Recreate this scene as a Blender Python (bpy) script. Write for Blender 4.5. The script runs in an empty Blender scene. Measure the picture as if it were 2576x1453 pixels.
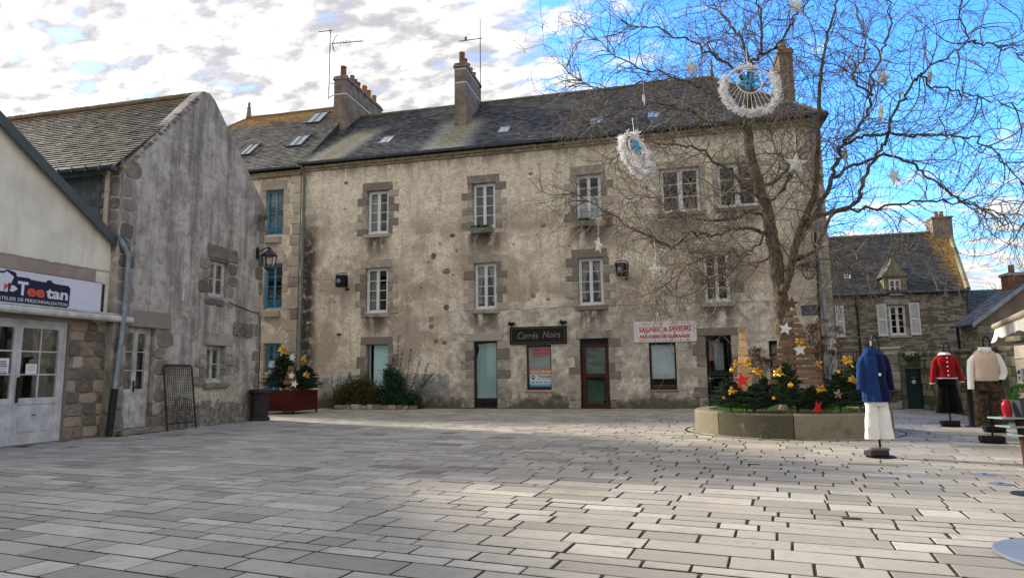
import bpy, math, random
from mathutils import Vector, Matrix
from mathutils import noise as mnoise

sc = bpy.context.scene
COL = sc.collection
rnd = random.Random(11)
PI = math.pi
rad = math.radians

# ------------------------------------------------------------------ camera
cam_d = bpy.data.cameras.new('camera')
cam = bpy.data.objects.new('camera', cam_d)
COL.objects.link(cam)
cam_d.sensor_width = 36.0
cam_d.lens = 36.0 * 1640.0 / 2576.0
cam_d.clip_start = 0.05
cam_d.clip_end = 3000.0
_y, _p, _r = rad(13.6), rad(7.42), 0.012
_f = Vector((-math.sin(_y) * math.cos(_p), math.cos(_y) * math.cos(_p), math.sin(_p)))
_rt = _f.cross(Vector((0, 0, 1))).normalized()
_up = _rt.cross(_f)
_r2 = _rt * math.cos(_r) - _up * math.sin(_r)
_u2 = _up * math.cos(_r) + _rt * math.sin(_r)
CAM = Vector((0, 0, 1.25))
cam.matrix_world = Matrix(((_r2.x, _u2.x, -_f.x, CAM.x), (_r2.y, _u2.y, -_f.y, CAM.y), (_r2.z, _u2.z, -_f.z, CAM.z), (0, 0, 0, 1)))
sc.camera = cam

# ------------------------------------------------------------------ node helper
class G:
    def __init__(s, tree):
        s.t = tree

    def n(s, typ, ins=None, **props):
        nd = s.t.nodes.new(typ)
        for k, v in props.items():
            setattr(nd, k, v)
        for k, v in (ins or {}).items():
            so = nd.inputs[k]
            if isinstance(v, bpy.types.NodeSocket):
                s.t.links.new(v, so)
            else:
                if so.type == 'RGBA' and len(v) == 3:
                    v = (*v, 1)
                so.default_value = v
        return nd

    def noise(s, vec, scale, detail=4.0, rough=0.55, dist=0.0):
        return s.n('ShaderNodeTexNoise', {'Vector': vec, 'Scale': scale, 'Detail': detail, 'Roughness': rough, 'Distortion': dist}).outputs['Fac']

    def m(s, op, a, b=None, c=None, clamp=False):
        ins = {0: a}
        if b is not None:
            ins[1] = b
        if c is not None:
            ins[2] = c
        return s.n('ShaderNodeMath', ins, operation=op, use_clamp=clamp).outputs[0]

    def mr(s, v, a, b, lo=0.0, hi=1.0, smooth=True):
        return s.n('ShaderNodeMapRange', {0: v, 1: a, 2: b, 3: lo, 4: hi}, interpolation_type='SMOOTHSTEP' if smooth else 'LINEAR').outputs[0]

    def mix(s, f, a, b, blend='MIX'):
        nd = s.n('ShaderNodeMix', data_type='RGBA', blend_type=blend)
        for i, v in ((0, f), (6, a), (7, b)):
            so = nd.inputs[i]
            if isinstance(v, bpy.types.NodeSocket):
                s.t.links.new(v, so)
            else:
                if i and not isinstance(v, (int, float)) and len(v) == 3:
                    v = (*v, 1)
                so.default_value = v
        return nd.outputs[2]

    def ramp(s, f, stops):
        nd = s.n('ShaderNodeValToRGB', {0: f})
        e = nd.color_ramp.elements
        while len(e) < len(stops):
            e.new(0.5)
        for el, (p, c) in zip(e, stops):
            el.position = p
            el.color = (*c, 1) if len(c) == 3 else c
        return nd.outputs[0]

    def xyz(s, v):
        return s.n('ShaderNodeSeparateXYZ', {0: v}).outputs

    def vec(s, x, y, z):
        return s.n('ShaderNodeCombineXYZ', {0: x, 1: y, 2: z}).outputs[0]

    def scl(s, v, k):
        return s.n('ShaderNodeVectorMath', {0: v, 1: k}, operation='MULTIPLY').outputs[0]

# ------------------------------------------------------------------ sky, sun, exposure
SUN_EL = rad(28.0)
SUN_TO = Vector((-0.93 * math.cos(SUN_EL), 0.367 * math.cos(SUN_EL), math.sin(SUN_EL)))
world = bpy.data.worlds.new('World')
sc.world = world
world.use_nodes = True
wt = world.node_tree
wt.nodes.clear()
g = G(wt)
sky = g.n('ShaderNodeTexSky', sky_type='NISHITA', sun_disc=False, sun_elevation=SUN_EL,
          sun_rotation=math.atan2(SUN_TO.x, SUN_TO.y), altitude=20.0, air_density=1.0, dust_density=0.35, ozone_density=2.2)
gen = g.n('ShaderNodeTexCoord').outputs['Generated']
X, Y, Z = g.xyz(gen)
zz = g.m('ADD', g.m('MAXIMUM', Z, 0.0), 0.24)
P = g.vec(g.m('DIVIDE', X, zz), g.m('MULTIPLY', g.m('DIVIDE', Y, zz), 1.25), 0.0)
big = g.noise(P, 1.7, 3.0, 0.5, 0.3)
mid = g.noise(g.n('ShaderNodeMapping', {'Vector': P, 'Rotation': (0, 0, 0.6), 'Scale': (1.0, 1.35, 1.0)}).outputs[0], 8.5, 9.0, 0.55, 0.2)
gap = g.m('MULTIPLY', g.m('MULTIPLY', g.mr(X, -0.36, 0.16), g.mr(X, 0.80, 0.50)), g.mr(Y, -0.25, 0.25))
cover = g.m('ADD', 0.165, g.m('MULTIPLY', gap, -0.31))
low = g.mr(Z, 0.06, 0.34, 0.27, 0.0)
dens = g.m('ADD', g.m('ADD', g.m('ADD', g.m('MULTIPLY', big, 0.35), g.m('MULTIPLY', mid, 0.65)), cover), low)
mask = g.mr(dens, 0.44, 0.61)
shade = g.noise(g.n('ShaderNodeMapping', {'Vector': P, 'Location': (3.1, 1.7, 0), 'Rotation': (0, 0, 0.6), 'Scale': (1.0, 1.3, 1.0)}).outputs[0], 15.0, 7.0, 0.58, 0.2)
thick = g.mr(g.m('ADD', g.m('MULTIPLY', mid, 0.6), g.m('MULTIPLY', shade, 0.4)), 0.60, 0.40)
ccol = g.mix(thick, (2.85, 2.75, 2.58), (1.18, 1.17, 1.26))
sunward = g.mr(g.n('ShaderNodeVectorMath', {0: gen, 1: tuple(SUN_TO)}, operation='DOT_PRODUCT').outputs['Value'], 0.5, 1.0, 0.95, 1.12)
ccol = g.mix(1.0, ccol, g.n('ShaderNodeCombineColor', {0: sunward, 1: sunward, 2: sunward}).outputs[0], 'MULTIPLY')
blue = g.n('ShaderNodeHueSaturation', {'Saturation': 1.25, 'Value': 1.02, 'Hue': 0.5, 'Fac': 1.0, 'Color': sky.outputs[0]}).outputs[0]
blue = g.mix(1.0, blue, (0.58, 0.85, 1.10), 'MULTIPLY')
skyc = g.mix(mask, blue, ccol)
bg = g.n('ShaderNodeBackground', {'Color': skyc, 'Strength': 0.08})
wo = g.n('ShaderNodeOutputWorld', {'Surface': bg.outputs[0]})

sun_d = bpy.data.lights.new('sun', 'SUN')
sun_d.energy = 1.15
sun_d.angle = rad(5.5)
sun_d.color = (1.0, 0.90, 0.76)
sun = bpy.data.objects.new('sun', sun_d)
COL.objects.link(sun)
sun.rotation_euler = (-SUN_TO).to_track_quat('-Z', 'Y').to_euler()

sc.view_settings.view_transform = 'Standard'
sc.view_settings.look = 'None'
sc.view_settings.gamma = 1.0
sc.view_settings.use_curve_mapping = False
sc.view_settings.exposure = 2.66
sc.cycles.max_bounces = 8
sc.cycles.diffuse_bounces = 4
sc.cycles.transparent_max_bounces = 12
sc.cycles.caustics_reflective = False
sc.cycles.caustics_refractive = False

# ------------------------------------------------------------------ mesh helper
class MB:
    def __init__(s):
        s.v = []; s.f = []; s.m = []; s.c = []

    def add(s, vs, fs, m=0, c=0.5):
        o = len(s.v)
        s.v.extend([tuple(v) for v in vs])
        s.c.extend([c] * len(vs))
        for f in fs:
            s.f.append(tuple(i + o for i in f)); s.m.append(m)
        return s

    def box(s, x0, x1, y0, y1, z0, z1, m=0, c=0.5, M=None):
        vs = [(x0, y0, z0), (x1, y0, z0), (x1, y1, z0), (x0, y1, z0), (x0, y0, z1), (x1, y0, z1), (x1, y1, z1), (x0, y1, z1)]
        if M:
            vs = [M @ Vector(v) for v in vs]
        return s.add(vs, [(3, 2, 1, 0), (4, 5, 6, 7), (0, 1, 5, 4), (1, 2, 6, 5), (2, 3, 7, 6), (3, 0, 4, 7)], m, c)

    def cbox(s, x0, x1, y0, y1, z0, z1, ch=0.01, jit=0.0, m=0, c=0.5, M=None, r=rnd):
        """box with chamfered edges and uneven corners"""
        vs = []; idx = {}
        for i, x in enumerate((x0, x1)):
            for j, y in enumerate((y0, y1)):
                for k, z in enumerate((z0, z1)):
                    q = Vector((x + r.uniform(-jit, jit), y + r.uniform(-jit, jit) * 0.4, z + r.uniform(-jit, jit)))
                    sx, sy, sz = (1, -1)[i], (1, -1)[j], (1, -1)[k]
                    for a, d in enumerate(((0, sy, sz), (sx, 0, sz), (sx, sy, 0))):
                        idx[i, j, k, a] = len(vs)
                        vs.append(q + Vector(d) * ch)
        fs = []
        for i in (0, 1):
            q = [idx[i, 0, 0, 0], idx[i, 1, 0, 0], idx[i, 1, 1, 0], idx[i, 0, 1, 0]]
            fs.append(q if i else q[::-1])
            q = [idx[0, i, 0, 1], idx[1, i, 0, 1], idx[1, i, 1, 1], idx[0, i, 1, 1]]
            fs.append(q[::-1] if i else q)
            q = [idx[0, 0, i, 2], idx[1, 0, i, 2], idx[1, 1, i, 2], idx[0, 1, i, 2]]
            fs.append(q if i else q[::-1])
        for i in (0, 1):
            for j in (0, 1):
                fs.append((idx[0, i, j, 1], idx[1, i, j, 1], idx[1, i, j, 2], idx[0, i, j, 2]))
                fs.append((idx[i, 0, j, 0], idx[i, 1, j, 0], idx[i, 1, j, 2], idx[i, 0, j, 2]))
                fs.append((idx[i, j, 0, 0], idx[i, j, 1, 0], idx[i, j, 1, 1], idx[i, j, 0, 1]))
                for k in (0, 1):
                    fs.append((idx[i, j, k, 0], idx[i, j, k, 1], idx[i, j, k, 2]))
        if M:
            vs = [M @ v for v in vs]
        return s.add(vs, fs, m, c)

    def tube(s, pts, rads, n=6, m=0, c=0.5, cap=True):
        pts = [Vector(p) for p in pts]
        if not isinstance(rads, (list, tuple)):
            rads = [rads] * len(pts)
        o = len(s.v); L = len(pts)
        t = (pts[1] - pts[0]).normalized()
        a = t.orthogonal().normalized()
        for i, p in enumerate(pts):
            t2 = (pts[min(i + 1, L - 1)] - pts[max(i - 1, 0)])
            if t2.length > 1e-9:
                t2.normalize()
                a = (a - t2 * a.dot(t2))
                a = a.normalized() if a.length > 1e-6 else t2.orthogonal().normalized()
                t = t2
            b = t.cross(a)
            for k in range(n):
                w = 2 * PI * k / n
                s.v.append(tuple(p + (a * math.cos(w) + b * math.sin(w)) * rads[i])); s.c.append(c)
        for i in range(L - 1):
            for k in range(n):
                q = o + i * n
                s.f.append((q + k, q + (k + 1) % n, q + n + (k + 1) % n, q + n + k)); s.m.append(m)
        if cap:
            s.f.append(tuple(o + k for k in range(n))[::-1]); s.m.append(m)
            s.f.append(tuple(o + (L - 1) * n + k for k in range(n))); s.m.append(m)
        return s

    def lathe(s, prof, n=16, loc=(0, 0, 0), m=0, c=0.5, M=None, cap=True):
        o = len(s.v)
        for r, z in prof:
            for k in range(n):
                w = 2 * PI * k / n
                q = Vector((loc[0] + r * math.cos(w), loc[1] + r * math.sin(w), loc[2] + z))
                s.v.append(tuple(M @ q if M else q)); s.c.append(c)
        for i in range(len(prof) - 1):
            for k in range(n):
                q = o + i * n
                s.f.append((q + k, q + (k + 1) % n, q + n + (k + 1) % n, q + n + k)); s.m.append(m)
        if cap:
            s.f.append(tuple(o + k for k in range(n))[::-1]); s.m.append(m)
            s.f.append(tuple(o + (len(prof) - 1) * n + k for k in range(n))); s.m.append(m)
        return s

    def loft(s, rings, m=0, c=0.5, closed=True, cap=True):
        o = len(s.v); n = len(rings[0])
        for r in rings:
            s.v.extend([tuple(p) for p in r]); s.c.extend([c] * n)
        for i in range(len(rings) - 1):
            for k in range(n if closed else n - 1):
                q = o + i * n
                s.f.append((q + k, q + (k + 1) % n, q + n + (k + 1) % n, q + n + k)); s.m.append(m)
        if cap and closed:
            s.f.append(tuple(o + k for k in range(n))[::-1]); s.m.append(m)
            s.f.append(tuple(o + (len(rings) - 1) * n + k for k in range(n))); s.m.append(m)
        return s

    def prism(s, poly, y0, y1, m=0, c=0.5, M=None):
        """polygon in x,z pushed from y0 (front) to y1 (back)"""
        n = len(poly)
        vs = [Vector((x, y0, z)) for x, z in poly] + [Vector((x, y1, z)) for x, z in poly]
        if M:
            vs = [M @ v for v in vs]
        fs = [tuple(range(n)), tuple(range(2 * n - 1, n - 1, -1))]
        fs += [(k, k + n, (k + 1) % n + n, (k + 1) % n) for k in range(n)]
        return s.add(vs, fs, m, c)

    def quad(s, a, b, c_, d, m=0, c=0.5):
        return s.add([a, b, c_, d], [(0, 1, 2, 3)], m, c)

    def mesh(s, name, mats, smooth=False):
        me = bpy.data.meshes.new(name)
        me.from_pydata(s.v, [], s.f)
        for mt in (mats if isinstance(mats, (list, tuple)) else [mats]):
            me.materials.append(mt)
        if any(s.m):
            me.polygons.foreach_set('material_index', s.m)
        at = me.attributes.new('tone', 'FLOAT', 'POINT')
        at.data.foreach_set('value', s.c)
        if smooth:
            me.polygons.foreach_set('use_smooth', [True] * len(me.polygons))
            if smooth != True:
                me.set_sharp_from_angle(angle=rad(smooth))
        me.update()
        return me

    def build(s, name, mats, parent=None, smooth=False, fix=True):
        me = s.mesh(name, mats, smooth)
        return link(name, me, parent)

def link(name, me, parent=None, loc=None, rot=None, scale=None):
    o = bpy.data.objects.new(name, me)
    COL.objects.link(o)
    if parent is not None:
        o.parent = parent
    if loc is not None:
        o.location = loc
    if rot is not None:
        o.rotation_euler = rot
    if scale is not None:
        o.scale = scale if isinstance(scale, (tuple, list)) else (scale,) * 3
    return o

def tag(o, label=None, cat=None, group=None, kind=None):
    for k, v in (('label', label), ('category', cat), ('group', group), ('kind', kind)):
        if v:
            o[k] = v
    return o

def thing(name, label, cat, loc=(0, 0, 0), rotz=0.0, group=None):
    o = link(name, None, None, loc, (0, 0, rotz))
    o.empty_display_size = 0.2
    return tag(o, label, cat, group)

def copy_tree(o, parent=None):
    c = o.copy()
    COL.objects.link(c)
    c.parent = parent
    for ch in list(o.children):
        copy_tree(ch, c)
    return c
# ------------------------------------------------------------------ materials (procedural)
def newmat(name):
    m = bpy.data.materials.new(name)
    m.use_nodes = True
    t = m.node_tree
    b = t.nodes['Principled BSDF']
    return m, G(t), b

def setb(gg, b, **kw):
    for k, v in kw.items():
        k = k.replace('_', ' ')
        if isinstance(v, bpy.types.NodeSocket):
            gg.t.links.new(v, b.inputs[k])
        else:
            so = b.inputs[k]
            so.default_value = (*v, 1) if so.type == 'RGBA' and len(v) == 3 else v

def bumpn(gg, b, h, strength=0.5, dist=0.01):
    nd = gg.n('ShaderNodeBump', {'Height': h, 'Strength': strength, 'Distance': dist})
    gg.t.links.new(nd.outputs[0], b.inputs['Normal'])

def mk(name, c1, c2=None, scale=6.0, rough=0.8, bump=0.0, bscale=40.0, bdist=0.01, metal=0.0, spec=0.3, tone=0.0, stretch=(1, 1, 1), rvar=0.0, sheen=0.0, trans=0.0):
    m, gg, b = newmat(name)
    co = gg.n('ShaderNodeTexCoord').outputs['Object']
    co = gg.scl(co, stretch) if stretch != (1, 1, 1) else co
    col = gg.n('ShaderNodeRGB').outputs[0]
    col.default_value = (*c1, 1)
    if c2:
        f = gg.mr(gg.noise(co, scale, 5.0, 0.6), 0.32, 0.68)
        col = gg.mix(f, c1, c2)
    if tone:
        a = gg.n('ShaderNodeAttribute', attribute_name='tone').outputs['Fac']
        k = gg.m('ADD', 1.0, gg.m('MULTIPLY', gg.m('SUBTRACT', a, 0.5), 2.0 * tone))
        col = gg.mix(1.0, col, gg.n('ShaderNodeCombineColor', {0: k, 1: k, 2: k}).outputs[0], 'MULTIPLY')
    setb(gg, b, Base_Color=col, Roughness=rough, Metallic=metal)
    b.inputs['Specular IOR Level'].default_value = spec
    if rvar:
        gg.t.links.new(gg.mr(gg.noise(co, scale * 2.3, 3.0), 0.3, 0.7, rough - rvar, rough + rvar), b.inputs['Roughness'])
    if sheen:
        b.inputs['Sheen Weight'].default_value = sheen
    if trans:
        b.inputs['Transmission Weight'].default_value = trans
    if bump:
        bumpn(gg, b, gg.noise(co, bscale, 5.0, 0.62), bump, bdist)
    return m

def plaster_main():
    m, gg, b = newmat('facade_render')
    co = gg.n('ShaderNodeTexCoord').outputs['Object']
    x, y, z = gg.xyz(co)
    n_big = gg.noise(co, 0.55, 5.0, 0.6, 0.4)
    n_mid = gg.noise(co, 2.1, 6.0, 0.65, 0.3)
    n_fine = gg.noise(co, 14.0, 4.0, 0.6)
    n_str = gg.noise(gg.scl(co, (3.2, 3.2, 0.35)), 1.0, 5.0, 0.6)
    c = gg.mix(gg.mr(n_mid, 0.34, 0.66), (0.90, 0.82, 0.67), (0.78, 0.695, 0.545))
    n_p = gg.noise(co, 4.2, 8.0, 0.72, 0.5)
    c = gg.mix(gg.m('MULTIPLY', gg.mr(n_p, 0.46, 0.62), 0.5), c, (0.52, 0.435, 0.345))
    c = gg.mix(gg.m('MULTIPLY', gg.mr(n_p, 0.44, 0.34), 0.5), c, (0.86, 0.78, 0.62))
    n_r = gg.noise(co, 9.5, 6.0, 0.72, 0.6)
    c = gg.mix(gg.m('MULTIPLY', gg.mr(n_r, 0.50, 0.66), 0.55), c, (0.38, 0.32, 0.25))
    c = gg.mix(gg.m('MULTIPLY', gg.mr(n_r, 0.46, 0.34), 0.35), c, (0.92, 0.85, 0.72))
    # hairline cracks
    ck = gg.n('ShaderNodeTexVoronoi', {'Vector': gg.n('ShaderNodeVectorMath', {0: co, 1: gg.scl(gg.n('ShaderNodeTexNoise', {'Vector': co, 'Scale': 3.0}).outputs['Color'], (0.3, 0.3, 0.3))}, operation='ADD').outputs[0], 'Scale': 0.5}, feature='DISTANCE_TO_EDGE').outputs['Distance']
    crack = gg.m('MULTIPLY', gg.mr(ck, 0.008, 0.003), gg.mr(gg.noise(co, 0.5, 2.0), 0.48, 0.58))
    # broad brown weathering of the middle storeys
    zone = gg.m('MULTIPLY', gg.mr(z, 8.6, 6.6), gg.mr(n_big, 0.40, 0.60))
    c = gg.mix(gg.m('MULTIPLY', zone, 0.80), c, (0.37, 0.305, 0.245))
    c = gg.mix(gg.m('MULTIPLY', gg.mr(gg.noise(co, 0.8, 6.0, 0.66, 0.6), 0.54, 0.64), 0.6), c, (0.93, 0.87, 0.76))
    c = gg.mix(gg.m('MULTIPLY', gg.mr(n_str, 0.50, 0.66), 0.28), c, (0.27, 0.22, 0.175))
    # the ground storey was rendered again in a smoother grey
    wob = gg.m('MULTIPLY', gg.m('SUBTRACT', n_mid, 0.5), 0.25)
    lowm = gg.m('MULTIPLY', gg.mr(gg.m('ADD', z, wob), 3.68, 3.58), gg.mr(gg.m('ADD', x, wob), -8.28, -8.2))
    grey = gg.mix(gg.mr(n_mid, 0.36, 0.62), (0.74, 0.685, 0.59), (0.46, 0.415, 0.355))
    grey = gg.mix(gg.m('MULTIPLY', gg.mr(n_p, 0.47, 0.63), 0.55), grey, (0.26, 0.225, 0.185))
    grey = gg.mix(gg.m('MULTIPLY', gg.mr(n_big, 0.46, 0.58), 0.5), grey, (0.29, 0.26, 0.225))
    c = gg.mix(lowm, c, grey)
    # cement plinth with flaking limewash at the left
    pl = gg.m('MULTIPLY', gg.mr(gg.m('ADD', z, gg.m('MULTIPLY', wob, 0.4)), 1.33, 1.28), gg.m('MULTIPLY', gg.mr(x, -8.1, -8.2), gg.mr(x, -13.7, -13.5)))
    wl = gg.m('MULTIPLY', gg.mr(gg.m('ADD', gg.noise(co, 5.0, 8.0, 0.7, 0.6), gg.m('MULTIPLY', gg.m('SUBTRACT', z, 0.9), 0.22)), 0.56, 0.60), 0.85)
    pc = gg.mix(gg.mr(n_mid, 0.35, 0.65), (0.36, 0.35, 0.335), (0.22, 0.21, 0.20))
    pc = gg.mix(wl, pc, (0.62, 0.62, 0.60))
    c = gg.mix(pl, c, pc)
    # run-off streaks below sills, black algae beside the down pipe, moss at the foot
    st = None
    for wx, wz, hw, ln in ((-11.2, 6.8, .62, 1.3), (-11.2, 3.6, .7, 1.1), (-6.75, 6.6, .95, 1.1), (-6.75, 3.62, .75, 1.2), (-2.73, 6.6, .9, 1.0), (-2.73, 3.62, .7, 1.3), (1.65, 3.6, .8, 1.2), (0.55, 6.8, .9, 1.0), (2.5, 6.8, .9, 1.0)):
        a = gg.m('MULTIPLY', gg.mr(gg.m('ABSOLUTE', gg.m('SUBTRACT', x, wx)), hw * 1.05, hw * 0.35), gg.m('MULTIPLY', gg.mr(z, wz - ln, wz - ln * 0.15), gg.m('LESS_THAN', z, wz)))
        st = a if st is None else gg.m('MAXIMUM', st, a)
    stf = gg.m('MULTIPLY', st, gg.mr(gg.m('ADD', n_str, gg.m('MULTIPLY', n_mid, 0.6)), 0.60, 0.82))
    c = gg.mix(stf, c, (0.115, 0.10, 0.088))
    pip = gg.m('MULTIPLY', gg.mr(gg.m('ABSOLUTE', gg.m('ADD', x, 14.2)), 0.62, 0.08), gg.mr(z, 9.0, 6.2))
    c = gg.mix(gg.m('MULTIPLY', pip, gg.mr(n_mid, 0.30, 0.52)), c, (0.055, 0.05, 0.042))
    foot = gg.mr(gg.m('ADD', z, gg.m('MULTIPLY', gg.m('SUBTRACT', gg.noise(co, 1.6, 5.0, 0.7), 0.5), 1.7)), 0.62, 0.16)
    c = gg.mix(gg.m('MULTIPLY', foot, 0.9), c, (0.075, 0.072, 0.05))
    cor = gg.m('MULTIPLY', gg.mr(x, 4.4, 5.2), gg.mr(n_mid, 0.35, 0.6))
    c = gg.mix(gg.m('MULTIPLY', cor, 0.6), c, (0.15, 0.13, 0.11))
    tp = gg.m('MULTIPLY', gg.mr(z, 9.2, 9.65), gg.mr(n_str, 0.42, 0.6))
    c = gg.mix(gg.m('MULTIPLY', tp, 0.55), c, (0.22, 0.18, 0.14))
    c = gg.mix(gg.m('MULTIPLY', gg.mr(n_fine, 0.50, 0.68), 0.45), c, (0.24, 0.20, 0.155))
    c = gg.mix(gg.m('MULTIPLY', crack, 0.4), c, (0.10, 0.085, 0.07))
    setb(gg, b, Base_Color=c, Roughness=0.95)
    b.inputs['Specular IOR Level'].default_value = 0.12
    rough_amt = gg.mr(gg.m('SUBTRACT', 1.0, lowm), 0.0, 1.0, 0.35, 1.0)
    h = gg.m('ADD', gg.m('MULTIPLY', gg.m('MULTIPLY', gg.noise(gg.scl(co, (1, 1, 1.5)), 11.0, 5.0, 0.62, 0.8), rough_amt), 1.0), gg.m('MULTIPLY', n_mid, 1.2))
    bumpn(gg, b, h, 1.0, 0.05)
    return m

def plaster_gable():
    m, gg, b = newmat('gable_render')
    co = gg.n('ShaderNodeTexCoord').outputs['Object']
    x, y, z = gg.xyz(co)
    n_mid = gg.noise(co, 1.6, 6.0, 0.65, 0.4)
    n_str = gg.noise(gg.scl(co, (2.4, 2.4, 0.22)), 1.0, 6.0, 0.62)
    n_st2 = gg.noise(gg.scl(co, (9.0, 9.0, 0.5)), 1.0, 4.0, 0.6)
    c = gg.mix(gg.mr(n_mid, 0.34, 0.66), (0.58, 0.545, 0.495), (0.37, 0.34, 0.305))
    c = gg.mix(gg.m('MULTIPLY', gg.mr(n_str, 0.45, 0.62), 0.75), c, (0.14, 0.13, 0.122))
    c = gg.mix(gg.m('MULTIPLY', gg.mr(n_st2, 0.5, 0.68), 0.35), c, (0.14, 0.135, 0.13))
    c = gg.mix(gg.m('MULTIPLY', gg.mr(gg.noise(co, 0.9, 5.0, 0.65), 0.52, 0.64), 0.65), c, (0.50, 0.49, 0.47))
    # bare lime coat low down, flaked at the very foot
    bare = gg.m('MULTIPLY', gg.mr(gg.m('ADD', z, gg.m('MULTIPLY', gg.m('SUBTRACT', n_mid, 0.5), 2.0)), 1.55, 1.35), gg.mr(gg.m('ABSOLUTE', gg.m('SUBTRACT', x, 15.2)), 1.35, 1.1))
    c = gg.mix(bare, c, gg.mix(gg.mr(n_mid, 0.35, 0.65), (0.56, 0.55, 0.44), (0.38, 0.37, 0.31)))
    flk = gg.mr(gg.m('ADD', z, gg.m('MULTIPLY', gg.m('SUBTRACT', gg.noise(co, 3.4, 7.0, 0.7, 0.5), 0.5), 1.6)), 0.62, 0.54)
    c = gg.mix(flk, c, gg.mix(gg.mr(gg.noise(co, 7.0, 4.0), 0.4, 0.6), (0.30, 0.28, 0.25), (0.14, 0.13, 0.11)))
    spots = gg.n('ShaderNodeTexVoronoi', {'Vector': co, 'Scale': 6.5, 'Randomness': 1.0}).outputs['Distance']
    sp = gg.m('MULTIPLY', gg.mr(spots, 0.13, 0.08), gg.mr(gg.noise(co, 0.8, 3.0, 0.6), 0.50, 0.6))
    c = gg.mix(sp, c, (0.66, 0.67, 0.64))
    gr = gg.m('MULTIPLY', gg.mr(gg.noise(co, 0.7, 4.0, 0.6, 0.5), 0.54, 0.66), gg.mr(z, 4.2, 2.6))
    c = gg.mix(gg.m('MULTIPLY', gr, 0.55), c, (0.15, 0.16, 0.10))
    c = gg.mix(gg.m('MULTIPLY', gg.mr(gg.noise(co, 5.0, 8.0, 0.72, 0.4), 0.47, 0.64), 0.5), c, (0.16, 0.145, 0.125))
    c = gg.mix(gg.m('MULTIPLY', gg.mr(gg.noise(co, 11.0, 6.0, 0.72, 0.4), 0.45, 0.33), 0.4), c, (0.66, 0.63, 0.58))
    setb(gg, b, Base_Color=c, Roughness=0.95)
    b.inputs['Specular IOR Level'].default_value = 0.12
    h = gg.m('ADD', gg.m('MULTIPLY', gg.noise(co, 16.0, 5.0, 0.65), 0.5), gg.m('ADD', n_mid, gg.m('MULTIPLY', flk, -0.5)))
    bumpn(gg, b, h, 0.9, 0.035)
    return m

def plaster_shop():
    m, gg, b = newmat('shop_render')
    co = gg.n('ShaderNodeTexCoord').outputs['Object']
    x, y, z = gg.xyz(co)
    n_mid = gg.noise(co, 1.1, 5.0, 0.6, 0.3)
    c = gg.mix(gg.mr(n_mid, 0.35, 0.65), (0.80, 0.77, 0.66), (0.66, 0.63, 0.54))
    c = gg.mix(gg.m('MULTIPLY', gg.mr(gg.noise(gg.scl(co, (3, 3, 0.4)), 1.0, 5.0), 0.5, 0.66), 0.4), c, (0.50, 0.47, 0.40))
    wob = gg.m('MULTIPLY', gg.m('SUBTRACT', gg.noise(co, 2.5, 5.0, 0.6), 0.5), 0.14)
    band = gg.m('MULTIPLY', gg.mr(gg.m('ADD', z, wob), 3.64, 3.61), gg.mr(x, 11.62, 11.58))
    c = gg.mix(band, c, gg.mix(gg.mr(n_mid, 0.4, 0.6), (0.38, 0.31, 0.26), (0.30, 0.25, 0.215)))
    edge = gg.mr(gg.m('ABSOLUTE', gg.m('SUBTRACT', gg.m('ADD', z, wob), 3.62)), 0.035, 0.01)
    c = gg.mix(gg.m('MULTIPLY', edge, 0.6), c, (0.16, 0.15, 0.14))
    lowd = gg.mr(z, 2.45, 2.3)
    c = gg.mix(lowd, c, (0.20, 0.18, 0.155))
    setb(gg, b, Base_Color=c, Roughness=0.93)
    b.inputs['Specular IOR Level'].default_value = 0.12
    bumpn(gg, b, gg.m('ADD', gg.noise(co, 18.0, 5.0, 0.6), gg.m('MULTIPLY', n_mid, 1.5)), 0.5, 0.02)
    return m

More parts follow.
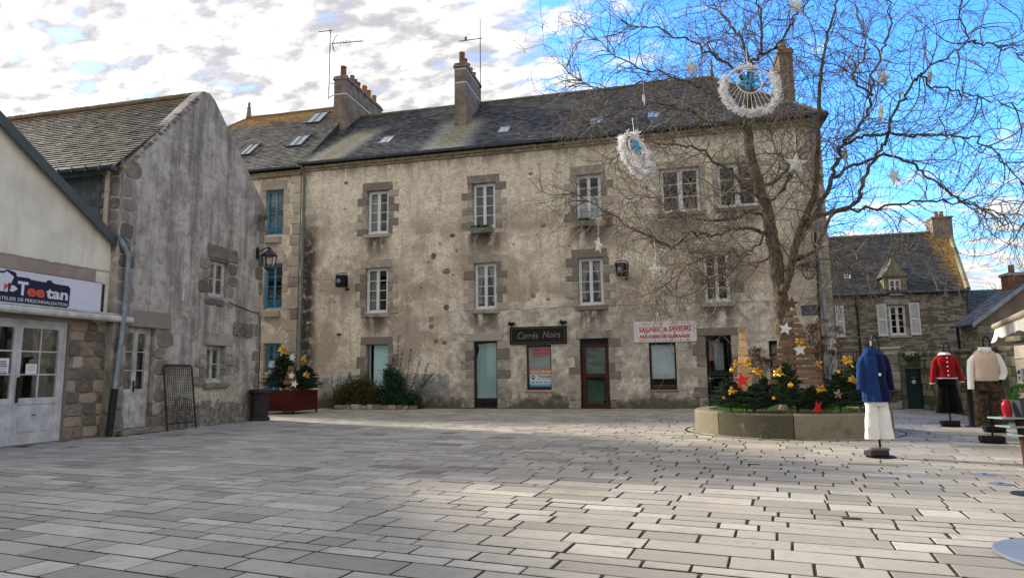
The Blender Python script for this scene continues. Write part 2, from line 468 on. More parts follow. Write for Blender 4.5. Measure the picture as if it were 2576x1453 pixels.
def slate(name, c1, c2, lichen=0.5, stripes=(), orange_top=None, pale=0.5):
    """slates: each with its own tone, with lichen growing in patches and below the chimneys"""
    m, gg, b = newmat(name)
    co = gg.n('ShaderNodeTexCoord').outputs['Object']
    x, y, z = gg.xyz(co)
    a = gg.n('ShaderNodeAttribute', attribute_name='tone').outputs['Fac']
    c = gg.mix(a, c1, c2)
    n1 = gg.noise(co, 0.8, 5.0, 0.65, 0.3)
    n2 = gg.noise(co, 5.5, 6.0, 0.7, 0.3)
    c = gg.mix(gg.m('MULTIPLY', gg.m('MULTIPLY', gg.mr(n1, 0.48, 0.62), gg.mr(n2, 0.42, 0.6)), pale), c, (0.34, 0.33, 0.30))
    c = gg.mix(gg.m('MULTIPLY', gg.m('MULTIPLY', gg.mr(n1, 0.55, 0.66), gg.mr(n2, 0.52, 0.66)), lichen), c, (0.30, 0.22, 0.08))
    for sx, hw, skew in stripes:
        d = gg.m('ABSOLUTE', gg.m('SUBTRACT', gg.m('ADD', x, gg.m('MULTIPLY', gg.m('SUBTRACT', z, 11.0), skew)), sx))
        s_ = gg.m('MULTIPLY', gg.mr(d, hw, hw * 0.35), gg.mr(z, 12.7, 11.9))
        c = gg.mix(gg.m('MULTIPLY', s_, gg.mr(n2, 0.34, 0.56, 0.35, 0.95)), c, (0.50, 0.53, 0.46))
        o_ = gg.m('MULTIPLY', gg.mr(d, hw * 0.75, 0.0), gg.mr(n2, 0.46, 0.58))
        c = gg.mix(gg.m('MULTIPLY', gg.m('MULTIPLY', o_, gg.mr(z, 12.7, 11.9)), 0.8), c, (0.42, 0.28, 0.06))
    if orange_top:
        axis, lo, hi = orange_top
        s_ = gg.mr({'x': x, 'z': z}[axis], lo, hi)
        c = gg.mix(gg.m('MULTIPLY', s_, gg.mr(gg.m('ADD', n2, gg.m('MULTIPLY', s_, 0.14)), 0.50, 0.62)), c, (0.46, 0.27, 0.05))
    setb(gg, b, Base_Color=c, Roughness=0.62)
    b.inputs['Specular IOR Level'].default_value = 0.35
    bumpn(gg, b, gg.noise(co, 45.0, 4.0, 0.6), 0.4, 0.006)
    return m

def stonemat(name, c1, c2, tone=0.35, lich=0.35, bs=22.0):
    m, gg, b = newmat(name)
    co = gg.n('ShaderNodeTexCoord').outputs['Object']
    a = gg.n('ShaderNodeAttribute', attribute_name='tone').outputs['Fac']
    n1 = gg.noise(co, 3.0, 6.0, 0.65, 0.3)
    n2 = gg.noise(co, 26.0, 4.0, 0.6)
    c = gg.mix(gg.mr(gg.m('ADD', n1, gg.m('MULTIPLY', gg.m('SUBTRACT', a, 0.5), tone)), 0.34, 0.66), c1, c2)
    c = gg.mix(gg.m('MULTIPLY', gg.mr(n2, 0.5, 0.7), 0.4), c, tuple(v * 0.5 for v in c1))
    c = gg.mix(gg.m('MULTIPLY', gg.mr(gg.noise(co, 7.0, 5.0, 0.7), 0.58, 0.68), lich), c, (0.42, 0.42, 0.37))
    setb(gg, b, Base_Color=c, Roughness=0.92)
    b.inputs['Specular IOR Level'].default_value = 0.15
    bumpn(gg, b, gg.m('ADD', n1, gg.m('MULTIPLY', gg.noise(co, bs, 5.0, 0.65), 0.7)), 0.8, 0.02)
    return m

def pavemat():
    m, gg, b = newmat('paving_granite')
    co = gg.n('ShaderNodeTexCoord').outputs['Object']
    a = gg.n('ShaderNodeAttribute', attribute_name='tone').outputs['Fac']
    c = gg.ramp(a, [(0.0, (0.16, 0.145, 0.122)), (0.08, (0.235, 0.215, 0.18)), (0.35, (0.345, 0.322, 0.272)), (0.6, (0.38, 0.345, 0.288)), (0.8, (0.405, 0.38, 0.322)), (1.0, (0.485, 0.455, 0.39))])
    n1 = gg.noise(co, 0.7, 5.0, 0.6, 0.3)
    n2 = gg.noise(co, 6.0, 6.0, 0.7)
    n3 = gg.noise(co, 90.0, 3.0, 0.7)
    c = gg.mix(gg.m('MULTIPLY', gg.mr(n2, 0.48, 0.68), 0.45), c, (0.22, 0.20, 0.17))
    c = gg.mix(gg.m('MULTIPLY', gg.mr(n1, 0.48, 0.64), 0.38), c, (0.22, 0.20, 0.165))
    c = gg.mix(gg.m('MULTIPLY', gg.mr(n3, 0.5, 0.75), 0.30), c, (0.14, 0.13, 0.12))
    sp = gg.n('ShaderNodeTexVoronoi', {'Vector': co, 'Scale': 2.1}).outputs['Distance']
    c = gg.mix(gg.m('MULTIPLY', gg.mr(sp, 0.045, 0.025), 0.7), c, (0.10, 0.095, 0.09))
    setb(gg, b, Base_Color=c, Roughness=gg.mr(n2, 0.3, 0.7, 0.55, 0.82))
    b.inputs['Specular IOR Level'].default_value = 0.32
    bumpn(gg, b, gg.m('ADD', gg.m('MULTIPLY', n3, 0.4), n2), 0.45, 0.008)
    return m

def glassmat(name, tint=(0.93, 0.95, 0.95), refl=0.5):
    m = bpy.data.materials.new(name)
    m.use_nodes = True
    t = m.node_tree
    t.nodes.clear()
    gg = G(t)
    fr = gg.n('ShaderNodeFresnel', {'IOR': 1.55}).outputs[0]
    f = gg.m('MULTIPLY', fr, refl, clamp=True)
    tr = gg.n('ShaderNodeBsdfTransparent', {'Color': tint}).outputs[0]
    gl = gg.n('ShaderNodeBsdfGlossy', {'Color': (1, 1, 1), 'Roughness': 0.02})
    co = gg.n('ShaderNodeTexCoord').outputs['Object']
    bp = gg.n('ShaderNodeBump', {'Height': gg.noise(co, 1.2, 1.0), 'Strength': 0.05, 'Distance': 0.02})
    t.links.new(bp.outputs[0], gl.inputs['Normal'])
    mx = gg.n('ShaderNodeMixShader', {0: f, 1: tr, 2: gl.outputs[0]})
    gg.n('ShaderNodeOutputMaterial', {'Surface': mx.outputs[0]})
    return m

def clothmat(name, c1, c2, scale=60.0, bump=0.5, wave=None, trans=0.0):
    m, gg, b = newmat(name)
    co = gg.n('ShaderNodeTexCoord').outputs['Object']
    n = gg.noise(co, scale, 3.0, 0.6)
    c = gg.mix(gg.mr(n, 0.35, 0.65), c1, c2)
    h = n
    if wave:
        w1 = gg.n('ShaderNodeTexWave', {'Vector': co, 'Scale': wave, 'Distortion': 4.0, 'Detail': 1.0, 'Detail Scale': 1.2}, bands_direction='X').outputs['Fac']
        c = gg.mix(gg.m('MULTIPLY', gg.mr(w1, 0.2, 0.6), 0.8), tuple(v * 0.35 for v in c1), c)
        h = gg.m('ADD', w1, gg.m('MULTIPLY', n, 0.3))
    setb(gg, b, Base_Color=c, Roughness=0.95)
    b.inputs['Sheen Weight'].default_value = 0.06
    b.inputs['Specular IOR Level'].default_value = 0.1
    bumpn(gg, b, h, bump, 0.01)
    return m

def leafmat(name, c1, c2, rough=0.55, tr=0.25):
    m, gg, b = newmat(name)
    a = gg.n('ShaderNodeAttribute', attribute_name='tone').outputs['Fac']
    c = gg.mix(a, c1, c2)
    setb(gg, b, Base_Color=c, Roughness=rough)
    b.inputs['Specular IOR Level'].default_value = 0.35
    tl = gg.n('ShaderNodeBsdfTranslucent', {'Color': c})
    mx = gg.n('ShaderNodeMixShader', {0: tr, 1: b.outputs[0], 2: tl.outputs[0]})
    gg.t.links.new(mx.outputs[0], gg.t.nodes['Material Output'].inputs['Surface'])
    return m

def barkmat():
    m, gg, b = newmat('tree_bark')
    co = gg.n('ShaderNodeTexCoord').outputs['Object']
    n1 = gg.noise(gg.scl(co, (1, 1, 0.22)), 26.0, 5.0, 0.65, 0.6)
    n2 = gg.noise(co, 3.0, 4.0, 0.6)
    c = gg.mix(gg.mr(n1, 0.38, 0.62), (0.062, 0.048, 0.036), (0.20, 0.16, 0.12))
    c = gg.mix(gg.m('MULTIPLY', gg.mr(n2, 0.52, 0.66), 0.45), c, (0.23, 0.23, 0.12))
    setb(gg, b, Base_Color=c, Roughness=0.92)
    b.inputs['Specular IOR Level'].default_value = 0.12
    bumpn(gg, b, n1, 1.0, 0.03)
    return m

def woodmat(name, c1, c2, sx=1.5, tone=0.3):
    m, gg, b = newmat(name)
    co = gg.n('ShaderNodeTexCoord').outputs['Object']
    a = gg.n('ShaderNodeAttribute', attribute_name='tone').outputs['Fac']
    off = gg.vec(0.0, 0.0, gg.m('MULTIPLY', a, 37.0))
    v = gg.n('ShaderNodeVectorMath', {0: gg.scl(co, (sx, 8.0, 22.0)), 1: off}, operation='ADD').outputs[0]
    n1 = gg.noise(v, 2.2, 6.0, 0.62, 0.8)
    c = gg.mix(gg.mr(n1, 0.34, 0.66), c1, c2)
    k = gg.m('ADD', 1.0, gg.m('MULTIPLY', gg.m('SUBTRACT', a, 0.5), 2 * tone))
    c = gg.mix(1.0, c, gg.n('ShaderNodeCombineColor', {0: k, 1: k, 2: k}).outputs[0], 'MULTIPLY')
    kn = gg.n('ShaderNodeTexVoronoi', {'Vector': gg.scl(co, (1.0, 1.0, 1.6)), 'Scale': 4.0}).outputs['Distance']
    c = gg.mix(gg.m('MULTIPLY', gg.mr(kn, 0.10, 0.05), 0.8), c, tuple(q * 0.3 for q in c1))
    setb(gg, b, Base_Color=c, Roughness=0.75)
    b.inputs['Specular IOR Level'].default_value = 0.2
    bumpn(gg, b, n1, 0.3, 0.006)
    return m

M = {}
M['facade'] = plaster_main()
M['gable'] = plaster_gable()
M['shop'] = plaster_shop()
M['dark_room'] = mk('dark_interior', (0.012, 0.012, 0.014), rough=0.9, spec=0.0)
M['slate_main'] = slate('roof_slates_blue', (0.036, 0.039, 0.047), (0.17, 0.175, 0.188), 0.25, ((-8.35, 1.35, 0.0), (-13.3, 1.15, -0.35)), pale=0.35)
M['slate_left'] = slate('roof_slates_brown', (0.05, 0.048, 0.044), (0.20, 0.193, 0.178), 0.7, (), ('z', 12.9, 14.2), pale=0.8)
M['slate_gable'] = slate('roof_slates_grey', (0.095, 0.084, 0.072), (0.31, 0.285, 0.25), 0.25, (), ('z', 8.3, 9.0), pale=0.4)
M['slate_house'] = slate('roof_slates_dark', (0.028, 0.03, 0.028), (0.085, 0.088, 0.082), 0.12, (), ('x', 12.5, 13.9), pale=0.2)
M['slate_clad'] = slate('slate_cladding', (0.045, 0.06, 0.06), (0.10, 0.125, 0.125), 0.0, pale=0.1)
M['roof_under'] = mk('roof_boarding', (0.05, 0.05, 0.05), rough=0.9)
M['granite'] = stonemat('granite_dressings', (0.40, 0.36, 0.305), (0.20, 0.178, 0.15), 0.7)
M['granite_pale'] = stonemat('granite_pale', (0.52, 0.465, 0.375), (0.36, 0.32, 0.265), 0.4)
M['granite_dark'] = stonemat('granite_dark', (0.27, 0.24, 0.20), (0.145, 0.128, 0.11), 0.6)
M['rubble'] = stonemat('rubble_stone', (0.34, 0.30, 0.25), (0.15, 0.135, 0.115), 0.9, 0.25)
M['rubble_shop'] = stonemat('rubble_shop', (0.34, 0.28, 0.22), (0.15, 0.125, 0.105), 0.9, 0.3)
M['mossy'] = stonemat('mossy_stone', (0.25, 0.235, 0.16), (0.09, 0.09, 0.06), 0.6, 0.45)
M['mortar'] = mk('lime_mortar', (0.34, 0.30, 0.25), (0.22, 0.195, 0.165), 5.0, 0.95, 0.5, 30.0)
M['mortar_dark'] = mk('dark_mortar', (0.17, 0.155, 0.12), (0.09, 0.085, 0.065), 3.0, 0.95, 0.5, 30.0)
M['cornice'] = mk('cornice_stone', (0.42, 0.36, 0.25), (0.20, 0.165, 0.11), 5.0, 0.9, 0.6, 18.0, 0.03)
M['planter'] = stonemat('planter_stone', (0.23, 0.20, 0.145), (0.085, 0.08, 0.053), 0.45, 0.25, 60.0)
M['pave'] = pavemat()
M['joint'] = mk('sandy_joint', (0.085, 0.07, 0.047), (0.035, 0.032, 0.02), 9.0, 0.97, 0.6, 60.0)
M['soil'] = mk('dark_soil', (0.05, 0.042, 0.03), (0.025, 0.02, 0.015), 8.0, 0.97, 0.7, 30.0)
M['white_paint'] = mk('white_window_paint', (0.72, 0.73, 0.74), (0.62, 0.63, 0.64), 9.0, 0.5, 0.15, 50.0)
M['old_white'] = mk('worn_white_paint', (0.60, 0.62, 0.66), (0.42, 0.42, 0.42), 3.2, 0.6, 0.3, 30.0)
M['peel_white'] = mk('peeling_white_paint', (0.62, 0.62, 0.62), (0.34, 0.33, 0.31), 5.0, 0.65, 0.5, 24.0)
M['blue_paint'] = mk('blue_window_paint', (0.06, 0.33, 0.52), (0.04, 0.25, 0.42), 5.0, 0.5)
M['red_paint'] = mk('dark_red_paint', (0.07, 0.007, 0.008), (0.045, 0.006, 0.007), 6.0, 0.45)
M['black_paint'] = mk('black_paint', (0.008, 0.008, 0.009), None, rough=0.5, spec=0.2)
M['green_door'] = mk('dark_green_paint', (0.015, 0.045, 0.042), (0.01, 0.03, 0.028), 4.0, 0.5)
M['zinc'] = mk('zinc_gutter', (0.10, 0.125, 0.16), (0.065, 0.08, 0.10), 4.0, 0.42, metal=0.3, spec=0.4)
M['zinc_pale'] = mk('zinc_pipe', (0.28, 0.32, 0.38), (0.19, 0.22, 0.26), 5.0, 0.45, metal=0.35)
M['zinc_green'] = mk('zinc_pipe_green', (0.20, 0.225, 0.21), (0.12, 0.14, 0.12), 5.0, 0.5, metal=0.2)
M['cream_pipe'] = mk('cream_pipe', (0.55, 0.47, 0.36), (0.42, 0.35, 0.26), 5.0, 0.6)
M['iron'] = mk('black_iron', (0.014, 0.014, 0.015), (0.028, 0.024, 0.022), 12.0, 0.5, metal=0.3)
M['rust_iron'] = mk('brown_iron', (0.035, 0.026, 0.02), (0.06, 0.04, 0.03), 12.0, 0.7, metal=0.2)
M['lamp_brown'] = mk('lamp_brown', (0.03, 0.02, 0.022), None, rough=0.4)
M['chimney'] = mk('chimney_render', (0.27, 0.225, 0.185), (0.15, 0.125, 0.105), 2.4, 0.93, 0.6, 20.0, 0.02)
M['terracotta'] = mk('terracotta_pot', (0.24, 0.11, 0.065), (0.15, 0.075, 0.055), 6.0, 0.8, 0.3)
M['terra_orange'] = mk('terracotta_orange', (0.42, 0.20, 0.08), (0.28, 0.13, 0.07), 6.0, 0.8, 0.3)
M['strap'] = mk('white_strap', (0.62, 0.68, 0.74), None, rough=0.5)
M['glass'] = glassmat('window_glass')
M['glass_sky'] = glassmat('skylight_glass', (0.35, 0.45, 0.42), 1.6)
M['curtain'] = mk('net_curtain', (0.50, 0.51, 0.52), (0.36, 0.37, 0.38), 10.0, 0.9, 0.5, 20.0)
M['blind_teal'] = mk('pale_teal_sheet', (0.50, 0.74, 0.74), (0.44, 0.66, 0.67), 1.2, 0.6)
M['green_cloth'] = mk('green_cloth', (0.03, 0.16, 0.075), (0.012, 0.075, 0.035), 12.0, 0.9)
M['grey_sheet'] = mk('grey_sheet', (0.42, 0.45, 0.45), (0.36, 0.38, 0.38), 2.0, 0.8)
M['sign_white'] = mk('sign_white', (0.68, 0.70, 0.80), (0.62, 0.64, 0.74), 2.0, 0.4)
M['sign_cream'] = mk('sign_cream', (0.74, 0.73, 0.76), (0.66, 0.65, 0.68), 3.0, 0.45)
M['navy'] = mk('print_navy', (0.012, 0.014, 0.045), None, rough=0.45)
M['print_red'] = mk('print_red', (0.55, 0.02, 0.04), None, rough=0.5)
M['print_coral'] = mk('print_coral', (0.66, 0.10, 0.06), None, rough=0.5)
M['print_pink'] = mk('print_pink', (0.62, 0.16, 0.18), None, rough=0.5)
M['print_maroon'] = mk('print_maroon', (0.10, 0.008, 0.012), None, rough=0.5)
M['print_orange'] = mk('print_orange', (0.52, 0.20, 0.05), None, rough=0.5)
M['print_blue'] = mk('print_blue', (0.03, 0.26, 0.42), None, rough=0.5)
M['print_white'] = mk('print_white', (0.74, 0.76, 0.78), None, rough=0.5)
M['print_gold'] = mk('dull_gold', (0.10, 0.085, 0.045), None, rough=0.5)
M['print_grey'] = mk('print_grey', (0.10, 0.15, 0.15), None, rough=0.5)
M['plaque'] = mk('plaque_enamel', (0.03, 0.045, 0.055), (0.045, 0.065, 0.07), 9.0, 0.45)
M['weathered_wood'] = woodmat('weathered_planks', (0.25, 0.155, 0.095), (0.13, 0.083, 0.052))
M['pale_wood'] = woodmat('pale_pine', (0.80, 0.57, 0.29), (0.64, 0.43, 0.20), tone=0.2)
M['red_wood'] = woodmat('red_stained_wood', (0.075, 0.010, 0.008), (0.042, 0.007, 0.005))
M['brown_wood'] = woodmat('brown_wood', (0.085, 0.038, 0.018), (0.045, 0.02, 0.01))
M['grey_wood'] = woodmat('grey_old_wood', (0.24, 0.22, 0.20), (0.07, 0.062, 0.056))
M['bark'] = barkmat()
M['twig'] = mk('twig_bark', (0.25, 0.21, 0.165), (0.085, 0.07, 0.056), 3.0, 0.8, tone=0.5)
M['fir'] = leafmat('fir_needles', (0.010, 0.028, 0.014), (0.035, 0.075, 0.032), 0.5, 0.12)
M['leaf_olive'] = leafmat('olive_leaves', (0.035, 0.038, 0.010), (0.12, 0.105, 0.028))
M['leaf_green'] = leafmat('dark_green_leaves', (0.014, 0.038, 0.016), (0.04, 0.10, 0.042))
M['leaf_box'] = leafmat('boxwood_leaves', (0.02, 0.07, 0.012), (0.06, 0.17, 0.03))
M['grass'] = leafmat('grass_blades', (0.05, 0.15, 0.015), (0.12, 0.28, 0.03), 0.6, 0.3)
M['dry'] = leafmat('dry_flower_heads', (0.06, 0.035, 0.02), (0.15, 0.095, 0.055), 0.85, 0.15)
M['gold'] = mk('gold_foil', (0.85, 0.52, 0.06), (0.72, 0.38, 0.02), 5.0, 0.3, metal=0.45, spec=0.6)
M['gold_ball'] = mk('gold_bauble', (0.80, 0.38, 0.02), None, rough=0.25, metal=0.7)
M['star_white'] = mk('white_star', (0.78, 0.78, 0.76), (0.68, 0.68, 0.66), 9.0, 0.6)
M['star_red'] = mk('red_star', (0.60, 0.02, 0.02), None, rough=0.45)
M['star_tan'] = mk('tan_star', (0.40, 0.28, 0.16), (0.30, 0.2, 0.11), 12.0, 0.7)
M['star_brown'] = mk('brown_star', (0.11, 0.055, 0.025), None, rough=0.7)
M['paper_star'] = leafmat('paper_star', (0.74, 0.75, 0.74), (0.80, 0.81, 0.80), 0.7, 0.35)
M['fluff'] = leafmat('white_garland', (0.86, 0.87, 0.88), (0.92, 0.92, 0.92), 0.85, 0.35)
M['hoop'] = mk('white_hoop', (0.76, 0.77, 0.77), None, rough=0.5)
M['snow_blue'] = mk('blue_snowflake', (0.02, 0.36, 0.62), None, rough=0.4)
M['bin'] = mk('bin_paint', (0.028, 0.022, 0.026), (0.018, 0.015, 0.018), 5.0, 0.45)
M['knit_blue'] = clothmat('blue_cable_knit', (0.02, 0.07, 0.28), (0.03, 0.11, 0.38), 80.0, 1.0, 26.0)
M['knit_navy'] = clothmat('navy_knit', (0.003, 0.006, 0.040), (0.005, 0.009, 0.055), 90.0, 0.5)
M['knit_red'] = clothmat('red_knit', (0.34, 0.012, 0.016), (0.24, 0.009, 0.013), 90.0, 0.6)
M['knit_beige'] = clothmat('beige_knit', (0.56, 0.44, 0.36), (0.50, 0.39, 0.31), 70.0, 0.5)
M['white_cloth'] = clothmat('white_cotton', (0.76, 0.76, 0.74), (0.70, 0.70, 0.68), 40.0, 0.2)
M['black_cloth'] = clothmat('black_cotton', (0.004, 0.004, 0.004), (0.008, 0.008, 0.008), 40.0, 0.3)
M['print_cloth'] = clothmat('brown_print_cotton', (0.075, 0.05, 0.032), (0.022, 0.016, 0.012), 16.0, 0.3)
M['awning_white'] = clothmat('awning_canvas', (0.70, 0.70, 0.68), (0.62, 0.62, 0.60), 12.0, 0.15)
M['awning_beige'] = mk('awning_bar_beige', (0.52, 0.44, 0.32), (0.46, 0.39, 0.28), 4.0, 0.55)
M['awning_old'] = mk('awning_cover_white', (0.64, 0.64, 0.60), (0.42, 0.42, 0.38), 5.0, 0.6)
M['steel_pale'] = mk('pale_steel', (0.19, 0.225, 0.275), (0.16, 0.19, 0.235), 2.0, 0.5, metal=0.2)
M['table_glass'] = mk('frosted_table_glass', (0.22, 0.32, 0.31), None, rough=0.15, spec=0.6)
M['grey_plastic'] = mk('dark_grey_plastic', (0.05, 0.052, 0.06), None, rough=0.5)
M['gift_red'] = mk('red_foil', (0.30, 0.006, 0.012), None, rough=0.3)
M['intercom'] = mk('intercom_grey', (0.36, 0.38, 0.42), None, rough=0.4, metal=0.4)
M['ridge'] = mk('ridge_tile', (0.24, 0.19, 0.13), (0.14, 0.11, 0.08), 3.0, 0.9, 0.4)
M['box_green'] = mk('mossy_window_box', (0.20, 0.22, 0.18), (0.10, 0.12, 0.09), 5.0, 0.8)
# ------------------------------------------------------------------ builders
def wall_grid(mb, x0, x1, z0, z1, holes, y=0.0, m=0, room=0.9, step=None):
    """upright wall face with openings, their reveals and the dark rooms behind"""
    xs = sorted({x0, x1, *[h[0] for h in holes], *[h[1] for h in holes]})
    zs = sorted({z0, z1, *[h[2] for h in holes], *[h[3] for h in holes]})
    for a, b in zip(xs, xs[1:]):
        for c, d in zip(zs, zs[1:]):
            cx, cz = (a + b) / 2, (c + d) / 2
            if any(h[0] < cx < h[1] and h[2] < cz < h[3] for h in holes):
                continue
            mb.quad((a, y, c), (b, y, c), (b, y, d), (a, y, d), m)
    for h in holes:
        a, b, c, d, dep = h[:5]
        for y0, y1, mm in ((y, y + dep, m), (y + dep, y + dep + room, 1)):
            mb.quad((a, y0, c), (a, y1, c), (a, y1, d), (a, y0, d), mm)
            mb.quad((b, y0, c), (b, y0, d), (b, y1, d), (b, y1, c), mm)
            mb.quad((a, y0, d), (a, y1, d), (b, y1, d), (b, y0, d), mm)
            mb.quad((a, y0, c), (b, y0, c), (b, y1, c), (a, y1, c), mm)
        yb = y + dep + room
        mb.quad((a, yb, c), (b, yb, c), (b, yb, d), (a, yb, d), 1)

_pane_cache = {}
def pane(parent, x0, x1, z0, z1, y, mat, name='pane'):
    w, h = round(x1 - x0, 3), round(z1 - z0, 3)
    key = (w, h, mat.name)
    if key not in _pane_cache:
        _pane_cache[key] = MB().box(0, w, 0, 0.005, 0, h).mesh(name, mat)
    return link(name, _pane_cache[key], parent, (x0, y, z0))

def window(parent, x0, x1, z0, z1, dep, mat, rows=4, leaves=2, cols=1, fr=0.045, st=0.05, mun=0.024, panel=0.0, glass=None, sill=True, name='window', rail=0.06, centre=None):
    glass = glass or M['glass']
    f = MB()
    ya, yb = dep - 0.075, dep - 0.005
    f.box(x0, x0 + fr, ya, yb, z0, z1).box(x1 - fr, x1, ya, yb, z0, z1)
    f.box(x0 + fr, x1 - fr, ya, yb, z1 - fr, z1).box(x0 + fr, x1 - fr, ya, yb, z0, z0 + fr)
    W = (x1 - x0 - 2 * fr) / leaves
    panes = []
    for l in range(leaves):
        a, b = x0 + fr + l * W + 0.002, x0 + fr + (l + 1) * W - 0.002
        c, d = z0 + fr + 0.002, z1 - fr - 0.002
        y0, y1 = ya + 0.008, yb - 0.01
        sl = (centre or st) if l > 0 else st
        sr = (centre or st) if l < leaves - 1 else st
        f.box(a, a + sl, y0, y1, c, d).box(b - sr, b, y0, y1, c, d)
        f.box(a + sl, b - sr, y0, y1, d - rail, d).box(a + sl, b - sr, y0, y1, c, c + rail)
        g0 = c + rail
        if panel:
            g0 = z0 + panel
            f.box(a + sl, b - sr, y0, y1, g0 - rail * 1.2, g0)
            f.box(a + sl, b - sr, y0 + 0.018, y1 - 0.01, c + rail, g0 - rail * 1.2)
            f.box(a + sl + 0.05, b - sr - 0.05, y0 + 0.008, y1 - 0.012, c + rail + 0.06, g0 - rail * 1.2 - 0.06)
        gx0, gx1, gz0, gz1 = a + sl, b - sr, g0, d - rail
        pw, ph = (gx1 - gx0) / cols, (gz1 - gz0) / rows
        for i in range(1, cols):
            f.box(gx0 + i * pw - mun / 2, gx0 + i * pw + mun / 2, y0 + 0.006, y1 - 0.006, gz0, gz1)
        for k in range(1, rows):
            for i in range(cols):
                f.box(gx0 + i * pw + (mun / 2 if i else 0), gx0 + (i + 1) * pw - (mun / 2 if i < cols - 1 else 0), y0 + 0.008, y1 - 0.008, gz0 + k * ph - mun / 2, gz0 + k * ph + mun / 2)
        for i in range(cols):
            for k in range(rows):
                panes.append((gx0 + i * pw + 0.004, gx0 + (i + 1) * pw - 0.004, gz0 + k * ph + 0.004, gz0 + (k + 1) * ph - 0.004, (y0 + y1) / 2))
    if sill:
        f.box(x0 - 0.01, x1 + 0.01, ya - 0.05, ya - 0.002, z0 - 0.03, z0 + 0.035)
    o = f.build(name, mat, parent)
    for p in panes:
        pane(o, p[0], p[1], p[2], p[3], p[4], glass)
    return o

def rect_stone(parent, x0, x1, z0, z1, proud=0.018, deep=0.14, mat='granite', jit=0.014, ch=0.012, name='quoin_stone'):
    mb = MB().cbox(x0, x1, -proud - rnd.uniform(0, 0.01), deep, z0, z1, ch, jit, c=rnd.random())
    return mb.build(name, M[mat], parent)

def round_stone(parent, cx, cz, w, h, proud=0.025, deep=0.1, mat='granite_dark', name='rubble_stone', n=11, y=0.0, power=3.2, M4=None):
    """field stone with an uneven rounded outline"""
    out = []
    ph = rnd.uniform(0, 6)
    for k in range(n):
        a = 2 * PI * k / n + ph
        c, s_ = math.cos(a), math.sin(a)
        q = (abs(c) ** power + abs(s_) ** power) ** (-1 / power) * rnd.uniform(0.9, 1.04)
        out.append((cx + q * c * w / 2, cz + q * s_ * h / 2))
    mb = MB()
    pr = proud * rnd.uniform(0.7, 1.3)
    rings = [[(x, deep, z) for x, z in out], [(x, y - pr * 0.35, z) for x, z in out],
             [(cx + (x - cx) * 0.84, y - pr + rnd.uniform(-.3, .3) * pr, cz + (z - cz) * 0.84) for x, z in out]]
    mb.loft([[M4 @ Vector(p) for p in r] for r in rings] if M4 else rings, c=rnd.random())
    return mb.build(name, M[mat], parent)

def jambs(parent, x0, x1, z0, z1, n=6, wide=0.42, narrow=0.2, mat='granite', inner=0.003, sides=(0, 1), wj=0.05, deep=0.16):
    """dressed stones up both sides of an opening, long and short in turn"""
    for sd in sides:
        zc = z0
        hs = [rnd.uniform(0.8, 1.2) for _ in range(n)]
        k = (z1 - z0) / sum(hs)
        st = rnd.randint(0, 1)
        for i, h in enumerate(hs):
            w = (wide if (i + st) % 2 else narrow) + rnd.uniform(-wj, wj) * 0.6
            za, zb = zc + 0.006, zc + h * k - 0.006
            zc += h * k
            if sd == 0:
                rect_stone(parent, x0 - w, x0 + inner, za, zb, mat=mat, deep=deep)
            else:
                rect_stone(parent, x1 - inner, x1 + w, za, zb, mat=mat, deep=deep)

def slates(mb, org, u, v, width, length, clip, sw=0.25, sh=0.15, th=0.016, lift=0.018, r=rnd):
    """courses of overlapping slates over the plane org + a*u + b*v"""
    u, v, org = Vector(u).normalized(), Vector(v).normalized(), Vector(org)
    nrm = u.cross(v).normalized()
    rows = int(length / sh)
    for j in range(rows):
        b0 = j * sh
        off = (j % 2) * sw * 0.5 + r.uniform(-.02, .02)
        a = -off
        while a < width:
            w = sw * r.uniform(0.85, 1.15)
            a0, a1 = max(a, 0), min(a + w, width)
            a += w
            if a1 - a0 < 0.03 or not clip((a0 + a1) / 2, b0 + sh / 2):
                continue
            dz = r.uniform(0, 0.005)
            d0 = r.uniform(-.008, .008)
            lo = org + v * (b0 - 0.012 + d0) + nrm * (lift + th + dz)
            lo2 = org + v * (b0 - 0.012 + d0 + r.uniform(-.006, .006)) + nrm * (lift + th + dz)
            hi = org + v * (b0 + sh + 0.01) + nrm * (0.004 + dz * 0.3)
            g_ = 0.003
            p = [lo + u * (a0 + g_), lo2 + u * (a1 - g_), hi + u * (a1 - g_), hi + u * (a0 + g_)]
            q = [p[0] - nrm * th, p[1] - nrm * th]
            t = r.random()
            t = t if r.random() > 0.05 else min(1.0, t + 0.5)
            mb.add(p + q, [(0, 1, 2, 3), (4, 5, 1, 0), (4, 0, 3), (1, 5, 2)], 0, t)

def text(parent, s, x, z, y, size, mat, width=None, align='CENTER', bold=0.0, shear=0.0, ext=0.0015, name='lettering', space=1.0, rot=0.0):
    cu = bpy.data.curves.new('letters', 'FONT')
    cu.body = s
    cu.size = size
    cu.align_x = 'LEFT'
    cu.offset = bold
    cu.shear = shear
    cu.extrude = ext
    cu.space_character = space
    cu.resolution_u = 3
    ob = bpy.data.objects.new('letters', cu)
    me = bpy.data.meshes.new_from_object(ob)
    bpy.data.objects.remove(ob)
    vs = [v.co.copy() for v in me.vertices]
    if not vs:
        return None
    xa, xb = min(v.x for v in vs), max(v.x for v in vs)
    k = (width / (xb - xa)) if width else 1.0
    sh = {'CENTER': -(xa + xb) / 2, 'LEFT': -xa, 'RIGHT': -xb}[align]
    cr_, sr_ = math.cos(rot), math.sin(rot)
    for v, c in zip(me.vertices, vs):
        px, pz = (c.x + sh) * k, c.y
        v.co = (x + px * cr_ - pz * sr_, y - c.z, z + px * sr_ + pz * cr_)
    me.name = name
    me.materials.clear()
    me.materials.append(mat)
    me.update()
    return link(name, me, parent)

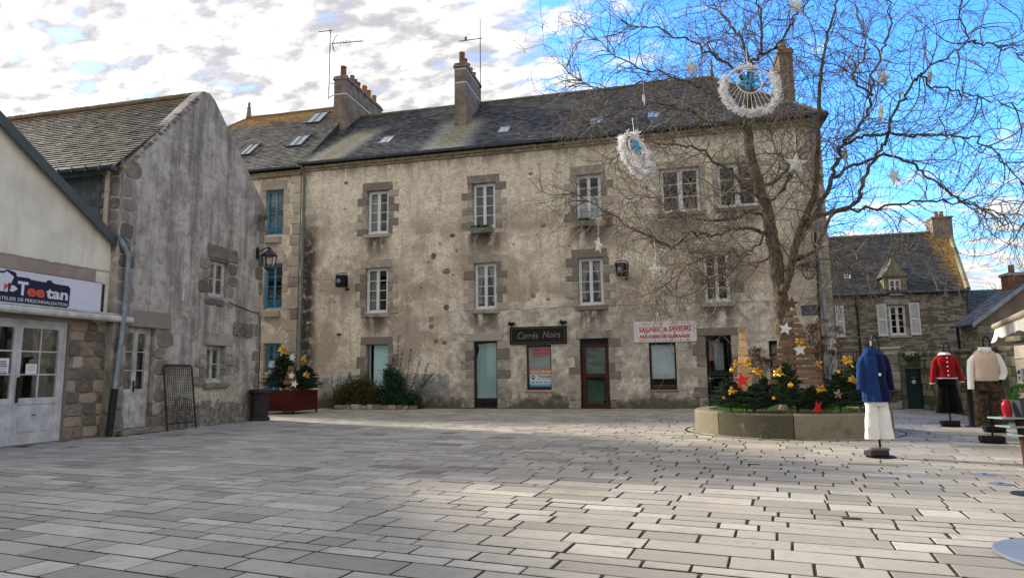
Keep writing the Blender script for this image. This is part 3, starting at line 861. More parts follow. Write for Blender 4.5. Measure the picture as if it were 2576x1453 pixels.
def smooth_path(pts, k=4):
    """Catmull-Rom through the points"""
    P_ = [Vector(p) for p in pts]
    out = []
    for i in range(len(P_) - 1):
        a, b, c, d = P_[max(i - 1, 0)], P_[i], P_[i + 1], P_[min(i + 2, len(P_) - 1)]
        for j in range(k):
            t = j / k
            out.append(0.5 * ((2 * b) + (c - a) * t + (2 * a - 5 * b + 4 * c - d) * t * t + (3 * b - a - 3 * c + d) * t ** 3))
    out.append(P_[-1])
    return out

def downpipe(parent, pts, r, mat, name='downpipe', collars=(), n=8):
    mb = MB().tube(pts, r, n)
    o = mb.build(name, mat, parent, smooth=40)
    for p in collars:
        MB().lathe([(r * 1.3, -0.02), (r * 1.3, 0.02)], 8, p).build('pipe_collar', mat, o)
    return o

# ------------------------------------------------------------------ ground and paving
gm = MB()
gm.quad((-600, -400, -0.011), (600, -400, -0.011), (600, 900, -0.011), (-600, 900, -0.011))
tag(gm.build('ground', M['joint']), kind='structure')

PANG = rad(-8.4)
pu = Vector((math.cos(PANG), math.sin(PANG), 0))
pv = Vector((-math.sin(PANG), math.cos(PANG), 0))
PLC, PLR = Vector((2.36, 15.0, 0)), 1.92          # round planter
def in_plaza(x, y):
    if y > 23.42 or y < 1.2:
        return False
    if (x - PLC.x) ** 2 + (y - PLC.y) ** 2 < (PLR - 0.12) ** 2:
        return False
    if y < 17.3:
        left = -11.98 if y > 12.1 else -12.15
    else:
        left = -18.0
    right = 7.72 if y < 23.4 else 7.0
    if x < left or x > right + max(0, (16 - y)) * 0.2:
        return False
    # only what could be seen from near the camera
    return -1.05 * y - 3.0 < x < 0.52 * y + 2.2

pave = link('pavement', None)
tag(pave, kind='structure')
near, far_mb, cand = [], MB(), []
b = 0.0
pr = random.Random(5)
while b < 27:
    h = pr.choice((0.17, 0.19, 0.21, 0.23, 0.26, 0.29, 0.34))
    a = -24 + pr.uniform(0, .5)
    while a < 16:
        w = pr.uniform(0.28, 0.68) if pr.random() < 0.85 else pr.uniform(0.65, 0.95)
        cx = pu * (a + w / 2) + pv * (b + h / 2)
        if in_plaza(cx.x, cx.y):
            cand.append((a, b, w, h, cx))
        a += w
    b += h
def px_size(c):
    d = (c[4] - CAM)
    return c[2] * c[3] * abs(d.z) / d.length ** 3 if _f.dot(d) > 0.5 and abs(_r2.dot(d) / _f.dot(d)) < 0.82 and _u2.dot(d) / _f.dot(d) > -0.46 else 0.0
cand.sort(key=px_size, reverse=True)
def slab(mb, a, b_, w, h, cx):
    ex = 0.007 + (0.004 if cx.x > -1.5 else 0.002) * pr.uniform(0.2, 1.8)
    ey = 0.0125
    x0, x1, y0, y1 = a + ex, a + w - ex, b_ + ey, b_ + h - ey
    zt = pr.uniform(-0.0015, 0.0015)
    tx, ty = pr.uniform(-.002, .002), pr.uniform(-.002, .002)
    cs = [(x0, y0), (x1, y0), (x1, y1), (x0, y1)]
    cs = [(x + pr.uniform(-.004, .004), y + pr.uniform(-.003, .003)) for x, y in cs]
    mx, my = (x0 + x1) / 2, (y0 + y1) / 2
    def at(x, y, dz):
        q = pu * x + pv * y
        return (q.x, q.y, dz)
    ring = []
    for ins, dz in ((0.0, -0.045), (0.0, -0.004), (0.004, 0.0)):
        for x, y in cs:
            x2, y2 = x + (ins if x < mx else -ins), y + (ins if y < my else -ins)
            lv = zt + (tx * (1 if x > mx else -1) + ty * (1 if y > my else -1)) * 0.5
            ring.append(at(x2, y2, dz + (lv if dz > -0.04 else 0)))
    fs = [(8, 9, 10, 11)] + [(i, (i + 1) % 4, (i + 1) % 4 + 4, i + 4) for i in range(4)] + [(i + 4, (i + 1) % 4 + 4, (i + 1) % 4 + 8, i + 8) for i in range(4)]
    t = pr.random()
    if pr.random() < 0.014:
        t = 0.03
    elif t < 0.12:
        t = pr.uniform(0.12, 0.5)
    mb.add(ring, fs, 0, t)
    for q_ in range(1, 5):
        mb.m[len(mb.m) - len(fs) + q_] = 1
for i, c in enumerate(cand):
    if i < 300:
        mb = MB(); slab(mb, *c); mb.build('paving_stone', [M['pave'], M['joint']], pave)
    else:
        slab(far_mb, *c)
tag(far_mb.build('paving_stones', [M['pave'], M['joint']], pave), kind='stuff')
# ------------------------------------------------------------------ long townhouse (local x = world x, y runs into the wall)
TH = thing('townhouse', 'long three-storey beige rendered townhouse with slate roof and white windows', 'house', (0, 23.5, 0))
OPEN = {
    'A2': (-11.64, -10.71, 6.85, 8.62, 0.2), 'A1': (-11.66, -10.69, 3.68, 5.48, 0.2),
    'B2': (-7.22, -6.29, 6.80, 8.57, 0.2), 'B1': (-7.17, -6.28, 3.68, 5.44, 0.2),
    'C2': (-3.20, -2.26, 6.85, 8.57, 0.2), 'C1': (-3.20, -2.26, 3.68, 5.44, 0.2),
    'D2': (-0.15, 1.26, 6.90, 8.54, 0.2), 'E2': (1.82, 3.20, 6.95, 8.54, 0.2),
    'D1': (1.21, 2.10, 3.64, 5.42, 0.2),
    'A0': (-11.60, -10.64, 0.0, 2.45, 0.3), 'B0': (-7.21, -6.28, 0.0, 2.49, 0.22),
    'S0': (-5.17, -4.25, 0.66, 2.30, 0.16), 'R0': (-3.20, -2.16, 0.0, 2.48, 0.2),
    'W0': (-0.76, 0.16, 0.64, 2.28, 0.18), 'D0': (1.16, 2.01, 0.0, 2.48, 0.2), 'E0': (3.21, 3.9, 0.3, 2.26, 0.2),
}
w = MB()
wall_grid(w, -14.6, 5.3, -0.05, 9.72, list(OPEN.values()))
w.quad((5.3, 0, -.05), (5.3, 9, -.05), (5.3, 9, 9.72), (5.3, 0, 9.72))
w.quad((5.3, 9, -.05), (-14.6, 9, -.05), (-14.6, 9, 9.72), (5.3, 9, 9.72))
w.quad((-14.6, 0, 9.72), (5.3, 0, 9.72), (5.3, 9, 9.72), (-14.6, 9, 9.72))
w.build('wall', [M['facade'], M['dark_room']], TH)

def slope_frame(x0, y0, z0, slope):
    L = math.hypot(1, slope)
    v = Vector((0, 1 / L, slope / L)); u = Vector((1, 0, 0)); n = u.cross(v)
    return Matrix(((u.x, v.x, n.x, x0), (u.y, v.y, n.y, y0), (u.z, v.z, n.z, z0), (0, 0, 0, 1))), L

EY, EZ, RY, RZ = -0.28, 9.90, 4.5, 13.80
SL = (RZ - EZ) / (RY - EY)
rf = MB()
a_, b_, c_, d_ = (-14.65, EY, EZ), (5.55, EY, EZ), (2.23, RY, RZ), (-14.65, RY, RZ)
e_, f_ = (5.55, 2 * RY - EY, EZ), (-14.65, 2 * RY - EY, EZ)
rf.quad(a_, b_, c_, d_).add([b_, e_, c_], [(0, 1, 2)]).quad(e_, f_, d_, c_)
roof = rf.build('roof', M['roof_under'], TH)
sl = MB()
LEN = math.hypot(RY - EY, RZ - EZ)
holes_ = [(-11.74, -11.16, 1.0, 1.68), (-6.45, -5.95, .85, 1.45), (-2.73, -2.2, .78, 1.4), (-0.52, -0.04, .8, 1.35)]
def clip_main(a, b):
    x = a - 14.65; f = b / LEN; y = EY + (RY - EY) * f
    if x > 5.55 - f * 3.32:
        return False
    return not any(h[0] < x < h[1] and h[2] < y < h[3] for h in holes_)
slates(sl, (-14.65, EY, EZ), (1, 0, 0), (0, RY - EY, RZ - EZ), 20.2, LEN, clip_main)
tag(sl.build('slate_covering', M['slate_main'], roof), kind='stuff')
sl = MB()
hu = Vector((0, 1, 0)); hv = Vector((-3.32, 0, RZ - EZ))
HL = hv.length
slates(sl, (5.55, EY, EZ), hu, hv, 2 * (RY - EY), HL, lambda a, b: (RY - EY) * b / HL < a < 2 * (RY - EY) - (RY - EY) * b / HL, 0.3, 0.16)
tag(sl.build('slate_hip_end', M['slate_main'], roof), kind='stuff')
rg = MB()
k = 0
for i in range(42):
    xa = -14.6 + i * 0.4; xb = min(xa + 0.41, 2.2)
    rg.tube([(xa, RY, RZ + .01 + rnd.uniform(0, .008)), (xb, RY, RZ + .015)], [0.085, 0.08], 8, c=rnd.random())
rg.tube([(2.2, RY, RZ), (5.5, EY, EZ + .02)], 0.06, 6)
tag(rg.build('ridge_tiles', M['ridge'], roof, smooth=50), kind='stuff')
MB().lathe([(0.10, 0), (0.09, .12), (0.06, .2), (0.055, .6), (0.03, .75), (0.0, .78)], 8, (2.2, RY, RZ + .05)).build('ridge_finial', M['zinc'], roof)

def skylight(parent, x0, x1, y0, y1, ey, ez, slope, mat, glass, h=0.05, fr=0.045, frosted=False):
    Mx, L = slope_frame(x0, y0, ez + slope * (y0 - ey), slope)
    W, H = x1 - x0, (y1 - y0) * L
    f = MB()
    for bx in ((0, fr, 0, H), (W - fr, W, 0, H), (fr, W - fr, 0, fr), (fr, W - fr, H - fr, H), (W / 2 - .012, W / 2 + .012, fr, H - fr)):
        f.box(bx[0], bx[1], bx[2], bx[3], -0.02, h, M=Mx)
    o = f.build('skylight', mat, parent)
    for q in (0, 1):
        xa = fr + q * (W / 2 - fr + .012); xb = W / 2 - .012 + q * (W / 2 - fr + .012 - .012)
        MB().box(xa, min(xb, W - fr), fr, H - fr, h * .45, h * .7, M=Mx).build('pane', glass, o)
    return o
M['lit_glass'] = mk('pale_roof_glass', (0.30, 0.36, 0.40), (0.22, 0.27, 0.30), 3.0, 0.12, spec=0.8)
for h in holes_:
    skylight(roof, h[0] + .03, h[1] - .03, h[2] + .03, h[3] - .03, EY, EZ, SL, M['zinc_pale'], M['lit_glass'], 0.04)

def gutter(parent, x0, x1, y, z, r=0.075, mat=None, step=0.55):
    gt = MB()
    n = 7
    rings = []
    for x in (x0, x1):
        rings.append([(x, y + r * math.cos(PI + PI * k / (n - 1)), z + r * math.sin(PI + PI * k / (n - 1))) for k in range(n)])
    gt.loft(rings, closed=False)
    gt.tube([(x0, y - r, z), (x1, y - r, z)], 0.012, 6)
    gt.tube([(x0, y + r, z), (x1, y + r, z)], 0.008, 5)
    o = gt.build('gutter', mat or M['zinc'], parent, smooth=40)
    br = MB()
    x = x0 + 0.2
    while x < x1:
        br.box(x - .012, x + .012, y - r * 1.22, y - r * .2, z - r * 1.12, z + .02)
        x += step
    tag(br.build('gutter_brackets', M['zinc'], o), kind='stuff')
    return o
gutter(TH, -14.6, 5.5, -0.36, 9.93)
cn = MB()
for i in range(20):
    xa = -14.6 + i; xb = xa + (1.0 if i < 19 else 0.92)
    j = rnd.uniform(-.006, .006)
    mb = MB()
    mb.cbox(xa + .003, xb - .003, -0.10 + j, 0.08, 9.66, 9.745, .008, .004, c=rnd.random())
    mb.cbox(xa + .003, xb - .003, -0.20 + j, 0.08, 9.748, 9.86, .02, .006, c=rnd.random())
    mb.build('cornice_block', M['cornice'], TH)

# --- dressings and windows
def dress(parent, k, n=6, wide=0.42, narrow=0.2, mat='granite', lint=0.32, lw=0.2, sides=(0, 1), tilt=0.0):
    x0, x1, z0, z1, dep = k
    jambs(parent, x0, x1, z0 - (0.05 if z0 > 0.3 else -0.01), z1 - 0.004, n, wide, narrow, mat, sides=sides)
    rect_stone(parent, x0 - lw, x1 + lw * 0.8, z1 - 0.003, z1 + lint, mat=mat, name='lintel', proud=0.03, jit=0.015)
for k in ('A2', 'A1', 'B2', 'B1', 'C2', 'C1'):
    dress(TH, OPEN[k], 6)
dress(TH, OPEN['D1'], 5, 0.45, 0.3)
for k in ('D2', 'E2'):
    dress(TH, OPEN[k], 5, 0.16, 0.13, 'granite_pale', 0.26, 0.1)
dress(TH, OPEN['A0'], 6, 0.42, 0.2, lint=0.29)
dress(TH, OPEN['B0'], 7, 0.5, 0.3, lint=0.29, lw=0.28)
dress(TH, OPEN['R0'], 8, 0.42, 0.2, lint=0.30, lw=0.12)
dress(TH, OPEN['D0'], 7, 0.45, 0.3, lint=0.27, lw=0.28)
for k in ('A2', 'A1', 'C1', 'B1', 'D1', 'D2', 'E2'):
    x0, x1, z0, z1, dp = OPEN[k]
    rect_stone(TH, x0 - .12, x1 + .12, z0 - .16, z0 - .004, 0.05, 0.2, name='window_ledge')

def drape(parent, x0, x1, z0, z1, y, tie=None, mat=None, name='curtain', folds=9, side=1):
    """hanging cloth with folds; tie pulls it to one side part way down"""
    mb = MB(); rows, colsn = 10, folds * 4
    rings = []
    for i in range(rows + 1):
        t = i / rows
        z = z1 + (z0 - z1) * t
        pull = (math.sin(min(t / tie, 1) * PI / 2) if tie else 0.0) * 0.6
        if tie and t > tie:
            pull -= (t - tie) / (1 - tie) * 0.15
        ring = []
        for j in range(colsn + 1):
            s_ = j / colsn
            xx = x0 + (x1 - x0) * s_ if side > 0 else x1 - (x1 - x0) * s_
            px = xx + ((x1 if side > 0 else x0) - xx) * pull * -1.0 if False else (x0 if side > 0 else x1) + (xx - (x0 if side > 0 else x1)) * (1 - pull)
            ring.append((px, y + 0.018 * math.sin(j * PI / 2) * (1 - pull * .5), z))
        rings.append(ring)
    mb.loft(rings, closed=False)
    return mb.build(name, mat or M['curtain'], parent, smooth=True)

WIN = {}
for k in ('A2', 'A1', 'B2', 'B1', 'C2', 'C1', 'D1'):
    x0, x1, z0, z1, dp = OPEN[k]
    WIN[k] = window(TH, x0 + .02, x1 - .02, z0 + .02, z1 - .01, dp, M['white_paint'], 4, 2, 1, st=0.06, centre=0.058)
for k in ('D2', 'E2'):
    x0, x1, z0, z1, dp = OPEN[k]
    WIN[k] = window(TH, x0 + .02, x1 - .02, z0 + .02, z1 - .01, dp, M['white_paint'], 3, 2, 1, st=0.065, centre=0.085)
for k in ('B1', 'C1'):
    x0, x1, z0, z1, dp = OPEN[k]
    mx = (x0 + x1) / 2
    drape(WIN[k], x0 + .05, mx, z0 + .25, z1 - .1, dp + .10, 0.75, side=1)
    drape(WIN[k], mx + .02, x1 - .05, z0 + .3, z1 - .1, dp + .10, 0.75, side=-1)
for k in ('A2', 'A1'):
    x0, x1, z0, z1, dp = OPEN[k]
    drape(WIN[k], x0 + .05, x0 + .5, z0 + .05, z1 - .1, dp + .12, mat=M['grey_sheet'], name='net_curtain')
x0, x1, z0, z1, dp = OPEN['C2']
drape(WIN['C2'], x0 + .05, x1 - .05, z0 + .05, z0 + .95, dp + .06, mat=M['white_cloth'], name='lace_curtain', folds=12)
x0, x1, z0, z1, dp = OPEN['B2']
MB().box(x0 + .03, x1 - .03, dp + .10, dp + .11, z0 + .05, z1 - .05).build('blind', mk('blue_grey_blind', (0.10, 0.125, 0.17), None, rough=0.7), WIN['B2'])
for k in ('C2',):
    x0, x1, z0, z1, dp = OPEN[k]
    MB().tube([(x0, 0.05, z0 + .32), (x1, 0.05, z0 + .32)], 0.012, 6).build('guard_bar', M['zinc_pale'], WIN[k])

# covered doorway with a standing pipe, boarded up with a pale sheet
x0, x1, z0, z1, dp = OPEN['A0']
sh = MB().box(x0 + .24, x1 - .01, dp - .06, dp - .04, z0 + .02, z1 - .02)
sh.build('door_sheet', M['blind_teal'], TH)
downpipe(TH, [(x0 + .14, dp - .14, .03), (x0 + .12, dp - .14, z1 - .02)], 0.045, M['zinc_pale'], 'standing_pipe')
# glazed doorway with a slipping pale sheet
x0, x1, z0, z1, dp = OPEN['B0']
fo = window(TH, x0 + .01, x1 - .01, z0 + .02, z1 - .01, dp, M['lamp_brown'], 1, 1, 1, fr=.03, st=.03, rail=.03, sill=False, name='glazed_door')
sheet = MB()
pts = []
for i in range(13):
    t = i / 12
    z = z1 - .06 - t * 2.06
    xl = x0 + .06 + (0.09 * math.exp(-((t - .10) / .10) ** 2)) + (0.02 * math.sin(t * 9))
    pts.append([(xl + (x1 - .05 - xl) * j / 14, dp + .03 + .012 * math.sin(j * 1.1 + t * 3) * (1 - .3 * t), z + (-.05 * (1 - j / 14) if i == 0 else 0)) for j in range(15)])
sheet.loft(pts, closed=False)
sheet.build('hanging_sheet', M['blind_teal'], fo, smooth=True)
# shop window with closing notices
x0, x1, z0, z1, dp = OPEN['S0']
so = window(TH, x0 + .01, x1 - .005, z0 + .07, z1 - .005, dp, M['lamp_brown'], 1, 1, 1, fr=.02, st=.02, rail=.05, sill=False, name='shop_window')
MB().box(x0 + .01, x1 - .005, dp - .09, dp - .01, z0 + .005, z0 + .068).build('red_sill', M['red_paint'], so)
MB().box(x0 + .03, x1 - .02, dp + .02, dp + .03, z0 + .08, z1 - .03).build('inner_sheet', M['grey_sheet'], so)
# red glazed door
x0, x1, z0, z1, dp = OPEN['R0']
do = window(TH, x0 + .06, x1 - .02, z0 + .02, z1 - .16, dp, M['red_paint'], 2, 1, 1, fr=.04, st=.09, mun=0.12, rail=0.11, sill=False, name='red_door')
MB().box(x0, x1, dp - .12, dp - .085, z1 - .16, z1).box(x0, x0 + .06, dp - .12, dp - .085, 0, z1 - .16).build('door_case', M['black_paint'], do)
for (za, zb, xa, xb, xc, xd) in ((1.10, 2.20, x0 + .2, x1 - .18, x0 + .2, x1 - .10), (0.14, 1.02, x0 + .2, x1 - .26, x0 + .2, x1 - .18)):
    cl = MB(); rings = []
    for i in range(9):
        t = i / 8
        l, r_ = xa + (xc - xa) * t, xb + (xd - xb) * t
        z = za + (zb - za) * t
        rings.append([(l + (r_ - l) * j / 16, dp + .05 + .012 * math.sin(j * 1.7 + t), z - (.09 * j / 16 if i == 8 else 0)) for j in range(17)])
    cl.loft(rings, closed=False)
    cl.build('green_cloth', M['green_cloth'], do, smooth=True)
MB().tube(smooth_path([(x0 + .2, dp - .08, .88), (x0 + .23, dp - .14, .92), (x0 + .24, dp - .14, 1.02), (x0 + .2, dp - .08, 1.06)], 4), 0.01, 6).build('door_handle', M['iron'], do)
# window with venetian blind
x0, x1, z0, z1, dp = OPEN['W0']
wo_ = window(TH, x0 + .03, x1 - .01, z0 + .07, z1 - .005, dp, M['lamp_brown'], 1, 1, 1, fr=.02, st=.025, rail=.05, sill=False, name='shop_window')
MB().box(x0, x0 + .03, dp - .10, dp - .03, z0, z1).box(x0 + .03, x1, dp - .10, dp - .078, z1 - .03, z1).build('window_case', M['black_paint'], wo_)
MB().box(x0 + .03, x1 - .005, dp - .09, dp - .01, z0 + .005, z0 + .068).build('red_sill', M['red_paint'], wo_)
bl = MB()
for i in range(43):
    z = z1 - .06 - i * 0.0285
    bl.add([(x0 + .05, dp + .008, z), (x1 - .04, dp + .008, z), (x1 - .04, dp + .014, z + .026), (x0 + .05, dp + .014, z + .026)], [(0, 1, 2, 3)])
tag(bl.build('blind_slats', mk('pale_blue_blind', (0.66, 0.82, 0.88), None, rough=0.5), wo_), kind='stuff')
MB().box(x0 + .1, x1 - .06, dp + .1, dp + .2, z0 + .04, z0 + .16).build('display_box', mk('cardboard', (0.32, 0.27, 0.19), None), wo_)
rect_stone(TH, x0 - .03, x1 + .05, z0 - .07, z0 - .003, 0.05, 0.2, name='window_ledge')
rect_stone(TH, OPEN['S0'][0] - .03, OPEN['S0'][1] + .05, OPEN['S0'][2] - .07, OPEN['S0'][2] - .003, 0.05, 0.2, name='window_ledge')
# black shop door with lettering
x0, x1, z0, z1, dp = OPEN['D0']
dd = window(TH, x0 + .01, x1 - .01, z0 + .02, z1 - .01, dp, M['black_paint'], 2, 1, 1, fr=.05, st=.05, mun=.05, rail=.08, sill=False, name='shop_door')
for i, (s_, z, sz, wd) in enumerate((('VENTE DIRECTE', 1.13, .075, .58), ('PALUDIER', 1.02, .075, .40), ('• Paniers gourmands •', .28, .06, .6), ('• Idées cadeaux •', .15, .06, .52))):
    text(dd, s_, (x0 + x1) / 2, z, dp - .09, sz, M['print_grey'], wd)
ln = MB()
for z in (.72, .58, .45):
    ln.box(x0 + .22, x0 + .22 + rnd.uniform(.25, .45), dp - .092, dp - .09, z, z + .012)
ln.box(x0 + .11, x1 - .11, dp - .092, dp - .09, 1.235, 1.243).box(x0 + .11, x0 + .117, dp - .092, dp - .09, .10, 1.235)
tag(ln.build('print_lines', M['print_grey'], dd), kind='stuff')
MB().box(x0 + .12, x0 + .24, dp + .25, dp + .3, 1.62, 2.1).build('red_apron', M['star_red'], dd)
drape(dd, x0 + .3, x0 + .62, 1.3, 2.25, dp + .3, mat=M['curtain'], name='hanging_cloth', folds=4)
MB().box(x0 + .065, x0 + .085, dp - .13, dp - .08, .9, 1.12).box(x0 + .085, x0 + .2, dp - .13, dp - .115, 1.0, 1.03).build('door_handle', M['zinc_pale'], dd)
x0, x1, z0, z1, dp = OPEN['E0']
window(TH, x0 + .01, x1 - .01, z0 + .01, z1 - .01, dp, M['black_paint'], 2, 1, 1, sill=False, name='side_window')

# bare stones where the render has fallen away
for i, (x, z, r_) in enumerate(((-8.03, 6.58, .12), (-8.53, 6.28, .10), (-7.85, 5.99, .09), (-8.80, 5.82, .13), (-8.28, 5.19, .15), (-8.0, 5.04, .06), (-8.88, 3.38, .11), (-8.88, 3.08, .13), (-8.69, 2.52, .12), (-8.28, 3.8, .15), (-4.91, 8.77, .08), (-4.45, 6.73, .11), (-4.89, 4.12, .11), (-5.05, 3.99, .08), (-4.33, 3.96, .07), (-12.6, 9.05, .08), (-12.61, 7.96, .07), (-13.4, 4.3, .04), (-13.0, 4.2, .04), (-9.3, 4.6, .07), (-8.35, 2.45, .1), (-5.6, 6.1, .05), (-4.7, 6.4, .04), (-3.7, 5.9, .05), (-3.5, 5.9, .04), (-9.0, 5.6, .06))):
    round_stone(TH, x, z, r_ * rnd.uniform(1.4, 2.3), r_ * rnd.uniform(1.3, 2.1), 0.008, 0.05, 'granite' if i % 3 else 'granite_dark', 'bare_stone', 9, power=2.1)
for x in (-12.75,):
    hk = MB().box(x - .08, x + .08, -.06, .02, 2.86, 2.92)
    hk.tube(smooth_path([(x, -.03, 2.86), (x + .03, -.05, 2.8), (x + .06, -.05, 2.74), (x + .02, -.05, 2.68)], 4), .008, 5)
    hk.build('wall_hook', M['iron'], TH)
# ragged ledge between the storeys
for xa, xb, z in ((-14.2, -12.1, 5.12), (-4.9, -3.7, 3.66), (-2.1, 1.0, 3.66), (2.2, 4.2, 3.62)):
    n = int((xb - xa) / .5)
    mb = MB()
    pts = [(xa + (xb - xa) * i / n, -0.004, z + rnd.uniform(-.012, .012)) for i in range(n + 1)]
    mb.tube(pts, 0.012, 5)
    mb.build('render_ledge', M['facade'], TH)

# down pipes
downpipe(TH, [(-14.46, -.36, 9.86), (-14.46, -.2, 9.66), (-14.45, -.09, 9.5), (-14.42, -.09, 5.0), (-14.46, -.09, 0.02)], 0.055, M['zinc_green'], collars=[(-14.44, -.09, z) for z in (9.3, 7.3, 5.2, 3.2, 1.2)])
downpipe(TH, [(5.08, -.36, 9.86), (5.06, -.2, 9.66), (5.02, -.1, 9.4), (4.98, -.1, 5.2), (5.02, -.1, 2.2), (5.04, -.1, .02)], 0.06, M['zinc_pale'], collars=[(5.0, -.1, z) for z in (8.4, 6.4, 4.2, 3.4, 1.4)])
MB().tube([(4.86, -.03, 0.1), (4.84, -.04, 2.4), (4.88, -.04, 4.4), (4.9, -.03, 6.0)], 0.03, 6).build('wall_cable', M['iron'], TH)

# chimneys
def chimney(parent, x0, x1, y0, y1, zb, zt, pots, strap=True, cap='chimney', pm='terracotta'):
    o = MB().box(x0, x1, y0, y1, zb, zt - .22).build('chimney', M['chimney'], parent)
    c = MB().cbox(x0 - .05, x1 + .05, y0 - .05, y1 + .05, zt - .22, zt - .10, .015, .006).cbox(x0 - .02, x1 + .02, y0 - .02, y1 + .02, zt - .10, zt, .02, .01)
    c.build('chimney_cap', M[cap], o)
    for (px, py, r_, h, mm) in pots:
        MB().lathe([(r_ * 1.05, 0), (r_, .04), (r_ * .9, h * .8), (r_ * 1.02, h * .88), (r_ * .98, h), (r_ * .75, h), (r_ * .7, h * .6)], 10, (px, py, zt - .005)).build('chimney_pot', M[mm], o, smooth=35)
    if strap:
        z = zt - 0.95 if strap is True else strap
        s_ = MB()
        for (a, b, c2, d) in ((x0 - .012, x1 + .012, y0 - .012, y0 - .001), (x1 + .001, x1 + .012, y0 - .001, y1), (x0 - .012, x0 - .001, y0 - .001, y1)):
            s_.box(a, b, c2, d, z, z + .05)
        s_.build('strap', M['strap'], o)
    MB().tube([(x1 + .03, y0, zb + .5 + SL * 0), (x1 + .03, min(y1, RY), zb + .5 + SL * (min(y1, RY) - y0))], .04, 5).build('lead_flashing', M['chimney'], o)
    return o
chimney(TH, -14.93, -14.30, 3.0, 6.9, 12.2, 15.30, [(-14.6, 3.25, .15, .55, 'terracotta'), (-14.72, 3.7, .12, .32, 'chimney'), (-14.5, 3.95, .12, .4, 'chimney'), (-14.6, 4.4, .13, .42, 'terracotta'), (-14.6, 4.75, .13, .42, 'terracotta'), (-14.6, 5.45, .14, .55, 'terra_orange'), (-14.6, 5.9, .14, .5, 'terra_orange'), (-14.6, 6.55, .14, .5, 'terra_orange')])
c2 = MB().box(-15.3, -14.94, 3.7, 6.2, 13.0, 15.05).cbox(-15.33, -14.94, 3.66, 6.24, 15.05, 15.15, .015, .006)
c2.build('chimney', M['chimney'], TH)
chimney(TH, -8.62, -8.10, 2.0, 4.25, 11.2, 14.66, [(-8.36, 2.25, .14, .55, 'terracotta'), (-8.36, 2.65, .13, .45, 'terracotta'), (-8.36, 3.05, .13, .42, 'terracotta'), (-8.36, 3.45, .13, .40, 'terracotta'), (-8.36, 3.95, .13, .42, 'terracotta')])
MB().box(-8.635, -8.085, 1.985, 4.2, 14.33, 14.37).build('strap', M['strap'], TH)
chimney(TH, 4.80, 5.32, 3.7, 5.3, 10.5, 14.35, [(5.06, 4.2, .15, .5, 'terra_orange'), (5.06, 4.8, .15, .45, 'terra_orange')], False, 'terra_orange')

# ------------------------------------------------------------------ townhouse with blue windows
BH = thing('townhouse', 'narrow townhouse with bright blue window frames and three skylights', 'house', (0, 23.53, 0))
BO = [(-16.3, -15.45, 7.10, 9.03, 0.22), (-16.26, -15.39, 4.02, 5.88, 0.22), (-16.12, -15.35, 0.1, 2.6, 0.25)]
w = MB()
wall_grid(w, -25, -14.62, -0.05, 9.66, BO)
w.quad((-25, 0, -.05), (-25, 9, -.05), (-25, 9, 9.66), (-25, 0, 9.66)).quad((-25, 9, -.05), (-14.62, 9, -.05), (-14.62, 9, 9.66), (-25, 9, 9.66))
w.quad((-25, 0, 9.66), (-14.62, 0, 9.66), (-14.62, 9, 9.66), (-25, 9, 9.66))
w.build('wall', [M['facade'], M['dark_room']], BH)
for i, k in enumerate(BO):
    x0, x1, z0, z1, dp = k
    jambs(BH, x0, x1, max(z0, .02), z1 - .003, 6 if i < 2 else 7, .30, .22, 'granite_pale', sides=(0, 1))
    rect_stone(BH, x0 - .22, x1 + .14, z1, z1 + .38, 0.03, mat='granite_pale', name='lintel')
    wn = window(BH, x0 + .02, x1 - .02, z0 + .02, z1 - .01, dp, M['blue_paint'], 4, 2, 1, fr=.035, st=.036, centre=.034, mun=.018, rail=.045, name='window')
    if i < 2:
        rl = MB()
        for zz_ in (z0 + .05, z0 + .33):
            rl.tube([(x0 + .03, .04, zz_), (x1 - .03, .04, zz_)], .012, 6)
        n = 6
        for q in range(n):
            cx = x0 + .08 + (x1 - x0 - .16) * (q + .5) / n
            rl.tube([(cx + .05 * math.cos(t * .6) * (1 - t / 14), .04, z0 + .19 + .11 * math.sin(t * .6) * (1 - t / 14)) for t in range(12)], .008, 5)
        rl.build('window_guard', M['blue_paint'], wn)
        rect_stone(BH, x0 + .08, x1 - .05, z0 - .36, z0 - .1, 0.16, .1, 'granite_pale', name='sill_block')
    else:
        gr = MB()
        for q in range(3):
            gr.tube([(x0 + .2 + q * .2, .06, z0 + .05), (x0 + .2 + q * .2, .06, z1 - .05)], .012, 6)
        for q in range(4):
            gr.tube([(x0 + .02, .06, z0 + .4 + q * .55), (x1 - .02, .06, z0 + .4 + q * .55)], .012, 6)
        gr.build('window_bars', M['blue_paint'], wn)
for i in range(22):
    z = 0.02 + i * .44
    rect_stone(BH, -14.98 - (i % 2) * .12, -14.63, z, z + .43, .05, .1, 'granite_pale' if i > 14 or i % 3 == 0 else 'granite', name='pilaster_stone')
BEZ, BRZ = 9.82, 14.42
BSL = (BRZ - BEZ) / (RY - EY)
rf = MB()
rf.quad((-25.2, EY, BEZ), (-14.62, EY, BEZ), (-14.62, RY, BRZ), (-20.6, RY, BRZ)).add([(-25.2, EY, BEZ), (-20.6, RY, BRZ), (-25.2, 9.28, BEZ)], [(0, 1, 2)]).quad((-14.62, 9.28, BEZ), (-25.2, 9.28, BEZ), (-20.6, RY, BRZ), (-14.62, RY, BRZ))
rf.add([(-14.62, EY, BEZ), (-14.62, 9.28, BEZ), (-14.62, RY, BRZ)], [(0, 1, 2)])
broof = rf.build('roof', M['roof_under'], BH)
bh = [(-16.62, -15.72, 3.17, 4.2), (-16.30, -15.47, 1.27, 2.17), (-18.55, -17.85, .95, 1.88)]
BL = math.hypot(RY - EY, BRZ - BEZ)
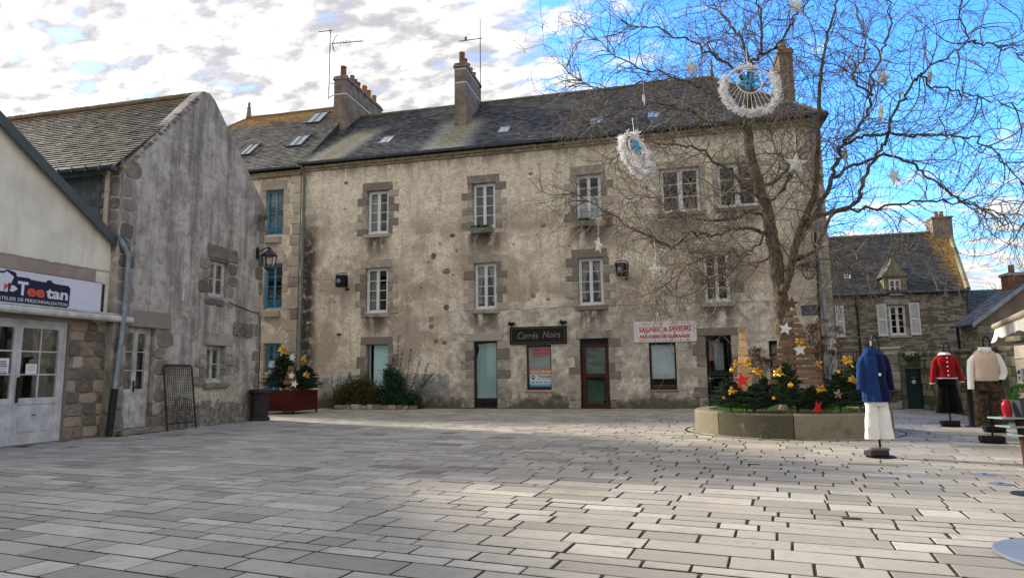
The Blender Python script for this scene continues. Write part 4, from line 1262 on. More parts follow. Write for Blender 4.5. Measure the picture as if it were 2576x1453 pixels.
def clip_b(a, b):
    x = -25.2 + a; f = b / BL; y = EY + (RY - EY) * f
    return x > -25.2 + f * 4.6 and not any(h[0] < x < h[1] and h[2] < y < h[3] for h in bh)
sl = MB()
slates(sl, (-25.2, EY, BEZ), (1, 0, 0), (0, RY - EY, BRZ - BEZ), 10.6, BL, clip_b)
tag(sl.build('slate_covering', M['slate_left'], broof), kind='stuff')
rg = MB()
for i in range(15):
    xa = -20.6 + i * 0.4
    rg.tube([(xa, RY, BRZ + .01), (min(xa + .41, -14.6), RY, BRZ + .015)], [.085, .08], 8)
rg.tube([(-20.6, RY, BRZ), (-25.2, EY, BEZ)], .07, 6)
tag(rg.build('ridge_tiles', M['ridge'], broof, smooth=50), kind='stuff')
MB().lathe([(0.14, 0), (0.12, .2), (0.09, .5), (0.11, .56), (0.07, .62), (0.06, .85), (0.0, .9)], 8, (-20.6, RY, BRZ)).build('ridge_finial', M['chimney'], broof)
for h in bh:
    skylight(broof, h[0] + .03, h[1] - .03, h[2] + .03, h[3] - .03, EY, BEZ, BSL, M['zinc'], M['lit_glass'], 0.09, .06)
gutter(BH, -25, -14.62, -0.36, 9.85)
for i in range(10):
    xa = -24.8 + i * 1.02
    MB().cbox(xa, xa + 1.01, -.16, .08, 9.55, 9.78, .02, .006, c=rnd.random()).build('cornice_block', M['cornice'], BH)

# ------------------------------------------------------------------ aerials
def aerial(label, x, y, zb, zt, rods):
    t = thing('television_aerial', label, 'aerial', (x, y, 0), 0, 'rooftop aerials')
    MB().tube([(0, 0, zb), (0, 0, zt)], .022, 6).build('mast', M['iron'], t)
    for (xa, za, xb, zb_, tk) in rods:
        bm = MB().tube([(xa, 0, za), (xb, 0, zb_)], tk, 5).build('boom', M['iron'], t)
        if abs(xb - xa) > 1.3:
            n = 9
            for i in range(n):
                f = (i + 1) / (n + 1)
                px = xa + (xb - xa) * f; pz = za + (zb_ - za) * f
                MB().tube([(px, -.09, pz + .03), (px, .09, pz + .05)], .012, 4).build('rod', M['iron'], bm)
    return t
a1 = aerial('tall antenna with two cross booms beside the wide chimney of many pots', -15.2, 26.5, 14.2, 17.65, [(-.62, 17.65, .12, 17.62, .022), (.05, 16.95, 1.75, 16.85, .02)])
for s_ in (1, -1):
    MB().tube([(.12, 0, 16.93), (.25, .05 * s_, 16.93 + .38 * s_), (.33, .08 * s_, 16.93 + .48 * s_)], .018, 5).build('reflector', M['iron'], a1)
MB().tube([(0, 0, 14.25), (.3, .15, 14.5)], .02, 5).build('bracket', M['iron'], a1)
MB().tube([(0, 0, 15.0), (.3, .15, 14.95)], .02, 5).build('bracket', M['iron'], a1)
a2 = aerial('tall thin antenna with one cross bar on the narrow middle chimney', -8.02, 27.45, 13.4, 17.7, [(-1.02, 16.72, .12, 16.72, .022)])
MB().lathe([(.05, 0), (.05, .16)], 8, (-.7, 0, 16.73)).build('amplifier', M['iron'], a2)
MB().tube([(0, 0, 13.5), (-.12, -.1, 13.5)], .02, 5).build('bracket', M['iron'], a2)
MB().tube([(0, 0, 14.3), (-.12, -.1, 14.3)], .02, 5).build('bracket', M['iron'], a2)
# ------------------------------------------------------------------ grey gabled house (local x = world y, y runs into the wall)
GH = thing('gabled_house', 'tall grey weathered gabled house with small stone-framed windows', 'house', (-12, 0, 0), PI / 2)
GO = [(14.95, 15.72, 3.42, 4.44, 0.2), (15.0, 15.74, 1.12, 2.11, 0.22), (12.32, 13.20, 0.12, 2.44, 0.22)]
w = MB()
wall_grid(w, 11.95, 17.3, -0.05, 6.1, GO)
w.add([(11.95, 0, 6.1), (17.3, 0, 6.1), (17.3, 0, 6.42), (14.85, 0, 8.86), (14.62, 0, 8.97), (14.38, 0, 8.93), (14.2, 0, 8.76)], [(0, 1, 2, 3, 4, 5, 6)])
w.add([(11.95, .3, 6.1), (17.3, .3, 6.1), (17.3, .3, 6.42), (14.85, .3, 8.86), (14.62, .3, 8.97), (14.38, .3, 8.93), (14.2, .3, 8.76)], [(6, 5, 4, 3, 2, 1, 0)])
for (a, b) in (((17.3, 6.1), (17.3, 6.42)), ((17.3, 6.42), (14.85, 8.86)), ((14.85, 8.86), (14.62, 8.97)), ((14.62, 8.97), (14.38, 8.93)), ((14.38, 8.93), (14.2, 8.76)), ((14.2, 8.76), (11.95, 6.1))):
    w.quad((a[0], 0, a[1]), (a[0], .3, a[1]), (b[0], .3, b[1]), (b[0], 0, b[1]))
w.quad((11.95, 0, -.05), (11.95, 9, -.05), (11.95, 9, 6.1), (11.95, 0, 6.1)).quad((17.3, 0, -.05), (17.3, 0, 6.2), (17.3, 9, 6.2), (17.3, 9, -.05))
w.add([(11.95, 9, -.05), (17.3, 9, -.05), (17.3, 9, 6.2), (14.5, 9, 8.8), (11.95, 9, 6.1)], [(0, 1, 2, 3, 4)])
w.build('wall', [M['gable'], M['dark_room']], GH)
ge = (11.70, 5.98); gr_ = (14.47, 8.86)
rf = MB()
rf.quad((ge[0], .28, ge[1]), (ge[0], 9.3, ge[1]), (gr_[0], 9.3, gr_[1]), (gr_[0], .28, gr_[1]))
rf.quad((17.5, .28, 6.15), (17.5, 9.3, 6.15), (gr_[0], 9.3, gr_[1]), (gr_[0], .28, gr_[1]))
groof = rf.build('roof', M['roof_under'], GH)
sl = MB()
gv = Vector((gr_[0] - ge[0], 0, gr_[1] - ge[1]))
slates(sl, (ge[0], 9.3, ge[1]), (0, -1, 0), gv, 9.28, gv.length, lambda a, b: True, 0.22, 0.125, 0.02, 0.02)
tag(sl.build('slate_covering', M['slate_gable'], groof), kind='stuff')
sl = MB()
gv2 = Vector((gr_[0] - 17.5, 0, gr_[1] - 6.15))
slates(sl, (17.5, .02, 6.15), (0, 1, 0), gv2, 9.28, gv2.length, lambda a, b: True, 0.3, 0.16)
tag(sl.build('slate_back_slope', M['slate_gable'], groof), kind='stuff')
rg = MB()
for i in range(23):
    rg.tube([(gr_[0], .25 + i * .4, gr_[1] + .03 + rnd.uniform(0, .01)), (gr_[0], .66 + i * .4, gr_[1] + .03)], [.09, .085], 8, c=rnd.random())
tag(rg.build('ridge_tiles', M['ridge'], groof, smooth=50), kind='stuff')
# ragged mortar and stones along the near verge
for i in range(30):
    f = (i + rnd.uniform(-.4, .4)) / 30
    x = 11.9 + (14.2 - 11.9) * f; z = 6.06 + (8.74 - 6.06) * f
    round_stone(GH, x + .04 + rnd.uniform(0, .06), z - rnd.uniform(0, .06), rnd.uniform(.08, .17), rnd.uniform(.05, .1), .014, .1, 'granite_dark' if i % 2 else 'granite', 'verge_stone', 9)
# gutter at the eaves
gt = MB(); n = 7; r_ = .085
gt.loft([[(11.62 + r_ * math.cos(PI + PI * k / (n - 1)), y, 5.97 + r_ * math.sin(PI + PI * k / (n - 1))) for k in range(n)] for y in (-.06, 9.2)], closed=False)
gt.tube([(11.535, -.06, 5.97), (11.535, 9.2, 5.97)], .014, 6)
gt.box(11.545, 11.70, -.065, -.05, 5.88, 5.98)
go = gt.build('gutter', M['zinc'], GH, smooth=40)
for i in range(8):
    y = .25 + i * .38
    MB().box(11.515, 11.535, y - .015, y + .015, 5.88, 6.0).tube([(11.525, y, 5.9), (11.7, y - .02, 6.04)], .012, 4).build('gutter_bracket', M['zinc'], go)
# slate cladding on the flank above the shop roof
cl_n = 0
for j in range(10):
    z0 = 4.05 + j * .185
    for i in range(9):
        y0 = .45 + i * .26 + (j % 2) * .13
        if z0 + .18 > 5.92:
            continue
        mb = MB()
        d = rnd.uniform(0, .006)
        mb.cbox(11.925 - .012 - d, 11.94, y0 + .003, y0 + .257, z0 - .02, z0 + .19, .003, .002, c=rnd.random())
        mb.build('cladding_slate', M['slate_clad'], GH)
downpipe(GH, [(11.86, .34, 5.95), (11.86, .33, 4.9), (11.86, .31, 4.1)], .05, M['cream_pipe'], collars=[(11.86, .33, 5.5), (11.86, .32, 4.5)])
MB().box(11.88, 11.945, .40, .44, 4.0, 5.9).build('corner_board', M['grey_wood'], GH)
# stones of the near corner: gable face and flank
z = 0.02; i = 0
while z < 6.0:
    h = rnd.uniform(.26, .52)
    wd = rnd.uniform(.22, .36) if i % 2 else rnd.uniform(.36, .52)
    if not (2.45 < z + h / 2 < 2.8):
        round_stone(GH, 11.96 + wd / 2, z + h / 2, wd, h - .01, .014, .1, 'granite_dark', 'corner_stone', 12, power=5)
    if z > 3.9:
        Mq = Matrix(((0, 1, 0, 11.95), (-1, 0, 0, 0.02), (0, 0, 1, 0), (0, 0, 0, 1)))
        round_stone(GH, -.16 - .02 * (i % 2), z + h / 2, .26, h - .02, .014, .06, 'granite_dark', 'corner_stone', 10, power=4, M4=Mq)
    z += h; i += 1
# far corner
z = 0.04; i = 0
while z < 6.1:
    h = rnd.uniform(.28, .46)
    wd = rnd.uniform(.2, .28) if i % 2 else rnd.uniform(.3, .44)
    round_stone(GH, 17.3 - wd / 2 + .02, z + h / 2, wd, h - .01, .014, .1, 'granite_dark' if i % 2 else 'granite', 'corner_stone', 12, power=5)
    z += h; i += 1
# upper window
rect_stone(GH, 14.86, 16.08, 4.445, 4.82, .04, .15, 'granite_dark', .03, .03, 'lintel')
for (cx, cz, ww, hh) in ((14.75, 4.28, .4, .32), (14.80, 3.98, .26, .28), (14.74, 3.66, .40, .34), (15.9, 4.26, .34, .34), (15.92, 3.94, .38, .3), (15.86, 3.62, .26, .32), (15.05, 3.28, .42, .2), (15.45, 3.27, .36, .2), (15.82, 3.27, .3, .2)):
    round_stone(GH, cx, cz, ww, hh, .03, .12, 'granite_dark', 'quoin_stone', 12, power=4)
# lower window
MB().prism([(14.82, 2.115), (16.02, 2.115), (15.98, 2.24), (15.84, 2.44), (15.0, 2.44), (14.86, 2.26)], -.035, .14, c=.4).build('lintel', M['granite'], GH)
for (cx, cz, ww, hh) in ((14.84, 1.96, .32, .28), (14.76, 1.66, .46, .32), (14.86, 1.38, .26, .26), (14.74, 1.16, .5, .3), (15.9, 1.98, .34, .28), (15.98, 1.70, .5, .3), (15.86, 1.42, .26, .28), (15.92, 1.17, .4, .28)):
    round_stone(GH, cx, cz, ww, hh, .03, .12, 'granite', 'quoin_stone', 12, power=4)
rect_stone(GH, 14.9, 15.86, .97, 1.115, .09, .2, 'granite', .015, .02, 'window_ledge')
# door
rect_stone(GH, 12.2, 13.62, 2.445, 2.82, .05, .15, 'granite_dark', .02, .02, 'lintel')
for (cx, cz, ww, hh) in ((13.48, 2.2, .55, .44), (13.36, 1.84, .34, .28), (13.42, 1.5, .42, .38), (13.34, 1.16, .28, .3), (13.40, .84, .38, .32), (13.34, .52, .28, .3), (13.40, .2, .4, .32), (12.22, 2.2, .2, .4), (12.22, 1.75, .2, .4), (12.2, 1.3, .22, .42), (12.22, .8, .2, .45), (12.2, .34, .22, .4)):
    round_stone(GH, cx, cz, ww, hh, .03, .12, 'granite', 'quoin_stone', 12, power=4.5)
rect_stone(GH, 12.2, 13.4, 0.0, .115, .2, .25, 'granite_dark', .01, .015, 'doorstep')
for k in (0, 1):
    x0, x1, z0, z1, dp = GO[k]
    window(GH, x0 + .01, x1 - .01, z0 + .01, z1 - .01, dp, M['peel_white'], 2 if k == 0 else 2, 2, 1, fr=.04, st=.05, centre=.045)
x0, x1, z0, z1, dp = GO[2]
dr = window(GH, x0 + .01, x1 - .01, z0 + .01, z1 - .01, dp, M['peel_white'], 3, 2, 1, fr=.04, st=.085, centre=.06, panel=.88, rail=.09, sill=False, name='door')
MB().box(12.745, 12.77, dp - .10, dp - .075, .95, 1.2).tube([(12.757, dp - .1, 1.06), (12.757, dp - .15, 1.06), (12.70, dp - .15, 1.05)], .009, 6).build('door_handle', M['iron'], dr)
# small things fixed on the gable
for i in range(6):
    MB().cbox(16.03 + i * .145, 16.17 + i * .145, -.05, .02, 2.42 + rnd.uniform(-.05, .03), 2.78 + rnd.uniform(-.03, .02), .006, .008, c=rnd.random()).build('vent_board', M['grey_wood'], GH)
MB().box(13.98, 14.05, -.015, .005, 3.18, 4.1).build('white_strip', M['peel_white'], GH)
round_stone(GH, 14.15, 2.82, .2, .15, .03, .05, 'granite_pale', 'plaster_knob')
MB().tube(smooth_path([(15.8, -.02, 3.32), (16.2, -.02, 3.26), (16.8, -.02, 3.16), (17.2, -.02, 3.05), (17.28, -.02, 2.0), (17.26, -.02, .1)], 4), .012, 5).build('wall_cable', M['iron'], GH)
# zinc down pipe that drains the shop roof
dpz = downpipe(GH, smooth_path([(11.95, -.02, 4.42), (11.99, -.09, 4.22), (12.10, -.12, 4.02), (12.11, -.12, 3.6), (12.1, -.12, 2.7), (11.98, -.12, 1.02)], 3), .055, M['zinc_pale'], collars=[(12.1, -.12, 3.3), (12.1, -.12, 2.75), (12.03, -.12, 1.7)])
MB().tube([(11.98, -.12, 1.03), (11.9, -.12, .02)], .07, 8).build('pipe_foot', M['iron'], dpz)
tr = MB(); r_ = .09
tr.loft([[(12.0 + r_ * math.cos(PI + PI * k / 6), y, 4.45 + .05 * (y > 2) + r_ * math.sin(PI + PI * k / 6)) for k in range(7)] for y in (-.12, 3)], closed=False)
tr.build('valley_gutter', M['zinc_pale'], GH, smooth=40)

# bare plant rooted in the gable
tp = thing('wall_plant', 'small bare twiggy plant growing out of the grey gable wall', 'plant', (-12, 17.2, 6.0))
mb = MB()
for i in range(26):
    p = Vector((0.02, 0.05, 0)); d = Vector((rnd.uniform(.1, .6), rnd.uniform(-1, .1), rnd.uniform(.1, .9))).normalized()
    pts = [p.copy()]
    for k in range(9):
        d = (d + Vector((rnd.uniform(-.15, .2), rnd.uniform(-.25, .1), -.22))).normalized()
        p = p + d * .13
        p.x = max(p.x, .02)
        pts.append(p.copy())
    mb.tube(pts, [.009 - .0007 * k for k in range(len(pts))], 4, c=rnd.random(), cap=False)
mb.build('twigs', M['twig'], tp)

# ------------------------------------------------------------------ shop with white doors
SH = thing('shop_building', 'low cream rendered shop gable with white glazed double doors', 'shop', (-12.2, 0, 0), PI / 2)
SO = (8.98, 11.04, 0.02, 2.42, 0.12)
w = MB()
wall_grid(w, 4.5, 12.09, -.05, 4.28, [SO])
w.add([(4.5, 0, 4.28), (12.09, 0, 4.28), (8.3, 0, 6.72)], [(0, 1, 2)])
w.quad((12.09, 0, -.05), (12.09, 8, -.05), (12.09, 8, 4.28), (12.09, 0, 4.28)).quad((4.5, 0, -.05), (4.5, 0, 4.28), (4.5, 8, 4.28), (4.5, 8, -.05))
w.add([(4.5, 8, -.05), (12.09, 8, -.05), (12.09, 8, 4.28), (8.3, 8, 6.72), (4.5, 8, 4.28)], [(4, 3, 2, 1, 0)])
w.build('wall', [M['shop'], M['dark_room']], SH)
rf = MB()
for s_ in (1, -1):
    e = (8.3 + s_ * 3.95, 4.2)
    rf.quad((e[0], -.1, e[1]), (e[0], 8.2, e[1]), (8.3, 8.2, 6.78), (8.3, -.1, 6.78))
sroof = rf.build('roof', M['slate_clad'], SH)
nrm = Vector((2.58, 3.95)).normalized()
for s_ in (1, -1):
    a, b = Vector((8.3 + s_ * 3.98, 4.18)), Vector((8.3, 6.78))
    dn = Vector((0, -.20))
    MB().prism([(a.x, a.y - .20), (a.x, a.y + .03), (b.x, b.y + .03), (b.x, b.y - .2)] if s_ < 0 else [(b.x, b.y - .2), (b.x, b.y + .03), (a.x, a.y + .03), (a.x, a.y - .2)], -.14, -.1).build('verge_board', M['slate_clad'], sroof)
x0, x1, z0, z1, dp = SO
sd = window(SH, x0, x1, z0, z1, dp, M['old_white'], 3, 2, 2, fr=.06, st=.10, centre=.085, mun=.028, panel=.88, rail=.10, sill=False, name='double_door')
MB().box(10.035, 10.065, dp - .12, dp - .08, .82, 1.30).tube([(10.05, dp - .12, 1.08), (10.05, dp - .17, 1.08), (9.95, dp - .17, 1.07)], .011, 6).build('door_handle', M['iron'], sd)
MB().box(10.4, 10.48, dp - .085, dp - .07, .56, .575).build('letter_slot', M['iron'], sd)
z = .02
row = 0
while z < 2.4:
    h = rnd.uniform(.2, .36)
    x = 11.06
    while x < 12.04:
        wd = min(rnd.uniform(.2, .48), 12.06 - x)
        if wd > .08:
            round_stone(SH, x + wd / 2, z + h / 2, wd - .01, h - .008, .025, .05, 'rubble_shop', 'rubble_stone', 13, power=6)
        x += wd
    z += h; row += 1
MB().box(11.15, 11.35, -.05, 0, 1.5, 1.72).box(11.235, 11.255, -.058, -.05, 1.53, 1.68).build('meter_cover', M['granite_pale'], SH)

SG = thing('shop_sign', 'white shop sign with white and red lettering on navy', 'sign', (-12.2, 0, 0), PI / 2)
MB().box(8.4, 11.70, -.075, -.045, 2.71, 3.335).build('panel', M['sign_white'], SG)
MB().box(8.4, 11.81, -.045, -.002, 2.70, 3.33).box(8.4, 11.71, -.078, -.045, 3.335, 3.345).build('backing_board', mk('dark_backing', (0.03, 0.03, 0.033), (0.06, 0.055, 0.05), 8.0), SG)
blob = [(9.2, 2.715), (10.88, 2.715), (10.92, 2.75), (10.93, 3.12), (10.88, 3.17), (10.60, 3.175), (10.52, 3.19), (10.49, 3.23), (10.41, 3.23), (10.37, 3.18), (10.05, 3.19), (10.03, 3.215), (9.77, 3.215), (9.74, 3.285), (9.58, 3.325), (9.5, 3.28), (9.4, 3.28), (9.3, 3.325), (9.12, 3.26), (9.12, 3.05), (9.2, 3.05)]
MB().prism(blob, -.080, -.076).build('logo_ground', M['navy'], SG)
MB().prism([(9.27, 2.9), (9.61, 2.9), (9.61, 3.08), (9.66, 3.06), (9.71, 3.2), (9.57, 3.285), (9.5, 3.24), (9.4, 3.24), (9.31, 3.285), (9.17, 3.2), (9.22, 3.06), (9.27, 3.08)], -.084, -.081).build('shirt_emblem', M['sign_white'], SG)
MB().prism([(9.53, 2.9), (9.61, 3.0), (9.61, 3.04), (9.53, 3.05)], -.087, -.0845).build('shirt_corner', M['print_coral'], SG)
MB().prism([(9.64, 2.93), (9.7, 2.91), (9.76, 2.94), (9.80, 2.98), (9.75, 3.02), (9.70, 3.04), (9.66, 3.02), (9.67, 2.97)], -.084, -.081).build('splash_emblem', M['sign_white'], SG)
text(SG, 'T', 9.90, 2.875, -.084, .36, M['sign_white'], .21, bold=.012)
text(SG, 'ee', 10.175, 2.875, -.084, .30, M['print_coral'], .37, bold=.010)
text(SG, 'tan', 10.635, 2.875, -.084, .30, M['sign_white'], .49, bold=.010)
text(SG, 'ATELIER DE PERSONNALISATION', 9.43, 2.745, -.084, .095, M['sign_white'], 1.45, 'LEFT')

AW = thing('rolled_awning', 'rolled white awning case along the shop front under the sign', 'awning', (-12.2, 0, 0), PI / 2)
prof = [(-.30, 2.50), (-.33, 2.54), (-.33, 2.60), (-.29, 2.635), (-.22, 2.64), (-.20, 2.50)]
MB().loft([[(x, y, z) for y, z in prof] for x in (8.0, 12.38)]).build('front_bar', M['awning_old'], AW, smooth=30)
MB().box(8.0, 12.32, -.20, -.003, 2.655, 2.69).build('top_cover', M['awning_old'], AW)
MB().box(8.0, 12.30, -.19, -.004, 2.52, 2.65).build('roll', mk('awning_shadow_gap', (0.02, 0.022, 0.028), None, rough=0.7), AW)  # near-black box, shade of the slot behind the bar put into its colour

for i, (xa, xb, za, zb, lines, lab) in enumerate(((9.63, 9.86, 1.36, 1.66, 6, 'white notice with bold print on the left leaf of the shop doors'), (10.2, 10.43, 1.36, 1.56, 4, 'smaller plain white notice on the right leaf of the shop doors'))):
    nt = thing('paper_notice', lab, 'notice', (-12.2, 0, 0), PI / 2, 'notices on the shop doors')
    MB().box(xa, xb, .045, .047, za, zb).build('sheet', M['print_white'], nt)
    pl_ = MB()
    for k in range(lines):
        hh_ = (.022 if k < 3 or k == 5 else .008) if i == 0 else .006
        ww_ = (xb - xa) * rnd.uniform(.55, .8)
        zc_ = zb - .075 - k * .043 if i == 0 else zb - .04 - k * .03
        nn_ = 9
        for q in range(nn_):
            u0_ = (xa + xb) / 2 - ww_ / 2 + ww_ * q / nn_
            pl_.box(u0_, u0_ + ww_ / nn_ * rnd.uniform(.5, .95), .0425, .045, zc_, zc_ + hh_)
    tag(pl_.build('print_lines', M['navy'] if i == 0 else M['print_grey'], nt), kind='stuff')

# ------------------------------------------------------------------ lanterns
def lantern(label, loc, rotz, arm):
    t = thing('wall_lantern', label, 'lantern', loc, rotz, 'wall lanterns')
    MB().box(-.06, .06, -.05, 0, .42, .80).build('wall_plate', M['iron'], t)
    a = MB().tube(smooth_path([(0, -.02, .62), (0, -arm * .5, .74), (0, -arm, .80)], 5), .022, 6)
    a.tube(smooth_path([(0, -.02, .45), (0, -arm * .25, .5), (0, -arm * .5, .70)], 5), .012, 5)
    a.build('arm', M['iron'], t)
    y = -arm
    MB().lathe([(.0, .80), (.05, .78), (.06, .70), (.12, .66), (.26, .52), (.27, .47), (.24, .46)], 6, (0, y, 0)).build('hood', M['lamp_brown'], t)
    c = MB()
    for k in range(6):
        w_ = 2 * PI * k / 6
        c.tube([(.245 * math.cos(w_), y + .245 * math.sin(w_), .46), (.20 * math.cos(w_), y + .20 * math.sin(w_), .15), (.11 * math.cos(w_), y + .11 * math.sin(w_), .02)], .014, 5)
    c.lathe([(.12, 0), (.12, .03), (.03, -.04)], 6, (0, y, 0))
    cg = c.build('cage', M['iron'], t)
    MB().lathe([(.225, .45), (.185, .15), (.10, .03)], 6, (0, y, 0), cap=False).build('glass', M['glass'], t)
    t.scale = (.86, .86, .86)
    return t
lantern('dark street lantern on a curved arm at the corner of the grey house', (-12, 16.98, 4.42), PI / 2, .5)
lantern('dark wall lantern beside the down pipe at the right end of the long townhouse', (4.55, 23.5, 4.25), 0, .45)

# ------------------------------------------------------------------ wire panel leaning on the grey house
wp = thing('wire_panel', 'dark wire mesh panel in a tube frame leaning on the grey wall', 'grille', (-11.72, 13.9, 0), PI / 2)
lean = Matrix.Rotation(rad(-8), 4, 'X')
fr = [(-.48, 0, .0), (-.48, 0, 1.52), (-.42, 0, 1.58), (.42, 0, 1.58), (.48, 0, 1.52), (.48, 0, .0)]
MB().tube([lean @ Vector(p) for p in fr], .022, 8).tube([lean @ Vector(p) for p in ((-.48, 0, .16), (.48, 0, .16))], .016, 6).build('frame', M['rust_iron'], wp)
mb = MB()
for i in range(14):
    x = -.45 + i * .07
    mb.tube([lean @ Vector((x, 0, .16)), lean @ Vector((x, 0, 1.57))], .005, 4)
for i in range(21):
    z = .2 + i * .067
    mb.tube([lean @ Vector((-.48, .004, z)), lean @ Vector((.48, .004, z))], .005, 4)
tag(mb.build('wire_mesh', M['rust_iron'], wp), kind='stuff')

# ------------------------------------------------------------------ litter bin
bn = thing('litter_bin', 'dark brown litter bin at the corner of the grey house', 'bin', (-11.72, 17.0, 0))
MB().lathe([(.29, 0), (.30, .03), (.29, .07), (.25, .10), (.245, .72), (.26, .75), (.26, .79)], 8).build('body', M['bin'], bn)
MB().lathe([(.30, .79), (.325, .81), (.325, .86), (.28, .90), (.12, .91), (.10, .88)], 16).build('lid', M['bin'], bn)
for k in range(8):
    w_ = 2 * PI * (k + .5) / 8
    Mk = Matrix.Rotation(w_, 4, 'Z')
    MB().cbox(.222, .24, -.07, .07, .16, .66, .006, 0, M=Mk).build('side_panel', M['bin'], bn)
MB().box(-.09, .09, -.272, -.24, .60, .68).build('badge', M['lamp_brown'], bn)
# ------------------------------------------------------------------ signs and small things on the long facade
FY = 23.5
cs = thing('shop_sign', 'black framed wooden sign with faded gold script over a shop window', 'sign', (0, FY, 0))
MB().box(-5.77, -3.66, -.10, -.005, 2.32, 2.96).build('board', M['black_paint'], cs)
fm = MB()
for bx in ((-5.71, -3.72, 2.895, 2.915), (-5.71, -3.72, 2.365, 2.385), (-5.71, -5.69, 2.385, 2.895), (-3.74, -3.72, 2.385, 2.895)):
    fm.box(bx[0], bx[1], -.108, -.1, bx[2], bx[3])
fm.build('border', M['print_gold'], cs)
M['script'] = mk('faded_script', (0.19, 0.165, 0.105), None, rough=0.5)
text(cs, 'Carrés', -5.08, 2.52, -.102, .36, M['script'], .78, shear=.25, bold=.002)
text(cs, 'Noirs', -4.20, 2.54, -.102, .36, M['script'], .66, shear=.25, bold=.002)
for x in (-5.78, -3.86):
    sp = MB().tube([(x + .08, -.05, 2.96), (x + .08, -.16, 3.03)], .015, 6)
    sp.tube([(x + .08, -.10, 3.05), (x + .02, -.2, 3.10)], [.06, .075], 8).tube([(x + .14, -.10, 3.05), (x + .18, -.2, 3.08)], [.05, .07], 8)
    sp.build('spot_lamp', M['black_paint'], cs)

ss = thing('shop_sign', 'white sign with red lettering and thin red border', 'sign', (0, FY, 0))
MB().cbox(-1.25, .88, -.05, -.01, 2.30, 3.02, .004, 0).build('board', M['sign_cream'], ss)
bd = MB(); bw = .012
c_ = .12
L_, R_, B_, T_ = -1.17, .80, 2.36, 2.95
pts = [(L_, B_ + c_), (L_, T_ - c_)]
def arcp(cx, cz, a0, a1):
    return [(cx + c_ * math.cos(rad(a0 + (a1 - a0) * i / 6)), cz + c_ * math.sin(rad(a0 + (a1 - a0) * i / 6))) for i in range(7)]
loop = arcp(L_, T_, -90, 0) + arcp(R_, T_, 180, 270) + arcp(R_, B_, 90, 180) + arcp(L_, B_, 0, 90)
lp = [(x, -.052, z) for x, z in loop]
bd.tube(lp + [lp[0]], .006, 4)
bd.build('border', M['print_red'], ss)
text(ss, 'SALINES', -.72, 2.66, -.051, .24, M['print_red'], .72, bold=.008, shear=.08)
text(ss, '&', -.16, 2.67, -.051, .2, M['print_red'], .15, bold=.006)
text(ss, 'SAVEURS', .33, 2.67, -.051, .25, M['print_red'], .76, bold=.008, shear=.08)
text(ss, 'PALUDIERS DE GUÉRANDE', -.2, 2.44, -.051, .15, M['print_red'], 1.72, bold=.008, shear=.15)

pq = thing('street_plaque', 'dark blue street name plaque by the down pipe', 'plaque', (0, FY, 0))
MB().cbox(4.31, 4.82, -.03, -.005, 3.08, 3.42, .004, 0).build('plate', M['plaque'], pq)
for s_, z, wd in (('PLACE', 3.31, .2), ('DE LA', 3.225, .17), ('PSALLETTE', 3.13, .4)):
    text(pq, s_, 4.565, z, -.031, .085, M['print_grey'] if 0 else M['zinc_pale'], wd)

dpS = OPEN['S0'][4]
fn = thing('closing_notice', 'pink closing notice at the top of the shop window', 'notice', (0, FY, 0))
MB().box(-4.99, -4.35, dpS - .085, dpS - .083, 1.94, 2.17).build('sheet', M['print_pink'], fn)
text(fn, 'FERMETURE', -4.67, 2.075, dpS - .087, .09, M['print_maroon'], .58, bold=.002)
text(fn, 'DÉFINITIVE', -4.67, 1.965, dpS - .087, .09, M['print_maroon'], .54, bold=.002)
ag = thing('agency_poster', 'orange, white and blue estate agency poster low in the shop window', 'poster', (0, FY, 0))
yq = dpS - .085
MB().box(-5.07, -4.27, yq, yq + .002, 1.22, 1.41).build('orange_band', M['print_orange'], ag)
MB().box(-5.07, -4.27, yq, yq + .002, .87, 1.22).build('white_band', mk('poster_white', (0.55, 0.68, 0.74), None), ag)
MB().box(-5.07, -4.27, yq, yq + .002, .78, .87).build('blue_band', M['print_blue'], ag)
text(ag, 'NÉGOCIÉ PAR', -4.66, 1.275, yq - .002, .12, M['print_white'], .72)
text(ag, 'TOUCAN', -4.54, 1.10, yq - .002, .13, M['navy'], .50, bold=.004)
text(ag, 'IMMOBILIER', -4.54, 1.04, yq - .002, .04, M['navy'], .49)
text(ag, '09 70 99 76 21', -4.66, .905, yq - .002, .09, M['navy'], .73, bold=.002)
text(ag, 'www.toucan-immobilier.fr', -4.67, .81, yq - .002, .05, M['print_white'], .72)
pin = [(-4.945 + .072 * math.cos(rad(-40 + i * 26)), 1.125 + .072 * math.sin(rad(-40 + i * 26))) for i in range(11)] + [(-4.945, 1.015)]
MB().prism(pin, yq - .004, yq - .001).build('pin_logo', M['navy'], ag)
MB().prism([(-4.945 + .032 * math.cos(PI * i / 5), 1.125 + .032 * math.sin(PI * i / 5)) for i in range(10)], yq - .006, yq - .0045).build('pin_eye', M['print_white'], ag)

def floodlight(label, x, z):
    t = thing('floodlight', label, 'floodlight', (x, FY, z), 0, 'floodlights on the facade')
    MB().cbox(-.2, .2, -.42, -.12, -.24, .22, .03, .01).build('housing', M['black_paint'], t)
    b = MB().tube(smooth_path([(-.2, -.27, .1), (-.22, -.27, .26), (0, -.27, .31), (.22, -.27, .26), (.22, -.27, -.1), (.2, -.2, -.3)], 4), .018, 6)
    b.box(.12, .2, -.2, 0, -.36, -.28)
    b.build('bracket', M['black_paint'], t)
    MB().lathe([(.075, 0), (.09, .02), (.06, .025)], 12, M=Matrix.Translation((-.05, -.42, -.02)) @ Matrix.Rotation(PI / 2, 4, 'X')).build('lens', M['steel_pale'], t)
    return t
floodlight('black boxy floodlight on the left half of the facade', -12.55, 4.98)
floodlight('black boxy floodlight on the facade behind the bare branches', -1.6, 4.9)

